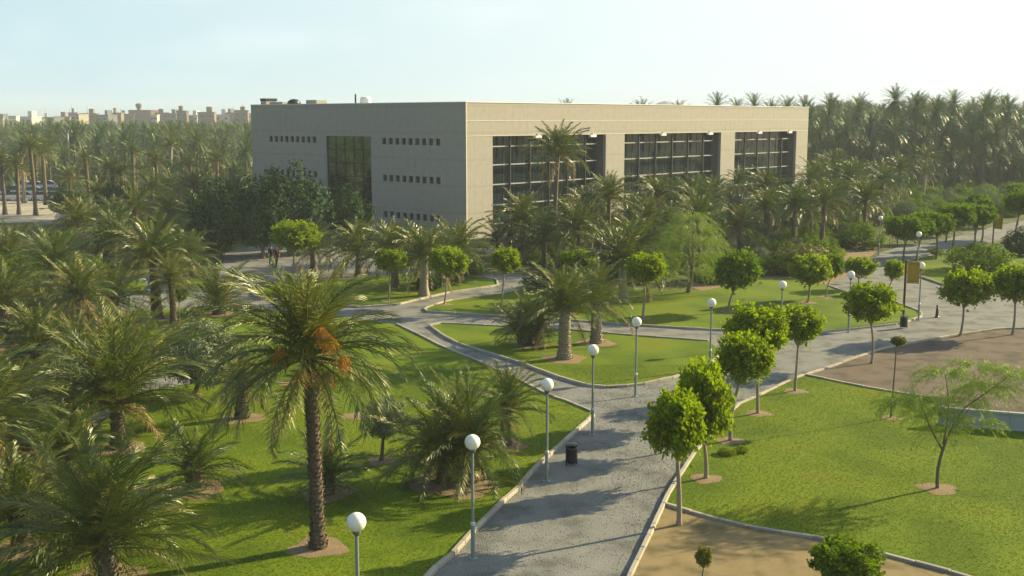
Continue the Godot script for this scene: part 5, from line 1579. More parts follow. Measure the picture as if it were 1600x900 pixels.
	palm(Vector3(51.41, 0.00, -182.05), 5.23, 3.07, 41, 0.21, "full", 1, 2, 2040, "fifth palm from the left in the back row right of the building end", "date palms before the long facade")
	palm(Vector3(46.60, 0.00, -163.03), 5.97, 3.06, 39, 0.16, "full", 1, 0, 2041, "sixth palm from the left in the back row right of the building end", "date palms before the long facade")
	palm(Vector3(50.09, 0.00, -174.19), 4.07, 2.46, 37, 0.19, "full", 1, 2, 2042, "seventh palm from the left in the back row right of the building end", "date palms before the long facade")
	palm(Vector3(39.18, 0.00, -135.88), 5.60, 2.68, 44, 0.18, "full", 1, 2, 2043, "eighth palm from the left in the back row right of the building end", "date palms before the long facade")
	palm(Vector3(54.88, 0.00, -188.98), 3.71, 2.83, 40, 0.21, "full", 1, 0, 2044, "ninth palm from the left in the back row right of the building end", "date palms before the long facade")
	palm(Vector3(34.50, 0.00, -118.74), 4.70, 2.44, 44, 0.18, "full", 1, 2, 2045, "fourth palm from the left in the middle row right of the building end", "date palms before the long facade")
	palm(Vector3(43.28, 0.00, -146.41), 4.49, 2.62, 35, 0.20, "full", 1, 0, 2046, "tenth palm from the left in the back row right of the building end", "date palms before the long facade")
	palm(Vector3(38.10, 0.00, -127.49), 5.98, 2.32, 43, 0.21, "full", 1, 2, 2047, "eleventh palm from the left in the back row right of the building end", "date palms before the long facade")
	palm(Vector3(50.00, 0.00, -166.21), 3.87, 2.96, 41, 0.20, "full", 1, 1, 2048, "twelfth palm from the left in the back row right of the building end", "date palms before the long facade")
	palm(Vector3(55.25, 0.00, -183.11), 3.89, 2.74, 34, 0.16, "full", 1, 2, 2049, "thirteenth palm from the left in the back row right of the building end", "date palms before the long facade")
	palm(Vector3(45.96, 0.00, -151.08), 5.12, 2.72, 36, 0.19, "full", 1, 0, 2050, "fourteenth palm from the left in the back row right of the building end", "date palms before the long facade")
	palm(Vector3(47.30, 0.00, -154.91), 5.57, 2.47, 38, 0.17, "full", 1, 2, 2051, "fifteenth palm from the left in the back row right of the building end", "date palms before the long facade")
	palm(Vector3(53.78, 0.00, -175.64), 4.10, 2.77, 38, 0.19, "full", 1, 0, 2052, "sixteenth palm from the left in the back row right of the building end", "date palms before the long facade")
	palm(Vector3(38.20, 0.00, -123.63), 3.65, 2.89, 41, 0.20, "full", 1, 2, 2053, "seventeenth palm from the left in the back row right of the building end", "date palms before the long facade")
	palm(Vector3(35.69, 0.00, -113.12), 4.55, 3.03, 42, 0.17, "full", 1, 0, 2054, "fifth palm from the left in the middle row right of the building end", "date palms before the long facade")
	palm(Vector3(54.16, 0.00, -168.40), 4.81, 2.31, 41, 0.21, "full", 1, 2, 2055, "eighteenth palm from the left in the back row right of the building end", "date palms before the long facade")
	palm(Vector3(46.26, 0.00, -141.75), 3.51, 2.94, 36, 0.17, "full", 1, 2, 2056, "nineteenth palm from the left in the back row right of the building end", "date palms before the long facade")
	palm(Vector3(43.19, 0.00, -130.97), 5.31, 2.75, 39, 0.20, "full", 1, 2, 2057, "twentieth palm from the left in the back row right of the building end", "date palms before the long facade")
	palm(Vector3(45.10, 0.00, -136.72), 4.89, 2.93, 35, 0.21, "full", 1, 0, 2058, "twenty-first palm from the left in the back row right of the building end", "date palms before the long facade")
	palm(Vector3(48.85, 0.00, -144.71), 4.12, 2.52, 35, 0.19, "full", 1, 2, 2059, "twenty-second palm from the left in the back row right of the building end", "date palms before the long facade")
	palm(Vector3(54.48, 0.00, -159.81), 3.57, 3.02, 35, 0.19, "full", 1, 2, 2060, "twenty-third palm from the left in the back row right of the building end", "date palms before the long facade")
	palm(Vector3(52.42, 0.00, -151.35), 5.93, 2.78, 37, 0.20, "full", 1, 1, 2061, "twenty-fourth palm from the left in the back row right of the building end", "date palms before the long facade")
	palm(Vector3(70.25, 0.00, -224.56), 5.02, 2.97, 34, 0.20, "full", 1, 2, 2100, "date palm between the building end and pale lane, first from the building", "date palms along the pale lane")
	palm(Vector3(76.43, 0.00, -233.21), 6.32, 2.89, 34, 0.20, "full", 1, 1, 2101, "date palm between the building end and pale lane, second from the building", "date palms along the pale lane")
	palm(Vector3(71.78, 0.00, -217.80), 6.27, 3.02, 34, 0.20, "full", 1, 0, 2102, "date palm between the building end and pale lane, third from the building", "date palms along the pale lane")
	palm(Vector3(73.75, 0.00, -213.40), 6.02, 2.50, 34, 0.20, "full", 1, 0, 2103, "date palm between the building end and pale lane, fourth from the building", "date palms along the pale lane")
	palm(Vector3(79.39, 0.00, -221.17), 4.68, 2.62, 34, 0.20, "full", 1, 2, 2104, "date palm between the building end and pale lane, fifth from the building", "date palms along the pale lane")
	palm(Vector3(89.07, 0.00, -243.21), 4.22, 2.45, 34, 0.20, "full", 1, 2, 2105, "date palm between the building end and pale lane, sixth from the building", "date palms along the pale lane")
	palm(Vector3(62.56, 0.00, -170.39), 4.41, 2.49, 34, 0.20, "full", 1, 0, 2106, "date palm between the building end and pale lane, seventh from the building", "date palms along the pale lane")
	palm(Vector3(67.64, 0.00, -183.57), 6.32, 2.85, 34, 0.20, "full", 1, 1, 2107, "date palm between the building end and pale lane, eighth from the building", "date palms along the pale lane")
	palm(Vector3(72.40, 0.00, -194.31), 3.93, 3.02, 34, 0.20, "full", 1, 1, 2108, "date palm between the building end and pale lane, ninth from the building", "date palms along the pale lane")
	palm(Vector3(87.78, 0.00, -229.22), 4.16, 3.07, 34, 0.20, "full", 1, 1, 2109, "date palm between the building end and pale lane, tenth from the building", "date palms along the pale lane")
	palm(Vector3(90.97, 0.00, -235.77), 6.15, 2.51, 34, 0.20, "full", 1, 2, 2110, "date palm between the building end and pale lane, eleventh from the building", "date palms along the pale lane")
	palm(Vector3(86.88, 0.00, -222.72), 6.00, 2.51, 34, 0.20, "full", 1, 1, 2111, "date palm between the building end and pale lane, twelfth from the building", "date palms along the pale lane")
	palm(Vector3(95.28, 0.00, -239.85), 6.48, 2.68, 34, 0.20, "full", 1, 1, 2112, "date palm between the building end and pale lane, thirteenth from the building", "date palms along the pale lane")
	palm(Vector3(100.03, 0.00, -248.09), 4.09, 2.62, 34, 0.20, "full", 1, 2, 2113, "date palm between the building end and pale lane, fourteenth from the building", "date palms along the pale lane")
	palm(Vector3(95.28, 0.00, -235.63), 4.60, 2.64, 34, 0.20, "full", 1, 1, 2114, "date palm between the building end and pale lane, fifteenth from the building", "date palms along the pale lane")
	palm(Vector3(101.23, 0.00, -233.79), 4.82, 2.41, 34, 0.20, "full", 1, 1, 2115, "date palm between the building end and pale lane, sixteenth from the building", "date palms along the pale lane")
	palm(Vector3(115.98, 0.00, -263.80), 5.05, 2.61, 34, 0.20, "full", 1, 0, 2116, "date palm between the building end and pale lane, seventeenth from the building", "date palms along the pale lane")
	palm(Vector3(118.93, 0.00, -267.06), 3.84, 3.04, 34, 0.20, "full", 1, 0, 2117, "date palm between the building end and pale lane, eighteenth from the building", "date palms along the pale lane")
	palm(Vector3(122.80, 0.00, -268.35), 6.42, 2.47, 34, 0.20, "full", 1, 1, 2118, "date palm between the building end and pale lane, nineteenth from the building", "date palms along the pale lane")
	palm(Vector3(128.66, 0.00, -271.07), 4.32, 3.03, 34, 0.20, "full", 1, 0, 2119, "date palm between the building end and pale lane, twentieth from the building", "date palms along the pale lane")
	palm(Vector3(135.63, 0.00, -285.22), 4.31, 2.49, 34, 0.20, "full", 1, 1, 2120, "date palm between the building end and pale lane, twenty-first from the building", "date palms along the pale lane")
	palm(Vector3(-18.70, 0.00, -38.32), 1.66, 2.11, 30, 0.17, "bush", 2, 1, 2300, "small bushy palm in the near left grove, first counting back from the camera", "small palms filling the left grove")
	palm(Vector3(-18.40, 0.00, -45.60), 0.95, 2.02, 30, 0.17, "bush", 2, 2, 2301, "small bushy palm in the near left grove, second counting back from the camera", "small palms filling the left grove")
	palm(Vector3(-22.08, 0.00, -46.01), 1.21, 2.12, 30, 0.17, "bush", 2, 0, 2302, "small bushy palm in the near left grove, third counting back from the camera", "small palms filling the left grove")
	palm(Vector3(-19.57, 0.00, -47.32), 0.75, 2.18, 30, 0.17, "bush", 2, 0, 2303, "small bushy palm in the near left grove, fourth counting back from the camera", "small palms filling the left grove")
	palm(Vector3(-24.13, 0.00, -48.86), 0.98, 1.74, 30, 0.17, "bush", 2, 0, 2304, "small bushy palm in the near left grove, fifth counting back from the camera", "small palms filling the left grove")
	palm(Vector3(-25.76, 0.00, -52.22), 1.32, 2.18, 30, 0.17, "bush", 2, 0, 2305, "small bushy palm in the near left grove, sixth counting back from the camera", "small palms filling the left grove")
	palm(Vector3(-18.95, 0.00, -54.19), 1.27, 1.83, 30, 0.17, "bush", 2, 1, 2306, "small bushy palm in the near left grove, seventh counting back from the camera", "small palms filling the left grove")
	palm(Vector3(-21.45, 0.00, -54.22), 1.68, 1.97, 30, 0.17, "bush", 2, 1, 2307, "small bushy palm in the near left grove, eighth counting back from the camera", "small palms filling the left grove")
	palm(Vector3(-19.48, 0.00, -56.44), 1.89, 1.95, 30, 0.17, "bush", 2, 1, 2308, "small bushy palm in the near left grove, ninth counting back from the camera", "small palms filling the left grove")
	palm(Vector3(-24.00, 0.00, -58.09), 1.29, 1.73, 30, 0.17, "bush", 2, 2, 2309, "small bushy palm in the near left grove, tenth counting back from the camera", "small palms filling the left grove")
	palm(Vector3(-28.12, 0.00, -66.21), 0.68, 1.77, 30, 0.17, "bush", 2, 0, 2310, "small bushy palm in the near left grove, eleventh counting back from the camera", "small palms filling the left grove")
	palm(Vector3(-32.27, 0.00, -67.24), 0.72, 1.81, 30, 0.17, "bush", 2, 1, 2311, "small bushy palm in the near left grove, twelfth counting back from the camera", "small palms filling the left grove")
	palm(Vector3(-26.27, 0.00, -69.65), 1.31, 2.02, 30, 0.17, "bush", 2, 0, 2312, "small bushy palm in the near left grove, thirteenth counting back from the camera", "small palms filling the left grove")
	palm(Vector3(-28.72, 0.00, -71.12), 0.76, 2.00, 30, 0.17, "bush", 2, 0, 2313, "small bushy palm in the near left grove, fourteenth counting back from the camera", "small palms filling the left grove")
	palm(Vector3(-31.63, 0.00, -74.22), 0.73, 2.18, 30, 0.17, "bush", 2, 1, 2314, "small bushy palm in the near left grove, fifteenth counting back from the camera", "small palms filling the left grove")
	palm(Vector3(-44.30, 0.00, -115.00), 2.58, 2.41, 36, 0.20, "full", 1, 2, 2200, "date palm between car park and shaded plaza, first from the left edge", "date palms between the car park and the plaza")
	palm(Vector3(-49.84, 0.00, -134.95), 3.66, 2.53, 36, 0.20, "full", 1, 1, 2201, "date palm between car park and shaded plaza, second from the left edge", "date palms between the car park and the plaza")
	palm(Vector3(-40.64, 0.00, -113.92), 3.02, 2.71, 36, 0.20, "full", 1, 2, 2202, "date palm between car park and shaded plaza, third from the left edge", "date palms between the car park and the plaza")
	palm(Vector3(-35.52, 0.00, -105.47), 4.22, 2.70, 36, 0.20, "full", 1, 1, 2203, "date palm between car park and shaded plaza, fourth from the left edge", "date palms between the car park and the plaza")
	palm(Vector3(-46.14, 0.00, -143.64), 3.65, 3.02, 36, 0.20, "full", 1, 2, 2204, "date palm between car park and shaded plaza, fifth from the left edge", "date palms between the car park and the plaza")
	palm(Vector3(-35.17, 0.00, -114.75), 3.15, 2.55, 36, 0.20, "full", 1, 0, 2205, "date palm between car park and shaded plaza, sixth from the left edge", "date palms between the car park and the plaza")
	palm(Vector3(-46.18, 0.00, -152.06), 3.22, 2.98, 36, 0.20, "full", 1, 2, 2206, "date palm between car park and shaded plaza, seventh from the left edge", "date palms between the car park and the plaza")
	palm(Vector3(-40.97, 0.00, -141.63), 4.03, 2.50, 36, 0.20, "full", 1, 1, 2207, "date palm between car park and shaded plaza, eighth from the left edge", "date palms between the car park and the plaza")
	palm(Vector3(-37.70, 0.00, -133.26), 4.56, 2.99, 36, 0.20, "full", 1, 0, 2208, "date palm between car park and shaded plaza, ninth from the left edge", "date palms between the car park and the plaza")
	palm(Vector3(-35.42, 0.00, -126.27), 2.65, 2.92, 36, 0.20, "full", 1, 1, 2209, "date palm between car park and shaded plaza, tenth from the left edge", "date palms between the car park and the plaza")
	palm(Vector3(-42.55, 0.00, -155.36), 3.40, 2.44, 36, 0.20, "full", 1, 2, 2210, "date palm between car park and shaded plaza, eleventh from the left edge", "date palms between the car park and the plaza")
	palm(Vector3(-31.52, 0.00, -126.40), 4.27, 3.01, 36, 0.20, "full", 1, 2, 2211, "date palm between car park and shaded plaza, twelfth from the left edge", "date palms between the car park and the plaza")
	palm(Vector3(-30.07, 0.00, -121.37), 4.54, 2.82, 36, 0.20, "full", 1, 2, 2212, "date palm between car park and shaded plaza, thirteenth from the left edge", "date palms between the car park and the plaza")
	far_palm(Vector3(42.49, 0.00, -235.00), 14.99, 1.12, 3900, "tall palm crown showing over the roof, left of the pair at its right end", "tall palms on the skyline")
	far_palm(Vector3(50.19, 0.00, -235.00), 14.86, 1.12, 3901, "tall palm crown over the roof, middle of the right-end three", "tall palms on the skyline")
	far_palm(Vector3(57.09, 0.00, -235.00), 14.32, 1.12, 3902, "tall palm crown over the roof nearest its right end", "tall palms on the skyline")
	far_palm(Vector3(26.82, 0.00, -235.00), 13.66, 1.12, 3903, "small palm crown over the roof above the second bay", "tall palms on the skyline")
	far_palm(Vector3(46.73, 0.00, -235.00), 13.79, 1.12, 3904, "low palm tuft over the roof between the two big right-end crowns", "tall palms on the skyline")
	far_palm(Vector3(11.42, 0.00, -235.00), 13.66, 1.12, 3905, "tiny palm crown over the roof above the tall slim palm", "tall palms on the skyline")
	far_palm(Vector3(34.52, 0.00, -235.00), 13.39, 1.12, 3906, "low palm tuft over the roof above the second bay's right half", "tall palms on the skyline")
	far_palm(Vector3(53.77, 0.00, -235.00), 13.66, 1.12, 3907, "low palm tuft over the roof beside the crown nearest its right end", "tall palms on the skyline")
	far_palm(Vector3(75.00, 0.00, -222.00), 15.96, 1.12, 3908, "tallest palm of the hazy grove, crown clear against the sky", "tall palms on the skyline")
	far_palm(Vector3(86.54, 0.00, -222.00), 15.21, 1.12, 3909, "broad palm crown against the sky, right of the tallest of the grove", "tall palms on the skyline")
	far_palm(Vector3(62.34, 0.00, -222.00), 14.58, 1.12, 3910, "palm crown at the skyline just past the building's right end", "tall palms on the skyline")
	far_palm(Vector3(67.73, 0.00, -222.00), 13.58, 1.12, 3911, "palm before the small brown tower on the right skyline", "tall palms on the skyline")
	far_palm(Vector3(92.81, 0.00, -222.00), 13.83, 1.12, 3912, "palm crown at the skyline near the right edge, left of the last one", "tall palms on the skyline")
	far_palm(Vector3(97.20, 0.00, -222.00), 13.96, 1.12, 3913, "palm crown at the skyline nearest the right edge", "tall palms on the skyline")
	far_palm(Vector3(80.27, 0.00, -222.00), 14.08, 1.12, 3914, "palm crown between the two highest crowns of the hazy grove", "tall palms on the skyline")
	far_palm(Vector3(51.54, 0.00, -207.33), 5.26, 0.94, 4000, "first low palm from left, front rank of the hazy right grove, beside the building", "palms of the hazy right grove")
	far_palm(Vector3(63.16, 0.00, -245.88), 10.96, 1.21, 4001, "first tall palm from left, second rank of the hazy right grove, beside the building", "palms of the hazy right grove")
	far_palm(Vector3(61.52, 0.00, -239.39), 12.81, 1.24, 4002, "second tall palm from left, second rank of the hazy right grove, beside the building", "palms of the hazy right grove")
	far_palm(Vector3(58.94, 0.00, -228.03), 13.97, 1.23, 4003, "third tall palm from left, second rank of the hazy right grove, beside the building", "palms of the hazy right grove")
	far_palm(Vector3(50.72, 0.00, -195.67), 8.95, 1.08, 4004, "second low palm from left, front rank of the hazy right grove, beside the building", "palms of the hazy right grove")
	far_palm(Vector3(55.62, 0.00, -214.13), 8.64, 1.13, 4005, "third low palm from left, front rank of the hazy right grove, beside the building", "palms of the hazy right grove")
	far_palm(Vector3(53.32, 0.00, -203.00), 12.24, 1.02, 4006, "first tall palm from left, front rank of the hazy right grove, beside the building", "palms of the hazy right grove")
	far_palm(Vector3(58.52, 0.00, -221.73), 4.52, 1.00, 4007, "first low palm from left, second rank of the hazy right grove, beside the building", "palms of the hazy right grove")
	far_palm(Vector3(64.29, 0.00, -236.29), 10.87, 1.15, 4008, "fourth tall palm from left, second rank of the hazy right grove, beside the building", "palms of the hazy right grove")
	far_palm(Vector3(59.31, 0.00, -212.08), 12.87, 1.07, 4009, "second tall palm from left, front rank of the hazy right grove, beside the building", "palms of the hazy right grove")
	far_palm(Vector3(62.20, 0.00, -216.10), 9.86, 1.09, 4010, "third tall palm from left, front rank of the hazy right grove, beside the building", "palms of the hazy right grove")
	far_palm(Vector3(68.29, 0.00, -232.66), 6.70, 1.24, 4011, "second low palm from left, second rank of the hazy right grove, beside the building", "palms of the hazy right grove")
	far_palm(Vector3(58.01, 0.00, -196.05), 10.15, 1.10, 4012, "first tall palm from left, front rank of the hazy right grove, left part", "palms of the hazy right grove")
	far_palm(Vector3(67.17, 0.00, -224.42), 6.53, 1.02, 4013, "first low palm from left, second rank of the hazy right grove, left part", "palms of the hazy right grove")
	far_palm(Vector3(72.23, 0.00, -235.92), 14.62, 1.15, 4014, "first tall palm from left, second rank of the hazy right grove, left part", "palms of the hazy right grove")
	far_palm(Vector3(63.73, 0.00, -206.48), 7.94, 1.16, 4015, "first low palm from left, front rank of the hazy right grove, left part", "palms of the hazy right grove")
	far_palm(Vector3(70.42, 0.00, -226.92), 9.50, 1.01, 4016, "second tall palm from left, second rank of the hazy right grove, left part", "palms of the hazy right grove")
	far_palm(Vector3(63.88, 0.00, -201.71), 11.19, 0.94, 4017, "second tall palm from left, front rank of the hazy right grove, left part", "palms of the hazy right grove")
	far_palm(Vector3(74.34, 0.00, -229.96), 4.55, 1.22, 4018, "second low palm from left, second rank of the hazy right grove, left part", "palms of the hazy right grove")
	far_palm(Vector3(68.89, 0.00, -207.83), 5.76, 1.14, 4019, "second low palm from left, front rank of the hazy right grove, left part", "palms of the hazy right grove")
	far_palm(Vector3(72.52, 0.00, -217.52), 10.53, 0.97, 4020, "first tall palm from left, front rank of the hazy right grove, middle", "palms of the hazy right grove")
	far_palm(Vector3(75.38, 0.00, -223.62), 7.38, 1.05, 4021, "first low palm from left, second rank of the hazy right grove, middle", "palms of the hazy right grove")
	far_palm(Vector3(66.74, 0.00, -196.91), 10.03, 1.02, 4022, "second tall palm from left, front rank of the hazy right grove, middle", "palms of the hazy right grove")
	far_palm(Vector3(85.55, 0.00, -243.66), 9.12, 0.97, 4023, "first tall palm from left, second rank of the hazy right grove, middle", "palms of the hazy right grove")
	far_palm(Vector3(73.48, 0.00, -207.32), 10.72, 1.01, 4024, "third tall palm from left, front rank of the hazy right grove, middle", "palms of the hazy right grove")
	far_palm(Vector3(82.21, 0.00, -230.42), 14.75, 1.12, 4025, "second tall palm from left, second rank of the hazy right grove, middle", "palms of the hazy right grove")
	far_palm(Vector3(84.78, 0.00, -237.59), 11.03, 1.15, 4026, "third tall palm from left, second rank of the hazy right grove, middle", "palms of the hazy right grove")
	far_palm(Vector3(73.15, 0.00, -204.86), 14.65, 1.05, 4027, "fourth tall palm from left, front rank of the hazy right grove, middle", "palms of the hazy right grove")
	far_palm(Vector3(87.54, 0.00, -244.68), 14.14, 1.00, 4028, "fourth tall palm from left, second rank of the hazy right grove, middle", "palms of the hazy right grove")
	far_palm(Vector3(80.05, 0.00, -219.86), 10.95, 0.99, 4029, "fifth tall palm from left, front rank of the hazy right grove, middle", "palms of the hazy right grove")
	far_palm(Vector3(83.19, 0.00, -224.51), 11.65, 1.23, 4030, "fifth tall palm from left, second rank of the hazy right grove, middle", "palms of the hazy right grove")
	far_palm(Vector3(87.91, 0.00, -235.89), 14.00, 1.24, 4031, "sixth tall palm from left, second rank of the hazy right grove, middle", "palms of the hazy right grove")
	far_palm(Vector3(86.89, 0.00, -231.87), 13.01, 1.13, 4032, "seventh tall palm from left, second rank of the hazy right grove, middle", "palms of the hazy right grove")
	far_palm(Vector3(72.48, 0.00, -193.13), 13.70, 0.93, 4033, "sixth tall palm from left, front rank of the hazy right grove, middle", "palms of the hazy right grove")
	far_palm(Vector3(93.84, 0.00, -242.49), 12.90, 1.07, 4034, "first tall palm from left, second rank of the hazy right grove, right part", "palms of the hazy right grove")
	far_palm(Vector3(87.54, 0.00, -218.68), 10.62, 1.25, 4035, "first tall palm from left, front rank of the hazy right grove, right part", "palms of the hazy right grove")
	far_palm(Vector3(85.43, 0.00, -213.30), 9.73, 1.23, 4036, "second tall palm from left, front rank of the hazy right grove, right part", "palms of the hazy right grove")
	far_palm(Vector3(96.44, 0.00, -240.66), 12.62, 1.03, 4037, "second tall palm from left, second rank of the hazy right grove, right part", "palms of the hazy right grove")
	far_palm(Vector3(83.92, 0.00, -206.21), 9.40, 0.99, 4038, "third tall palm from left, front rank of the hazy right grove, right part", "palms of the hazy right grove")
	far_palm(Vector3(94.14, 0.00, -228.06), 5.68, 1.22, 4039, "first low palm from left, second rank of the hazy right grove, right part", "palms of the hazy right grove")
	far_palm(Vector3(83.04, 0.00, -199.38), 13.45, 1.13, 4040, "fourth tall palm from left, front rank of the hazy right grove, right part", "palms of the hazy right grove")
	far_palm(Vector3(95.09, 0.00, -227.36), 13.69, 1.12, 4041, "third tall palm from left, second rank of the hazy right grove, right part", "palms of the hazy right grove")
	far_palm(Vector3(80.99, 0.00, -193.60), 8.39, 0.94, 4042, "first low palm from left, front rank of the hazy right grove, right part", "palms of the hazy right grove")
	far_palm(Vector3(87.39, 0.00, -207.97), 14.70, 1.14, 4043, "fifth tall palm from left, front rank of the hazy right grove, right part", "palms of the hazy right grove")
	far_palm(Vector3(92.64, 0.00, -219.68), 12.01, 0.96, 4044, "sixth tall palm from left, front rank of the hazy right grove, right part", "palms of the hazy right grove")
	far_palm(Vector3(88.20, 0.00, -205.87), 9.09, 1.06, 4045, "first tall palm from left, front rank of the hazy right grove, right end", "palms of the hazy right grove")
	far_palm(Vector3(95.24, 0.00, -221.48), 4.84, 1.23, 4046, "first low palm from left, front rank of the hazy right grove, right end", "palms of the hazy right grove")
	far_palm(Vector3(106.46, 0.00, -245.91), 14.01, 1.25, 4047, "first tall palm from left, second rank of the hazy right grove, right end", "palms of the hazy right grove")
	far_palm(Vector3(102.05, 0.00, -235.45), 14.19, 1.21, 4048, "second tall palm from left, second rank of the hazy right grove, right end", "palms of the hazy right grove")
	far_palm(Vector3(101.30, 0.00, -232.60), 10.08, 1.12, 4049, "third tall palm from left, second rank of the hazy right grove, right end", "palms of the hazy right grove")
	far_palm(Vector3(110.45, 0.00, -246.29), 11.95, 0.98, 4050, "fourth tall palm from left, second rank of the hazy right grove, right end", "palms of the hazy right grove")
	far_palm(Vector3(89.58, 0.00, -193.83), 5.18, 1.08, 4051, "second low palm from left, front rank of the hazy right grove, right end", "palms of the hazy right grove")
	far_palm(Vector3(99.52, 0.00, -213.77), 10.88, 1.16, 4052, "second tall palm from left, front rank of the hazy right grove, right end", "palms of the hazy right grove")
	far_palm(Vector3(93.69, 0.00, -200.01), 14.23, 1.01, 4053, "third tall palm from left, front rank of the hazy right grove, right end", "palms of the hazy right grove")
	far_palm(Vector3(98.08, 0.00, -207.20), 7.74, 1.01, 4054, "third low palm from left, front rank of the hazy right grove, right end", "palms of the hazy right grove")
	far_palm(Vector3(114.03, 0.00, -239.48), 10.72, 0.98, 4055, "fifth tall palm from left, second rank of the hazy right grove, right end", "palms of the hazy right grove")
	far_palm(Vector3(110.55, 0.00, -230.58), 6.57, 1.18, 4056, "first low palm from left, second rank of the hazy right grove, right end", "palms of the hazy right grove")
	far_palm(Vector3(102.71, 0.00, -211.91), 5.73, 0.95, 4057, "fourth low palm from left, front rank of the hazy right grove, right end", "palms of the hazy right grove")
	far_palm(Vector3(117.13, 0.00, -241.58), 13.43, 0.98, 4058, "sixth tall palm from left, second rank of the hazy right grove, right end", "palms of the hazy right grove")
	far_palm(Vector3(115.44, 0.00, -237.65), 10.33, 1.06, 4059, "seventh tall palm from left, second rank of the hazy right grove, right end", "palms of the hazy right grove")
	far_palm(Vector3(110.51, 0.00, -225.41), 4.64, 1.14, 4060, "second low palm from left, second rank of the hazy right grove, right end", "palms of the hazy right grove")
	far_palm(Vector3(98.59, 0.00, -200.11), 5.33, 1.18, 4061, "fifth low palm from left, front rank of the hazy right grove, right end", "palms of the hazy right grove")
	far_palm(Vector3(106.21, 0.00, -215.30), 13.10, 1.02, 4062, "fourth tall palm from left, front rank of the hazy right grove, right end", "palms of the hazy right grove")
	far_palm(Vector3(114.44, 0.00, -227.71), 12.38, 1.00, 4063, "eighth tall palm from left, second rank of the hazy right grove, right end", "palms of the hazy right grove")
	far_palm(Vector3(115.13, 0.00, -223.88), 9.57, 1.26, 4064, "ninth tall palm from left, second rank of the hazy right grove, right end", "palms of the hazy right grove")
	far_palm(Vector3(101.56, 0.00, -195.58), 12.62, 1.14, 4065, "fifth tall palm from left, front rank of the hazy right grove, right end", "palms of the hazy right grove")
	far_palm(Vector3(-112.14, 0.00, -225.15), 5.36, 1.22, 4200, "first low palm from left, second rank of the left grove, left end", "palms of the left grove")
	far_palm(Vector3(-127.27, 0.00, -256.46), 6.66, 1.01, 4201, "second low palm from left, second rank of the left grove, left end", "palms of the left grove")
	far_palm(Vector3(-118.42, 0.00, -241.48), 6.10, 1.09, 4202, "third low palm from left, second rank of the left grove, left end", "palms of the left grove")
	far_palm(Vector3(-99.47, 0.00, -204.91), 5.99, 1.09, 4203, "first low palm from left, front rank of the left grove, left end", "palms of the left grove")
	far_palm(Vector3(-112.16, 0.00, -231.89), 6.05, 1.16, 4204, "fourth low palm from left, second rank of the left grove, left end", "palms of the left grove")
	far_palm(Vector3(-118.89, 0.00, -247.39), 9.11, 1.11, 4205, "first tall palm from left, second rank of the left grove, left end", "palms of the left grove")
	far_palm(Vector3(-90.96, 0.00, -189.80), 8.13, 0.97, 4206, "second low palm from left, front rank of the left grove, left end", "palms of the left grove")
	far_palm(Vector3(-99.33, 0.00, -211.34), 4.37, 0.99, 4207, "third low palm from left, front rank of the left grove, left end", "palms of the left grove")
	far_palm(Vector3(-94.45, 0.00, -201.90), 6.36, 1.07, 4208, "fourth low palm from left, front rank of the left grove, left end", "palms of the left grove")
	far_palm(Vector3(-109.99, 0.00, -237.55), 8.14, 1.04, 4209, "fifth low palm from left, second rank of the left grove, left end", "palms of the left grove")
	far_palm(Vector3(-113.39, 0.00, -247.45), 8.34, 1.03, 4210, "sixth low palm from left, second rank of the left grove, left end", "palms of the left grove")
	far_palm(Vector3(-116.94, 0.00, -257.77), 6.17, 1.21, 4211, "seventh low palm from left, second rank of the left grove, left end", "palms of the left grove")
	far_palm(Vector3(-88.38, 0.00, -195.08), 4.64, 0.98, 4212, "fifth low palm from left, front rank of the left grove, left end", "palms of the left grove")
	far_palm(Vector3(-83.56, 0.00, -186.09), 3.32, 1.20, 4213, "sixth low palm from left, front rank of the left grove, left end", "palms of the left grove")
	far_palm(Vector3(-102.79, 0.00, -233.23), 4.44, 1.23, 4214, "eighth low palm from left, second rank of the left grove, left end", "palms of the left grove")
	far_palm(Vector3(-87.87, 0.00, -202.23), 7.38, 1.10, 4215, "seventh low palm from left, front rank of the left grove, left end", "palms of the left grove")
	far_palm(Vector3(-95.54, 0.00, -220.23), 7.65, 1.16, 4216, "eighth low palm from left, front rank of the left grove, left end", "palms of the left grove")
	far_palm(Vector3(-93.54, 0.00, -215.99), 6.02, 1.01, 4217, "ninth low palm from left, front rank of the left grove, left end", "palms of the left grove")
	far_palm(Vector3(-104.64, 0.00, -246.00), 6.98, 0.97, 4218, "ninth low palm from left, second rank of the left grove, left end", "palms of the left grove")
	far_palm(Vector3(-100.13, 0.00, -235.91), 9.02, 0.92, 4219, "second tall palm from left, second rank of the left grove, left end", "palms of the left grove")
	far_palm(Vector3(-94.85, 0.00, -223.64), 6.91, 1.01, 4220, "tenth low palm from left, front rank of the left grove, left end", "palms of the left grove")
	far_palm(Vector3(-84.46, 0.00, -199.57), 6.55, 1.20, 4221, "eleventh low palm from left, front rank of the left grove, left end", "palms of the left grove")
	far_palm(Vector3(-90.15, 0.00, -216.17), 6.77, 0.92, 4222, "first low palm from left, front rank of the left grove, left of the mast", "palms of the left grove")
	far_palm(Vector3(-106.08, 0.00, -256.99), 7.15, 1.17, 4223, "first low palm from left, second rank of the left grove, left of the mast", "palms of the left grove")
	far_palm(Vector3(-83.76, 0.00, -203.78), 7.24, 1.19, 4224, "second low palm from left, front rank of the left grove, left of the mast", "palms of the left grove")
	far_palm(Vector3(-93.55, 0.00, -230.28), 7.21, 0.95, 4225, "second low palm from left, second rank of the left grove, left of the mast", "palms of the left grove")
	far_palm(Vector3(-101.69, 0.00, -252.44), 8.77, 1.21, 4226, "third low palm from left, second rank of the left grove, left of the mast", "palms of the left grove")
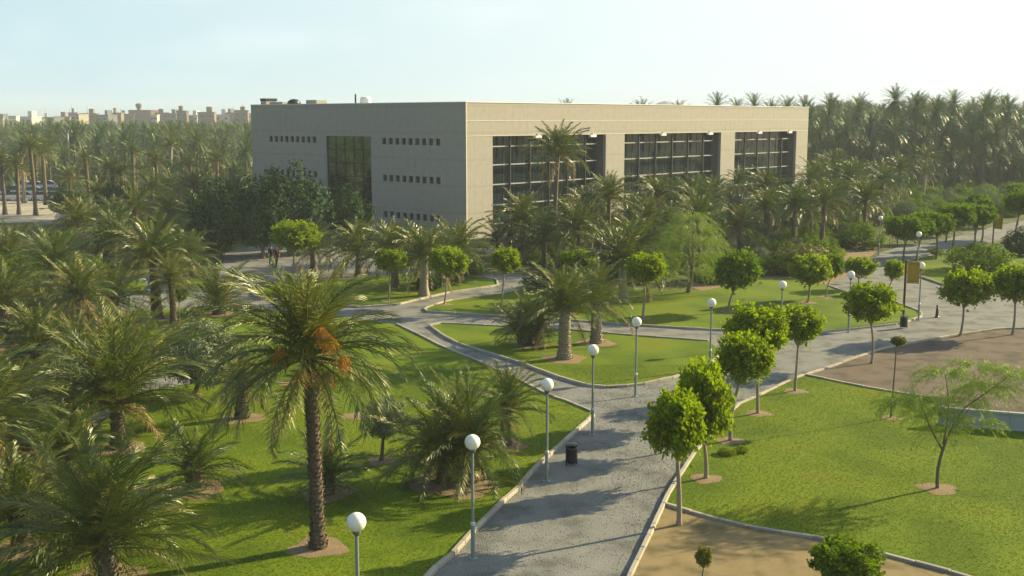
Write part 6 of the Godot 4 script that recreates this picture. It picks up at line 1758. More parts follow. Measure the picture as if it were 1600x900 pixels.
	far_palm(Vector3(-76.11, 0.00, -191.52), 5.39, 1.15, 4227, "third low palm from left, front rank of the left grove, left of the mast", "palms of the left grove")
	far_palm(Vector3(-92.96, 0.00, -236.88), 6.64, 1.07, 4228, "fourth low palm from left, second rank of the left grove, left of the mast", "palms of the left grove")
	far_palm(Vector3(-88.80, 0.00, -228.83), 8.99, 1.16, 4229, "first low palm from left, second rank of the left grove, right of the mast", "palms of the left grove")
	far_palm(Vector3(-94.32, 0.00, -243.81), 6.81, 0.94, 4230, "second low palm from left, second rank of the left grove, right of the mast", "palms of the left grove")
	far_palm(Vector3(-82.86, 0.00, -223.47), 6.42, 1.23, 4231, "first low palm from left, front rank of the left grove, right of the mast", "palms of the left grove")
	far_palm(Vector3(-77.67, 0.00, -210.32), 3.10, 1.26, 4232, "second low palm from left, front rank of the left grove, right of the mast", "palms of the left grove")
	far_palm(Vector3(-72.56, 0.00, -197.20), 7.91, 1.08, 4233, "third low palm from left, front rank of the left grove, right of the mast", "palms of the left grove")
	far_palm(Vector3(-74.52, 0.00, -202.82), 4.60, 1.16, 4234, "fourth low palm from left, front rank of the left grove, right of the mast", "palms of the left grove")
	far_palm(Vector3(-90.12, 0.00, -248.43), 9.00, 1.13, 4235, "third low palm from left, second rank of the left grove, right of the mast", "palms of the left grove")
	far_palm(Vector3(-67.77, 0.00, -187.16), 3.11, 1.23, 4236, "fifth low palm from left, front rank of the left grove, right of the mast", "palms of the left grove")
	far_palm(Vector3(-75.80, 0.00, -214.03), 7.03, 1.19, 4237, "sixth low palm from left, front rank of the left grove, right of the mast", "palms of the left grove")
	far_palm(Vector3(-77.71, 0.00, -221.36), 3.88, 1.26, 4238, "seventh low palm from left, front rank of the left grove, right of the mast", "palms of the left grove")
	far_palm(Vector3(-87.57, 0.00, -251.69), 6.08, 1.03, 4239, "fourth low palm from left, second rank of the left grove, right of the mast", "palms of the left grove")
	far_palm(Vector3(-67.64, 0.00, -197.08), 8.32, 1.25, 4240, "eighth low palm from left, front rank of the left grove, right of the mast", "palms of the left grove")
	far_palm(Vector3(-78.89, 0.00, -230.33), 6.40, 1.10, 4241, "fifth low palm from left, second rank of the left grove, right of the mast", "palms of the left grove")
	far_palm(Vector3(-68.62, 0.00, -202.29), 7.10, 1.14, 4242, "ninth low palm from left, front rank of the left grove, right of the mast", "palms of the left grove")
	far_palm(Vector3(-84.72, 0.00, -250.10), 6.52, 1.17, 4243, "first low palm from left, second rank of the left grove, middle", "palms of the left grove")
	far_palm(Vector3(-79.53, 0.00, -235.76), 5.60, 1.16, 4244, "second low palm from left, second rank of the left grove, middle", "palms of the left grove")
	far_palm(Vector3(-75.06, 0.00, -235.30), 7.94, 1.21, 4245, "third low palm from left, second rank of the left grove, middle", "palms of the left grove")
	far_palm(Vector3(-73.10, 0.00, -231.60), 6.79, 1.06, 4246, "fourth low palm from left, second rank of the left grove, middle", "palms of the left grove")
	far_palm(Vector3(-76.26, 0.00, -245.11), 8.87, 1.03, 4247, "fifth low palm from left, second rank of the left grove, middle", "palms of the left grove")
	far_palm(Vector3(-77.39, 0.00, -252.37), 6.59, 1.03, 4248, "sixth low palm from left, second rank of the left grove, middle", "palms of the left grove")
	far_palm(Vector3(-56.69, 0.00, -186.47), 3.27, 1.16, 4249, "first low palm from left, front rank of the left grove, middle", "palms of the left grove")
	far_palm(Vector3(-67.01, 0.00, -222.48), 8.94, 1.25, 4250, "second low palm from left, front rank of the left grove, middle", "palms of the left grove")
	far_palm(Vector3(-63.64, 0.00, -216.66), 3.39, 1.10, 4251, "third low palm from left, front rank of the left grove, middle", "palms of the left grove")
	far_palm(Vector3(-59.37, 0.00, -202.42), 6.67, 1.02, 4252, "fourth low palm from left, front rank of the left grove, middle", "palms of the left grove")
	far_palm(Vector3(-69.54, 0.00, -243.01), 8.70, 1.13, 4253, "seventh low palm from left, second rank of the left grove, middle", "palms of the left grove")
	far_palm(Vector3(-67.39, 0.00, -236.00), 5.32, 1.21, 4254, "eighth low palm from left, second rank of the left grove, middle", "palms of the left grove")
	far_palm(Vector3(-52.72, 0.00, -188.70), 8.70, 0.93, 4255, "first low palm from left, front rank of the left grove, beside the building", "palms of the left grove")
	far_palm(Vector3(-55.95, 0.00, -201.81), 7.14, 1.05, 4256, "second low palm from left, front rank of the left grove, beside the building", "palms of the left grove")
	far_palm(Vector3(-61.09, 0.00, -224.08), 5.56, 1.23, 4257, "third low palm from left, front rank of the left grove, beside the building", "palms of the left grove")
	far_palm(Vector3(-61.89, 0.00, -228.59), 5.88, 0.95, 4258, "first low palm from left, second rank of the left grove, beside the building", "palms of the left grove")
	far_palm(Vector3(-67.32, 0.00, -256.90), 6.33, 1.16, 4259, "second low palm from left, second rank of the left grove, beside the building", "palms of the left grove")
	far_palm(Vector3(-64.82, 0.00, -248.27), 7.98, 1.01, 4260, "third low palm from left, second rank of the left grove, beside the building", "palms of the left grove")
	far_palm(Vector3(-54.91, 0.00, -213.82), 5.85, 1.25, 4261, "fourth low palm from left, front rank of the left grove, beside the building", "palms of the left grove")
	far_palm(Vector3(-58.79, 0.00, -235.82), 4.99, 1.06, 4262, "fourth low palm from left, second rank of the left grove, beside the building", "palms of the left grove")
	far_palm(Vector3(-47.17, 0.00, -199.52), 6.36, 1.00, 4263, "fifth low palm from left, front rank of the left grove, beside the building", "palms of the left grove")
	far_palm(Vector3(-53.83, 0.00, -228.50), 4.50, 1.15, 4264, "fifth low palm from left, second rank of the left grove, beside the building", "palms of the left grove")
	far_palm(Vector3(-59.89, 0.00, -254.29), 7.69, 1.14, 4265, "sixth low palm from left, second rank of the left grove, beside the building", "palms of the left grove")
	far_palm(Vector3(-48.38, 0.00, -205.81), 7.54, 1.25, 4266, "sixth low palm from left, front rank of the left grove, beside the building", "palms of the left grove")
	far_palm(Vector3(-51.76, 0.00, -224.31), 4.36, 1.05, 4267, "seventh low palm from left, front rank of the left grove, beside the building", "palms of the left grove")
	far_palm(Vector3(-56.32, 0.00, -245.26), 7.23, 1.06, 4268, "seventh low palm from left, second rank of the left grove, beside the building", "palms of the left grove")
	far_palm(Vector3(-40.24, 0.00, -186.49), 5.75, 0.95, 4269, "eighth low palm from left, front rank of the left grove, beside the building", "palms of the left grove")
	grove("palm_grove", grove_rows(1262.0, 1700.0, 247.61, 420.0, 7.0, 11.5, 15.0, 61), "deep hazy palm grove behind the front palms on the right")
	grove("palm_grove", grove_rows(1250.0, 1700.0, 197.0, 290.0, 4.8, 2.5, 11.0, 63), "lower palms and young shoots filling the hazy right grove")
	grove("palm_grove", grove_rows(-1900.0, -70.0, 92.0, 200.0, 7.0, 4.0, 8.5, 64), "palm grove going on beyond the left side")
	grove("palm_grove", grove_rows(-60.0, 402.0, 258.67, 480.0, 8.0, 6.0, 9.6, 62), "wide palm grove below the town on the left")
	undergrowth([PackedVector2Array([Vector2(1.67, -96.69), Vector2(8.96, -83.85), Vector2(14.53, -83.85), Vector2(20.48, -88.71), Vector2(31.15, -106.22), Vector2(44.14, -133.74), Vector2(57.22, -161.47), Vector2(54.98, -192.73), Vector2(48.28, -183.08), Vector2(16.32, -142.50), Vector2(-1.23, -107.27)]), PackedVector2Array([Vector2(43.46, -163.89), Vector2(45.21, -133.74), Vector2(55.71, -154.61), Vector2(78.33, -196.17), Vector2(125.07, -244.07), Vector2(155.92, -304.74), Vector2(74.66, -267.78)]), PackedVector2Array([Vector2(47.12, -137.11), Vector2(73.15, -183.08), Vector2(119.80, -233.71), Vector2(85.57, -166.38), Vector2(61.21, -140.66), Vector2(46.11, -121.75)])], 0.16, "mixed bushes growing under the palms before and right of the building", 0.7, 1.7)
	undergrowth([PackedVector2Array([Vector2(-36.86, -73.97), Vector2(-32.83, -76.63), Vector2(-24.30, -71.00), Vector2(-19.22, -57.78), Vector2(-18.06, -47.29), Vector2(-17.49, -39.93), Vector2(-18.91, -37.02)])], 0.22, "yellowish low bushes growing between the near left palms", 0.35, 0.85, ["leaf_yellow", "leaf_mid", "leaf_olive"])
	undergrowth([PackedVector2Array([Vector2(49.09, -186.18), Vector2(65.98, -192.73), Vector2(81.89, -211.27), Vector2(130.82, -255.38), Vector2(169.89, -332.21), Vector2(82.12, -288.81), Vector2(70.39, -267.78)])], 0.035, "dense dark bushes closing the foot of the hazy right grove", 1.6, 3.4)
	undergrowth([PackedVector2Array([Vector2(-38.15, -76.63), Vector2(-36.69, -85.87), Vector2(-30.71, -88.71), Vector2(-27.64, -102.20), Vector2(-26.59, -112.87), Vector2(-37.66, -161.47), Vector2(-47.54, -166.38), Vector2(-48.41, -125.99), Vector2(-42.71, -97.57), Vector2(-46.27, -93.34)]), PackedVector2Array([Vector2(-66.55, -166.38), Vector2(-52.25, -183.08), Vector2(-42.64, -183.08), Vector2(-67.01, -288.81), Vector2(-148.99, -304.74), Vector2(-119.51, -244.07), Vector2(-84.30, -211.27)])], 0.12, "mixed bushes growing under the palms left of the building", 0.8, 2.0)

	# ---- leafy trees and shrubs
	tree("shade_tree", Vector3(5.18, 0.00, -33.24), Vector3(-0.16, 3.15, 0.0), Vector2(0.99, 1.31), 0.075, "broad", "leaf_bright", 5001, "round-headed tree on the sand corner, nearest the camera of the path-side row", "tree", "round-headed shade trees along the paths", "bark_pale")
	tree("shade_tree", Vector3(6.78, 0.00, -37.71), Vector3(-0.13, 2.71, 0.0), Vector2(1.07, 1.79), 0.07, "broad", "leaf_bright", 5002, "round-headed tree just behind the one on the sand corner", "tree", "round-headed shade trees along the paths", "bark_pale")
	tree("shade_tree", Vector3(8.52, 0.00, -42.33), Vector3(0.47, 3.29, 0.0), Vector2(1.15, 1.20), 0.07, "broad", "leaf_bright", 5003, "round-headed tree with leaning trunk, third along the right kerb", "tree", "round-headed shade trees along the paths", "bark_pale")
	tree("shade_tree", Vector3(10.49, 0.00, -46.44), Vector3(-0.08, 3.61, 0.0), Vector2(1.37, 1.26), 0.065, "broad", "leaf_bright", 5004, "round-headed tree fourth along the right kerb, partly behind the leaning one", "tree", "round-headed shade trees along the paths", "bark_pale")
	tree("shade_tree", Vector3(13.06, 0.00, -50.39), Vector3(0.12, 3.09, 0.0), Vector2(1.00, 1.12), 0.06, "broad", "leaf_bright", 5005, "narrow round-headed tree with forked trunk at the lawn corner", "tree", "round-headed shade trees along the paths", "bark_pale")
	tree("shade_tree", Vector3(18.50, 0.00, -56.38), Vector3(-0.20, 3.10, 0.0), Vector2(1.32, 1.25), 0.065, "broad", "leaf_bright", 5006, "round-headed tree alone where the path widens, slightly leaning", "tree", "round-headed shade trees along the paths", "bark_pale")
	tree("shade_tree", Vector3(25.95, 0.00, -63.73), Vector3(0.22, 2.78, 0.0), Vector2(1.56, 1.33), 0.07, "broad", "leaf_bright", 5007, "round-headed tree at the edge of the brown bed, right of the path mouth", "tree", "round-headed shade trees along the paths", "bark_pale")
	tree("shade_tree", Vector3(29.17, 0.00, -64.12), Vector3(0.07, 2.98, 0.0), Vector2(1.42, 1.34), 0.07, "broad", "leaf_bright", 5008, "round-headed tree at the right edge by the brown bed", "tree", "round-headed shade trees along the paths", "bark_pale")
	tree("shade_tree", Vector3(20.21, 0.00, -75.54), Vector3(0.17, 2.21, 0.0), Vector2(1.49, 1.31), 0.08, "broad", "leaf_bright", 5009, "round-headed tree on the long lawn below the yellow-green bushes", "tree", "round-headed shade trees along the paths", "bark_pale")
	tree("shade_tree", Vector3(22.09, 0.00, -77.75), Vector3(0.36, 2.18, 0.0), Vector2(0.81, 1.08), 0.05, "broad", "leaf_mid", 5010, "slim tree close behind the round one on the long lawn", "tree", "round-headed shade trees along the paths", "bark_pale")
	tree("shade_tree", Vector3(25.57, 0.00, -81.92), Vector3(0.09, 1.58, 0.0), Vector2(1.18, 0.95), 0.06, "broad", "leaf_bright", 5011, "round-headed tree behind the eighth globe lamp", "tree", "round-headed shade trees along the paths", "bark_pale")
	tree("shade_tree", Vector3(27.33, 0.00, -80.38), Vector3(0.37, 1.59, 0.0), Vector2(0.74, 0.93), 0.05, "broad", "leaf_bright", 5012, "small round-headed tree left of the ochre banner", "tree", "round-headed shade trees along the paths", "bark_pale")
	tree("shade_tree", Vector3(14.10, 0.00, -71.96), Vector3(0.50, 2.69, 0.0), Vector2(1.59, 1.59), 0.08, "broad", "leaf_mid", 5013, "broad round-headed tree on the long lawn beside the weeping tree", "tree", "round-headed shade trees along the paths", "bark_pale")
	tree("shade_tree", Vector3(8.21, 0.00, -69.38), Vector3(0.20, 3.17, 0.0), Vector2(1.37, 1.21), 0.07, "broad", "leaf_bright", 5014, "round-headed tree in the middle of the long lawn", "tree", "round-headed shade trees along the paths", "bark_pale")
	tree("shade_tree", Vector3(-4.59, 0.00, -74.75), Vector3(0.30, 2.88, 0.0), Vector2(1.34, 1.21), 0.06, "broad", "leaf_bright", 5015, "round-headed tree at the tip of the long lawn", "tree", "round-headed shade trees along the paths", "bark_pale")
	tree("shade_tree", Vector3(-0.71, 0.00, -72.45), Vector3(0.34, 3.30, 0.0), Vector2(1.05, 1.01), 0.06, "broad", "leaf_bright", 5016, "round-headed tree behind the fan-shaped palm clump", "tree", "round-headed shade trees along the paths", "bark_pale")
	tree("shade_tree", Vector3(-8.53, 0.00, -76.35), Vector3(0.22, 2.81, 0.0), Vector2(1.11, 0.97), 0.06, "broad", "leaf_bright", 5017, "small round-headed tree on the far lawn, left of the thick palm", "tree", "round-headed shade trees along the paths", "bark_pale")
	tree("shade_tree", Vector3(-16.86, 0.00, -85.87), Vector3(0.20, 3.49, 0.0), Vector2(1.88, 1.39), 0.09, "broad", "leaf_bright", 5018, "bright sunlit tree in front of the dark trees at the side wall", "tree", "round-headed shade trees along the paths", "bark_pale")
	tree("shade_tree", Vector3(4.78, 0.00, -80.99), Vector3(0.09, 2.12, 0.0), Vector2(1.50, 1.12), 0.07, "broad", "leaf_bright", 5019, "bright tree top behind the stout palm", "tree", "round-headed shade trees along the paths", "bark_pale")
	tree("avenue_tree", Vector3(34.09, 0.00, -96.69), Vector3(0.11, 3.02, 0.0), Vector2(1.89, 1.34), 0.09, "broad", "leaf_mid", 5020, "umbrella tree of the avenue behind the banners, nearest the bend", "tree", "trees of the avenue behind the banners", "bark")
	tree("avenue_tree", Vector3(35.83, 0.00, -98.46), Vector3(0.45, 3.18, 0.0), Vector2(1.70, 1.36), 0.09, "broad", "leaf_mid", 5021, "umbrella tree of the avenue behind the banners, second from the bend", "tree", "trees of the avenue behind the banners", "bark")
	tree("avenue_tree", Vector3(37.87, 0.00, -99.37), Vector3(0.00, 3.10, 0.0), Vector2(1.49, 1.26), 0.09, "broad", "leaf_mid", 5022, "umbrella tree of the avenue behind the banners, third from the bend", "tree", "trees of the avenue behind the banners", "bark")
	tree("avenue_tree", Vector3(40.40, 0.00, -102.20), Vector3(0.29, 3.65, 0.0), Vector2(1.76, 1.29), 0.09, "broad", "leaf_mid", 5023, "umbrella tree of the avenue behind the banners, fourth from the bend", "tree", "trees of the avenue behind the banners", "bark")
	tree("avenue_tree", Vector3(43.15, 0.00, -104.17), Vector3(0.12, 3.48, 0.0), Vector2(1.80, 1.32), 0.09, "broad", "leaf_mid", 5024, "umbrella tree of the avenue behind the banners, fifth from the bend", "tree", "trees of the avenue behind the banners", "bark")
	tree("avenue_tree", Vector3(46.05, 0.00, -109.45), Vector3(0.06, 3.71, 0.0), Vector2(1.07, 1.26), 0.09, "broad", "leaf_mid", 5025, "umbrella tree of the avenue behind the banners, sixth from the bend", "tree", "trees of the avenue behind the banners", "bark")
	tree("avenue_tree", Vector3(51.49, 0.00, -114.06), Vector3(0.39, 3.93, 0.0), Vector2(1.77, 1.44), 0.09, "broad", "leaf_mid", 5026, "umbrella tree of the avenue behind the banners, seventh from the bend, near the right edge", "tree", "trees of the avenue behind the banners", "bark")
	tree("avenue_tree", Vector3(54.23, 0.00, -117.78), Vector3(0.27, 4.05, 0.0), Vector2(2.03, 1.49), 0.09, "broad", "leaf_mid", 5027, "umbrella tree of the avenue behind the banners, at the right edge", "tree", "trees of the avenue behind the banners", "bark")
	tree("avenue_tree", Vector3(44.42, 0.00, -114.06), Vector3(0.26, 2.89, 0.0), Vector2(1.57, 1.18), 0.09, "broad", "leaf_mid", 5028, "umbrella tree of the avenue behind the banners, first of the far side", "tree", "trees of the avenue behind the banners", "bark")
	tree("avenue_tree", Vector3(50.58, 0.00, -121.75), Vector3(0.14, 3.35, 0.0), Vector2(1.40, 1.26), 0.09, "broad", "leaf_mid", 5029, "umbrella tree of the avenue behind the banners, second of the far side", "tree", "trees of the avenue behind the banners", "bark")
	tree("avenue_tree", Vector3(59.81, 0.00, -132.12), Vector3(0.30, 3.78, 0.0), Vector2(1.82, 1.36), 0.09, "broad", "leaf_mid", 5030, "umbrella tree of the avenue behind the banners, third of the far side", "tree", "trees of the avenue behind the banners", "bark")
	tree("olive_tree", Vector3(-14.50, 0.00, -49.43), Vector3(0.52, 1.92, 0.0), Vector2(1.97, 1.57), 0.12, "fine", "leaf_olive", 5031, "grey-green olive tree with short trunk on the left lawn", "tree", "", "bark")
	tree("young_tree", Vector3(-4.80, 0.00, -39.78), Vector3(0.14, 1.62, 0.0), Vector2(0.80, 0.85), 0.07, "fine", "leaf_olive", 5032, "small tree with bent trunk between the tall fruiting palm and the clump", "tree", "", "bark")
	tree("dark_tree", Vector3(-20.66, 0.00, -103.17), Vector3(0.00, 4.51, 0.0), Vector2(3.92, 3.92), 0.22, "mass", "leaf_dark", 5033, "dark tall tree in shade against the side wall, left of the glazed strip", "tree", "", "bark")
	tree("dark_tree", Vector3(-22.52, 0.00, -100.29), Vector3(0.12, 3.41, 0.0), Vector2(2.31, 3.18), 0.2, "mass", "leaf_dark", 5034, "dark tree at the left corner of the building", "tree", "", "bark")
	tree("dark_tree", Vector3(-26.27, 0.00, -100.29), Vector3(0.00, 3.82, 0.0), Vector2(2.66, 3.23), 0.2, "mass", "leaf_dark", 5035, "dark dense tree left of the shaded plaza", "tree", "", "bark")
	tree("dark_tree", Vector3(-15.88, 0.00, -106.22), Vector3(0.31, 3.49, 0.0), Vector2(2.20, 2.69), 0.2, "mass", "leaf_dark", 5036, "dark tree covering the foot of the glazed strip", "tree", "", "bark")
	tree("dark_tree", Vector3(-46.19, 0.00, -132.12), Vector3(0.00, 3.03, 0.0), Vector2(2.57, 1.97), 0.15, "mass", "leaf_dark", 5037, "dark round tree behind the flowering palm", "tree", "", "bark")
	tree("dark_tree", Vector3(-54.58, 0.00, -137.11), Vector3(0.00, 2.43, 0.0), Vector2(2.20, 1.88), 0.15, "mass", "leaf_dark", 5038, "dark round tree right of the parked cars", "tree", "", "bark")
	tree("young_tree", Vector3(-20.47, 0.00, -68.04), Vector3(-0.04, 1.72, 0.0), Vector2(0.55, 0.55), 0.03, "broad", "leaf_mid", 5039, "young staked tree with small ball crown beside the left path", "tree", "", "bark_pale")
	tree("young_tree", Vector3(15.92, 0.00, -45.72), Vector3(0.16, 3.32, 0.0), Vector2(0.32, 0.27), 0.035, "broad", "leaf_yellow", 5040, "thin sapling with a tiny crown on the right lawn", "tree", "", "bark")
	tree("shade_tree", Vector3(8.73, 0.00, -27.94), Vector3(0.02, 0.97, 0.0), Vector2(0.98, 0.74), 0.09, "broad", "leaf_mid", 5041, "dark green tree top at the bottom edge, on the sand bed", "tree", "round-headed shade trees along the paths", "bark_pale")
	tree("seedling", Vector3(5.18, 0.00, -28.89), Vector3(0.02, 0.73, 0.0), Vector2(0.23, 0.35), 0.02, "broad", "leaf_yellow", 5042, "yellow-green seedling on the sand bed at the bottom edge", "tree", "", "bark")
	shrub(Vector3(33.95, 0.00, -108.35), Vector2(2.24, 1.37), "leaf_mid", "mass", 6001, "broad rounded shrub left of the avenue bend")
	shrub(Vector3(23.41, 0.00, -90.20), Vector2(2.29, 1.46), "leaf_yellow", "mass", 6002, "yellow-green shrub mass behind the round tree on the long lawn")
	shrub(Vector3(28.12, 0.00, -98.46), Vector2(1.25, 0.79), "leaf_bright", "mass", 6003, "bright clipped shrub between the two shrub masses")
	shrub(Vector3(21.59, 0.00, -90.20), Vector2(1.56, 1.04), "leaf_mid", "mass", 6004, "low shrub left of the yellow-green shrub mass")
	shrub(Vector3(38.72, 0.00, -91.74), Vector2(2.54, 1.38), "leaf_mid", "mass", 6005, "large rounded shrub behind the round-headed tree right of the path")
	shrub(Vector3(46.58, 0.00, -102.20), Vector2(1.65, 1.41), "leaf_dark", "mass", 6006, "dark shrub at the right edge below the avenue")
	shrub(Vector3(39.30, 0.00, -103.17), Vector2(0.71, 0.36), "leaf_mid", "mass", 6007, "tiny shrub on the grass strip by the banner")
	shrub(Vector3(-26.42, 0.00, -64.91), Vector2(1.51, 1.13), "leaf_yellow", "mass", 6008, "yellow bush right of the dark-trunked palm's foot")
	shrub(Vector3(-29.55, 0.00, -68.04), Vector2(1.50, 1.26), "leaf_yellow", "mass", 6009, "yellow bush nearest the left edge")
	shrub(Vector3(-30.42, 0.00, -74.48), Vector2(1.29, 1.12), "leaf_yellow", "fine", 6010, "yellow feathery bush behind the other yellow bushes")
	shrub(Vector3(-45.23, 0.00, -180.07), Vector2(4.11, 2.06), "leaf_silver", "mass", 6011, "dull violet-grey shrubs left of the building")
	shrub(Vector3(8.04, 0.00, -40.57), Vector2(0.34, 0.17), "leaf_bright", "mass", 6012, "small weed at the foot of the third path-side tree")
	shrub(Vector3(8.70, 0.00, -40.89), Vector2(0.29, 0.17), "leaf_bright", "mass", 6013, "small weed right of the third path-side tree")
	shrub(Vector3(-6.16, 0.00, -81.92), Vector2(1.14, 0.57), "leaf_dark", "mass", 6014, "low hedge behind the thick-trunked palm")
	shrub(Vector3(-3.35, 0.00, -89.45), Vector2(1.24, 0.62), "leaf_mid", "mass", 6015, "low bush below the building corner")
	shrub(Vector3(2.13, 0.00, -81.92), Vector2(1.42, 0.66), "leaf_dark", "mass", 6016, "low bush behind the centre lawn palms")
	var wt := thing("feathery_tree", "bushy bright green tree with drooping feathery sprays behind the long lawn", "tree", Vector3(12.74, 0.00, -80.08))
	var tt := Tris.new()
	limb(tt, Vector3(0, -0.03, 0), Vector3(0.2, 4.6, 0), 0.18, 0.05, rng, 8)
	for k in 12:
		limb(tt, Vector3(0.05 + 0.01 * k, 0.9 + k * 0.3, 0), Vector3(cos(k * 2.4) * 1.6, 1.5 + 0.34 * k, sin(k * 2.4) * 1.6), 0.06, 0.012, rng, 5)
	obj("trunk", tt, M.bark, wt)
	for e in [[0.0, 1.0, 0.0, 1.9, 150], [0.1, 2.1, 0.1, 2.1, 170], [0.1, 3.2, -0.1, 1.8, 150], [0.2, 4.2, 0.0, 1.3, 110], [0.2, 5.0, 0.0, 0.7, 70], [-0.9, 3.7, 0.3, 0.7, 40], [1.1, 3.3, 0.4, 0.7, 40]]:
		part("foliage", sprays(701 + int(e[1] * 10), e[4], e[3], 0.7, 1.7, 0.55, 0.16, 0.07).mesh(), wt, M.leaf_fine, Transform3D(Basis.IDENTITY, Vector3(e[0], e[1], e[2])))
	var ft := thing("feathery_tree", "thin tree with wispy see-through crown on the right lawn", "tree", Vector3(14.47, 0.00, -36.62))
	tt = Tris.new()
	limb(tt, Vector3(0, -0.03, 0), Vector3(0.12, 1.5, 0.0), 0.07, 0.05, rng, 8)
	limb(tt, Vector3(0.12, 1.5, 0.0), Vector3(0.7, 2.9, 0.1), 0.045, 0.03, rng, 6)
	limb(tt, Vector3(0.7, 2.9, 0.1), Vector3(2.3, 4.2, 0.2), 0.03, 0.008, rng, 5)
	limb(tt, Vector3(0.1, 1.4, 0.0), Vector3(-0.9, 3.3, 0.3), 0.04, 0.01, rng, 6)
	limb(tt, Vector3(0.1, 1.6, 0.0), Vector3(0.2, 3.9, -0.4), 0.04, 0.01, rng, 6)
	limb(tt, Vector3(0.3, 2.0, 0.0), Vector3(1.5, 3.2, -0.8), 0.03, 0.008, rng, 5)
	obj("trunk", tt, M.bark, ft)
	var fi := 0
	for e in [[-0.9, 3.3, 0.3, 54], [-0.3, 2.7, 0.2, 40], [0.2, 4.0, -0.4, 54], [0.75, 3.1, 0.1, 44], [1.5, 3.3, -0.8, 44], [2.3, 4.2, 0.2, 40], [1.5, 3.7, 0.15, 40], [0.2, 2.1, 0.0, 30], [-1.4, 3.0, -0.2, 40], [0.9, 4.4, 0.3, 30], [2.9, 3.9, 0.1, 28], [1.0, 2.5, 0.4, 30]]:
		fi += 1
		part("spray", sprays(720 + fi, e[3], 0.25, 0.3, 1.3, 1.0, 0.11, 0.03, 0.9).mesh(), ft, M.leaf_fine, Transform3D(Basis.IDENTITY, Vector3(e[0], e[1] - 0.25, e[2])))
	var pop0 := thing("poplar_tree", "slim poplar with glinting pale leaves before the pier of the third bay", "tree", Vector3(20.58, 0.00, -102.20), 0.0, "slim poplars before the facade")
	tt = Tris.new()
	limb(tt, Vector3(0, -0.03, 0), Vector3(0.1, 6.02, 0), 0.1, 0.015, rng, 6)
	obj("trunk", tt, M.bark_pale, pop0)
	part("crown", leaf_sets.broad[0], pop0, M.leaf_silver, Transform3D(Basis.from_scale(Vector3(0.85, 2.66, 0.85)), Vector3(0, 3.55, 0)))
	var pop1 := thing("poplar_tree", "slim pale poplar beside the pier of the first bay", "tree", Vector3(7.01, 0.00, -99.83), 0.0, "slim poplars before the facade")
	tt = Tris.new()
	limb(tt, Vector3(0, -0.03, 0), Vector3(0.1, 6.69, 0), 0.1, 0.015, rng, 6)
	obj("trunk", tt, M.bark_pale, pop1)
	part("crown", leaf_sets.broad[1], pop1, M.leaf_silver, Transform3D(Basis.from_scale(Vector3(0.85, 2.96, 0.85)), Vector3(0, 3.95, 0)))
	var pop2 := thing("poplar_tree", "thin poplar at the left foot of the first bay", "tree", Vector3(0.00, 0.00, -99.83), 0.0, "slim poplars before the facade")
	tt = Tris.new()
	limb(tt, Vector3(0, -0.03, 0), Vector3(0.1, 4.10, 0), 0.1, 0.015, rng, 6)
	obj("trunk", tt, M.bark_pale, pop2)
	part("crown", leaf_sets.broad[2], pop2, M.leaf_silver, Transform3D(Basis.from_scale(Vector3(0.85, 1.81, 0.85)), Vector3(0, 2.42, 0)))

	# ---- lamps, bins, banners, walls, cars, people
	var first := lamp(Vector3(-3.53, 0.0, -24.31), "white globe lamp cut by the bottom edge, nearest the camera", null)
	lamp(Vector3(-1.12, 0.0, -30.65), "white globe lamp at the path edge in front of the palm clump", first)
	lamp(Vector3(1.21, 0.0, -37.58), "white globe lamp standing just left of the litter bin", first)
	lamp(Vector3(3.21, 0.0, -43.39), "white globe lamp at the lawn corner where the paths meet", first)
	lamp(Vector3(5.61, 0.0, -49.58), "white globe lamp on the path in front of the small centre lawn", first)
	lamp(Vector3(9.92, 0.0, -54.89), "white globe lamp among the path-side trees, left of the long lawn's middle", first)
	lamp(Vector3(14.89, 0.0, -60.95), "white globe lamp above the fourth path-side tree", first)
	lamp(Vector3(19.88, 0.0, -65.03), "white globe lamp in front of the tree at the path bend", first)
	lamp(Vector3(25.47, 0.0, -69.07), "white globe lamp beside the ochre banner", first)
	lamp(Vector3(32.17, 0.0, -88.15), "white globe lamp before the avenue trees, highest of the near ones", first)
	lamp(Vector3(33.80, 0.0, -102.50), "small far globe lamp left of the avenue trees", first)
	bin(Vector3(2.17, 0.00, -39.47), 0.5, "black round litter bin on the main path near the lawn corner")
	bin(Vector3(23.59, 0.00, -66.33), 0.2, "black round litter bin under the ochre banner post")
	banner(Vector3(24.06, 0.0, -67.79), -0.35, 3.94, Vector2(0.7, 1.2), "ochre banner hanging from a dark red post by the path bend")
	banner(Vector3(47.24, 0.00, -109.45), -1.2, 3.53, Vector2(1.0, 1.5), "yellow banner seen nearly edge-on by the avenue at the right")
	var bl := thing("bollard", "short dark bollard standing in the middle of the path mouth", "bollard", Vector3(26.99, 0.00, -70.06))
	var bt := Tris.new()
	bt.lathe([Vector2(0.0, 0.0), Vector2(0.14, 0.0), Vector2(0.14, 0.05), Vector2(0.1, 0.1), Vector2(0.075, 0.6), Vector2(0.05, 0.64), Vector2(0.05, 0.67)], 12)
	obj("post", bt, M.bollard, bl)
	bt = Tris.new()
	bt.ball(Vector3(0, 0.73, 0), Vector3.ONE * 0.075, 12)
	obj("knob", bt, M.bollard, bl)
	var lw := thing("low_wall", "low pale panelled wall at the back of the right lawn", "wall", Vector3(17.58, 0.0, -44.82), -0.33)
	obj("base", bx(Vector3(0, -0.05, -0.16), Vector3(6.15, 0.14, 0.16), 0.02), M.slab_white, lw)
	obj("top_rail", bx(Vector3(0, 0.68, -0.1), Vector3(6.15, 0.78, 0.1), 0.015), M.slab_white, lw)
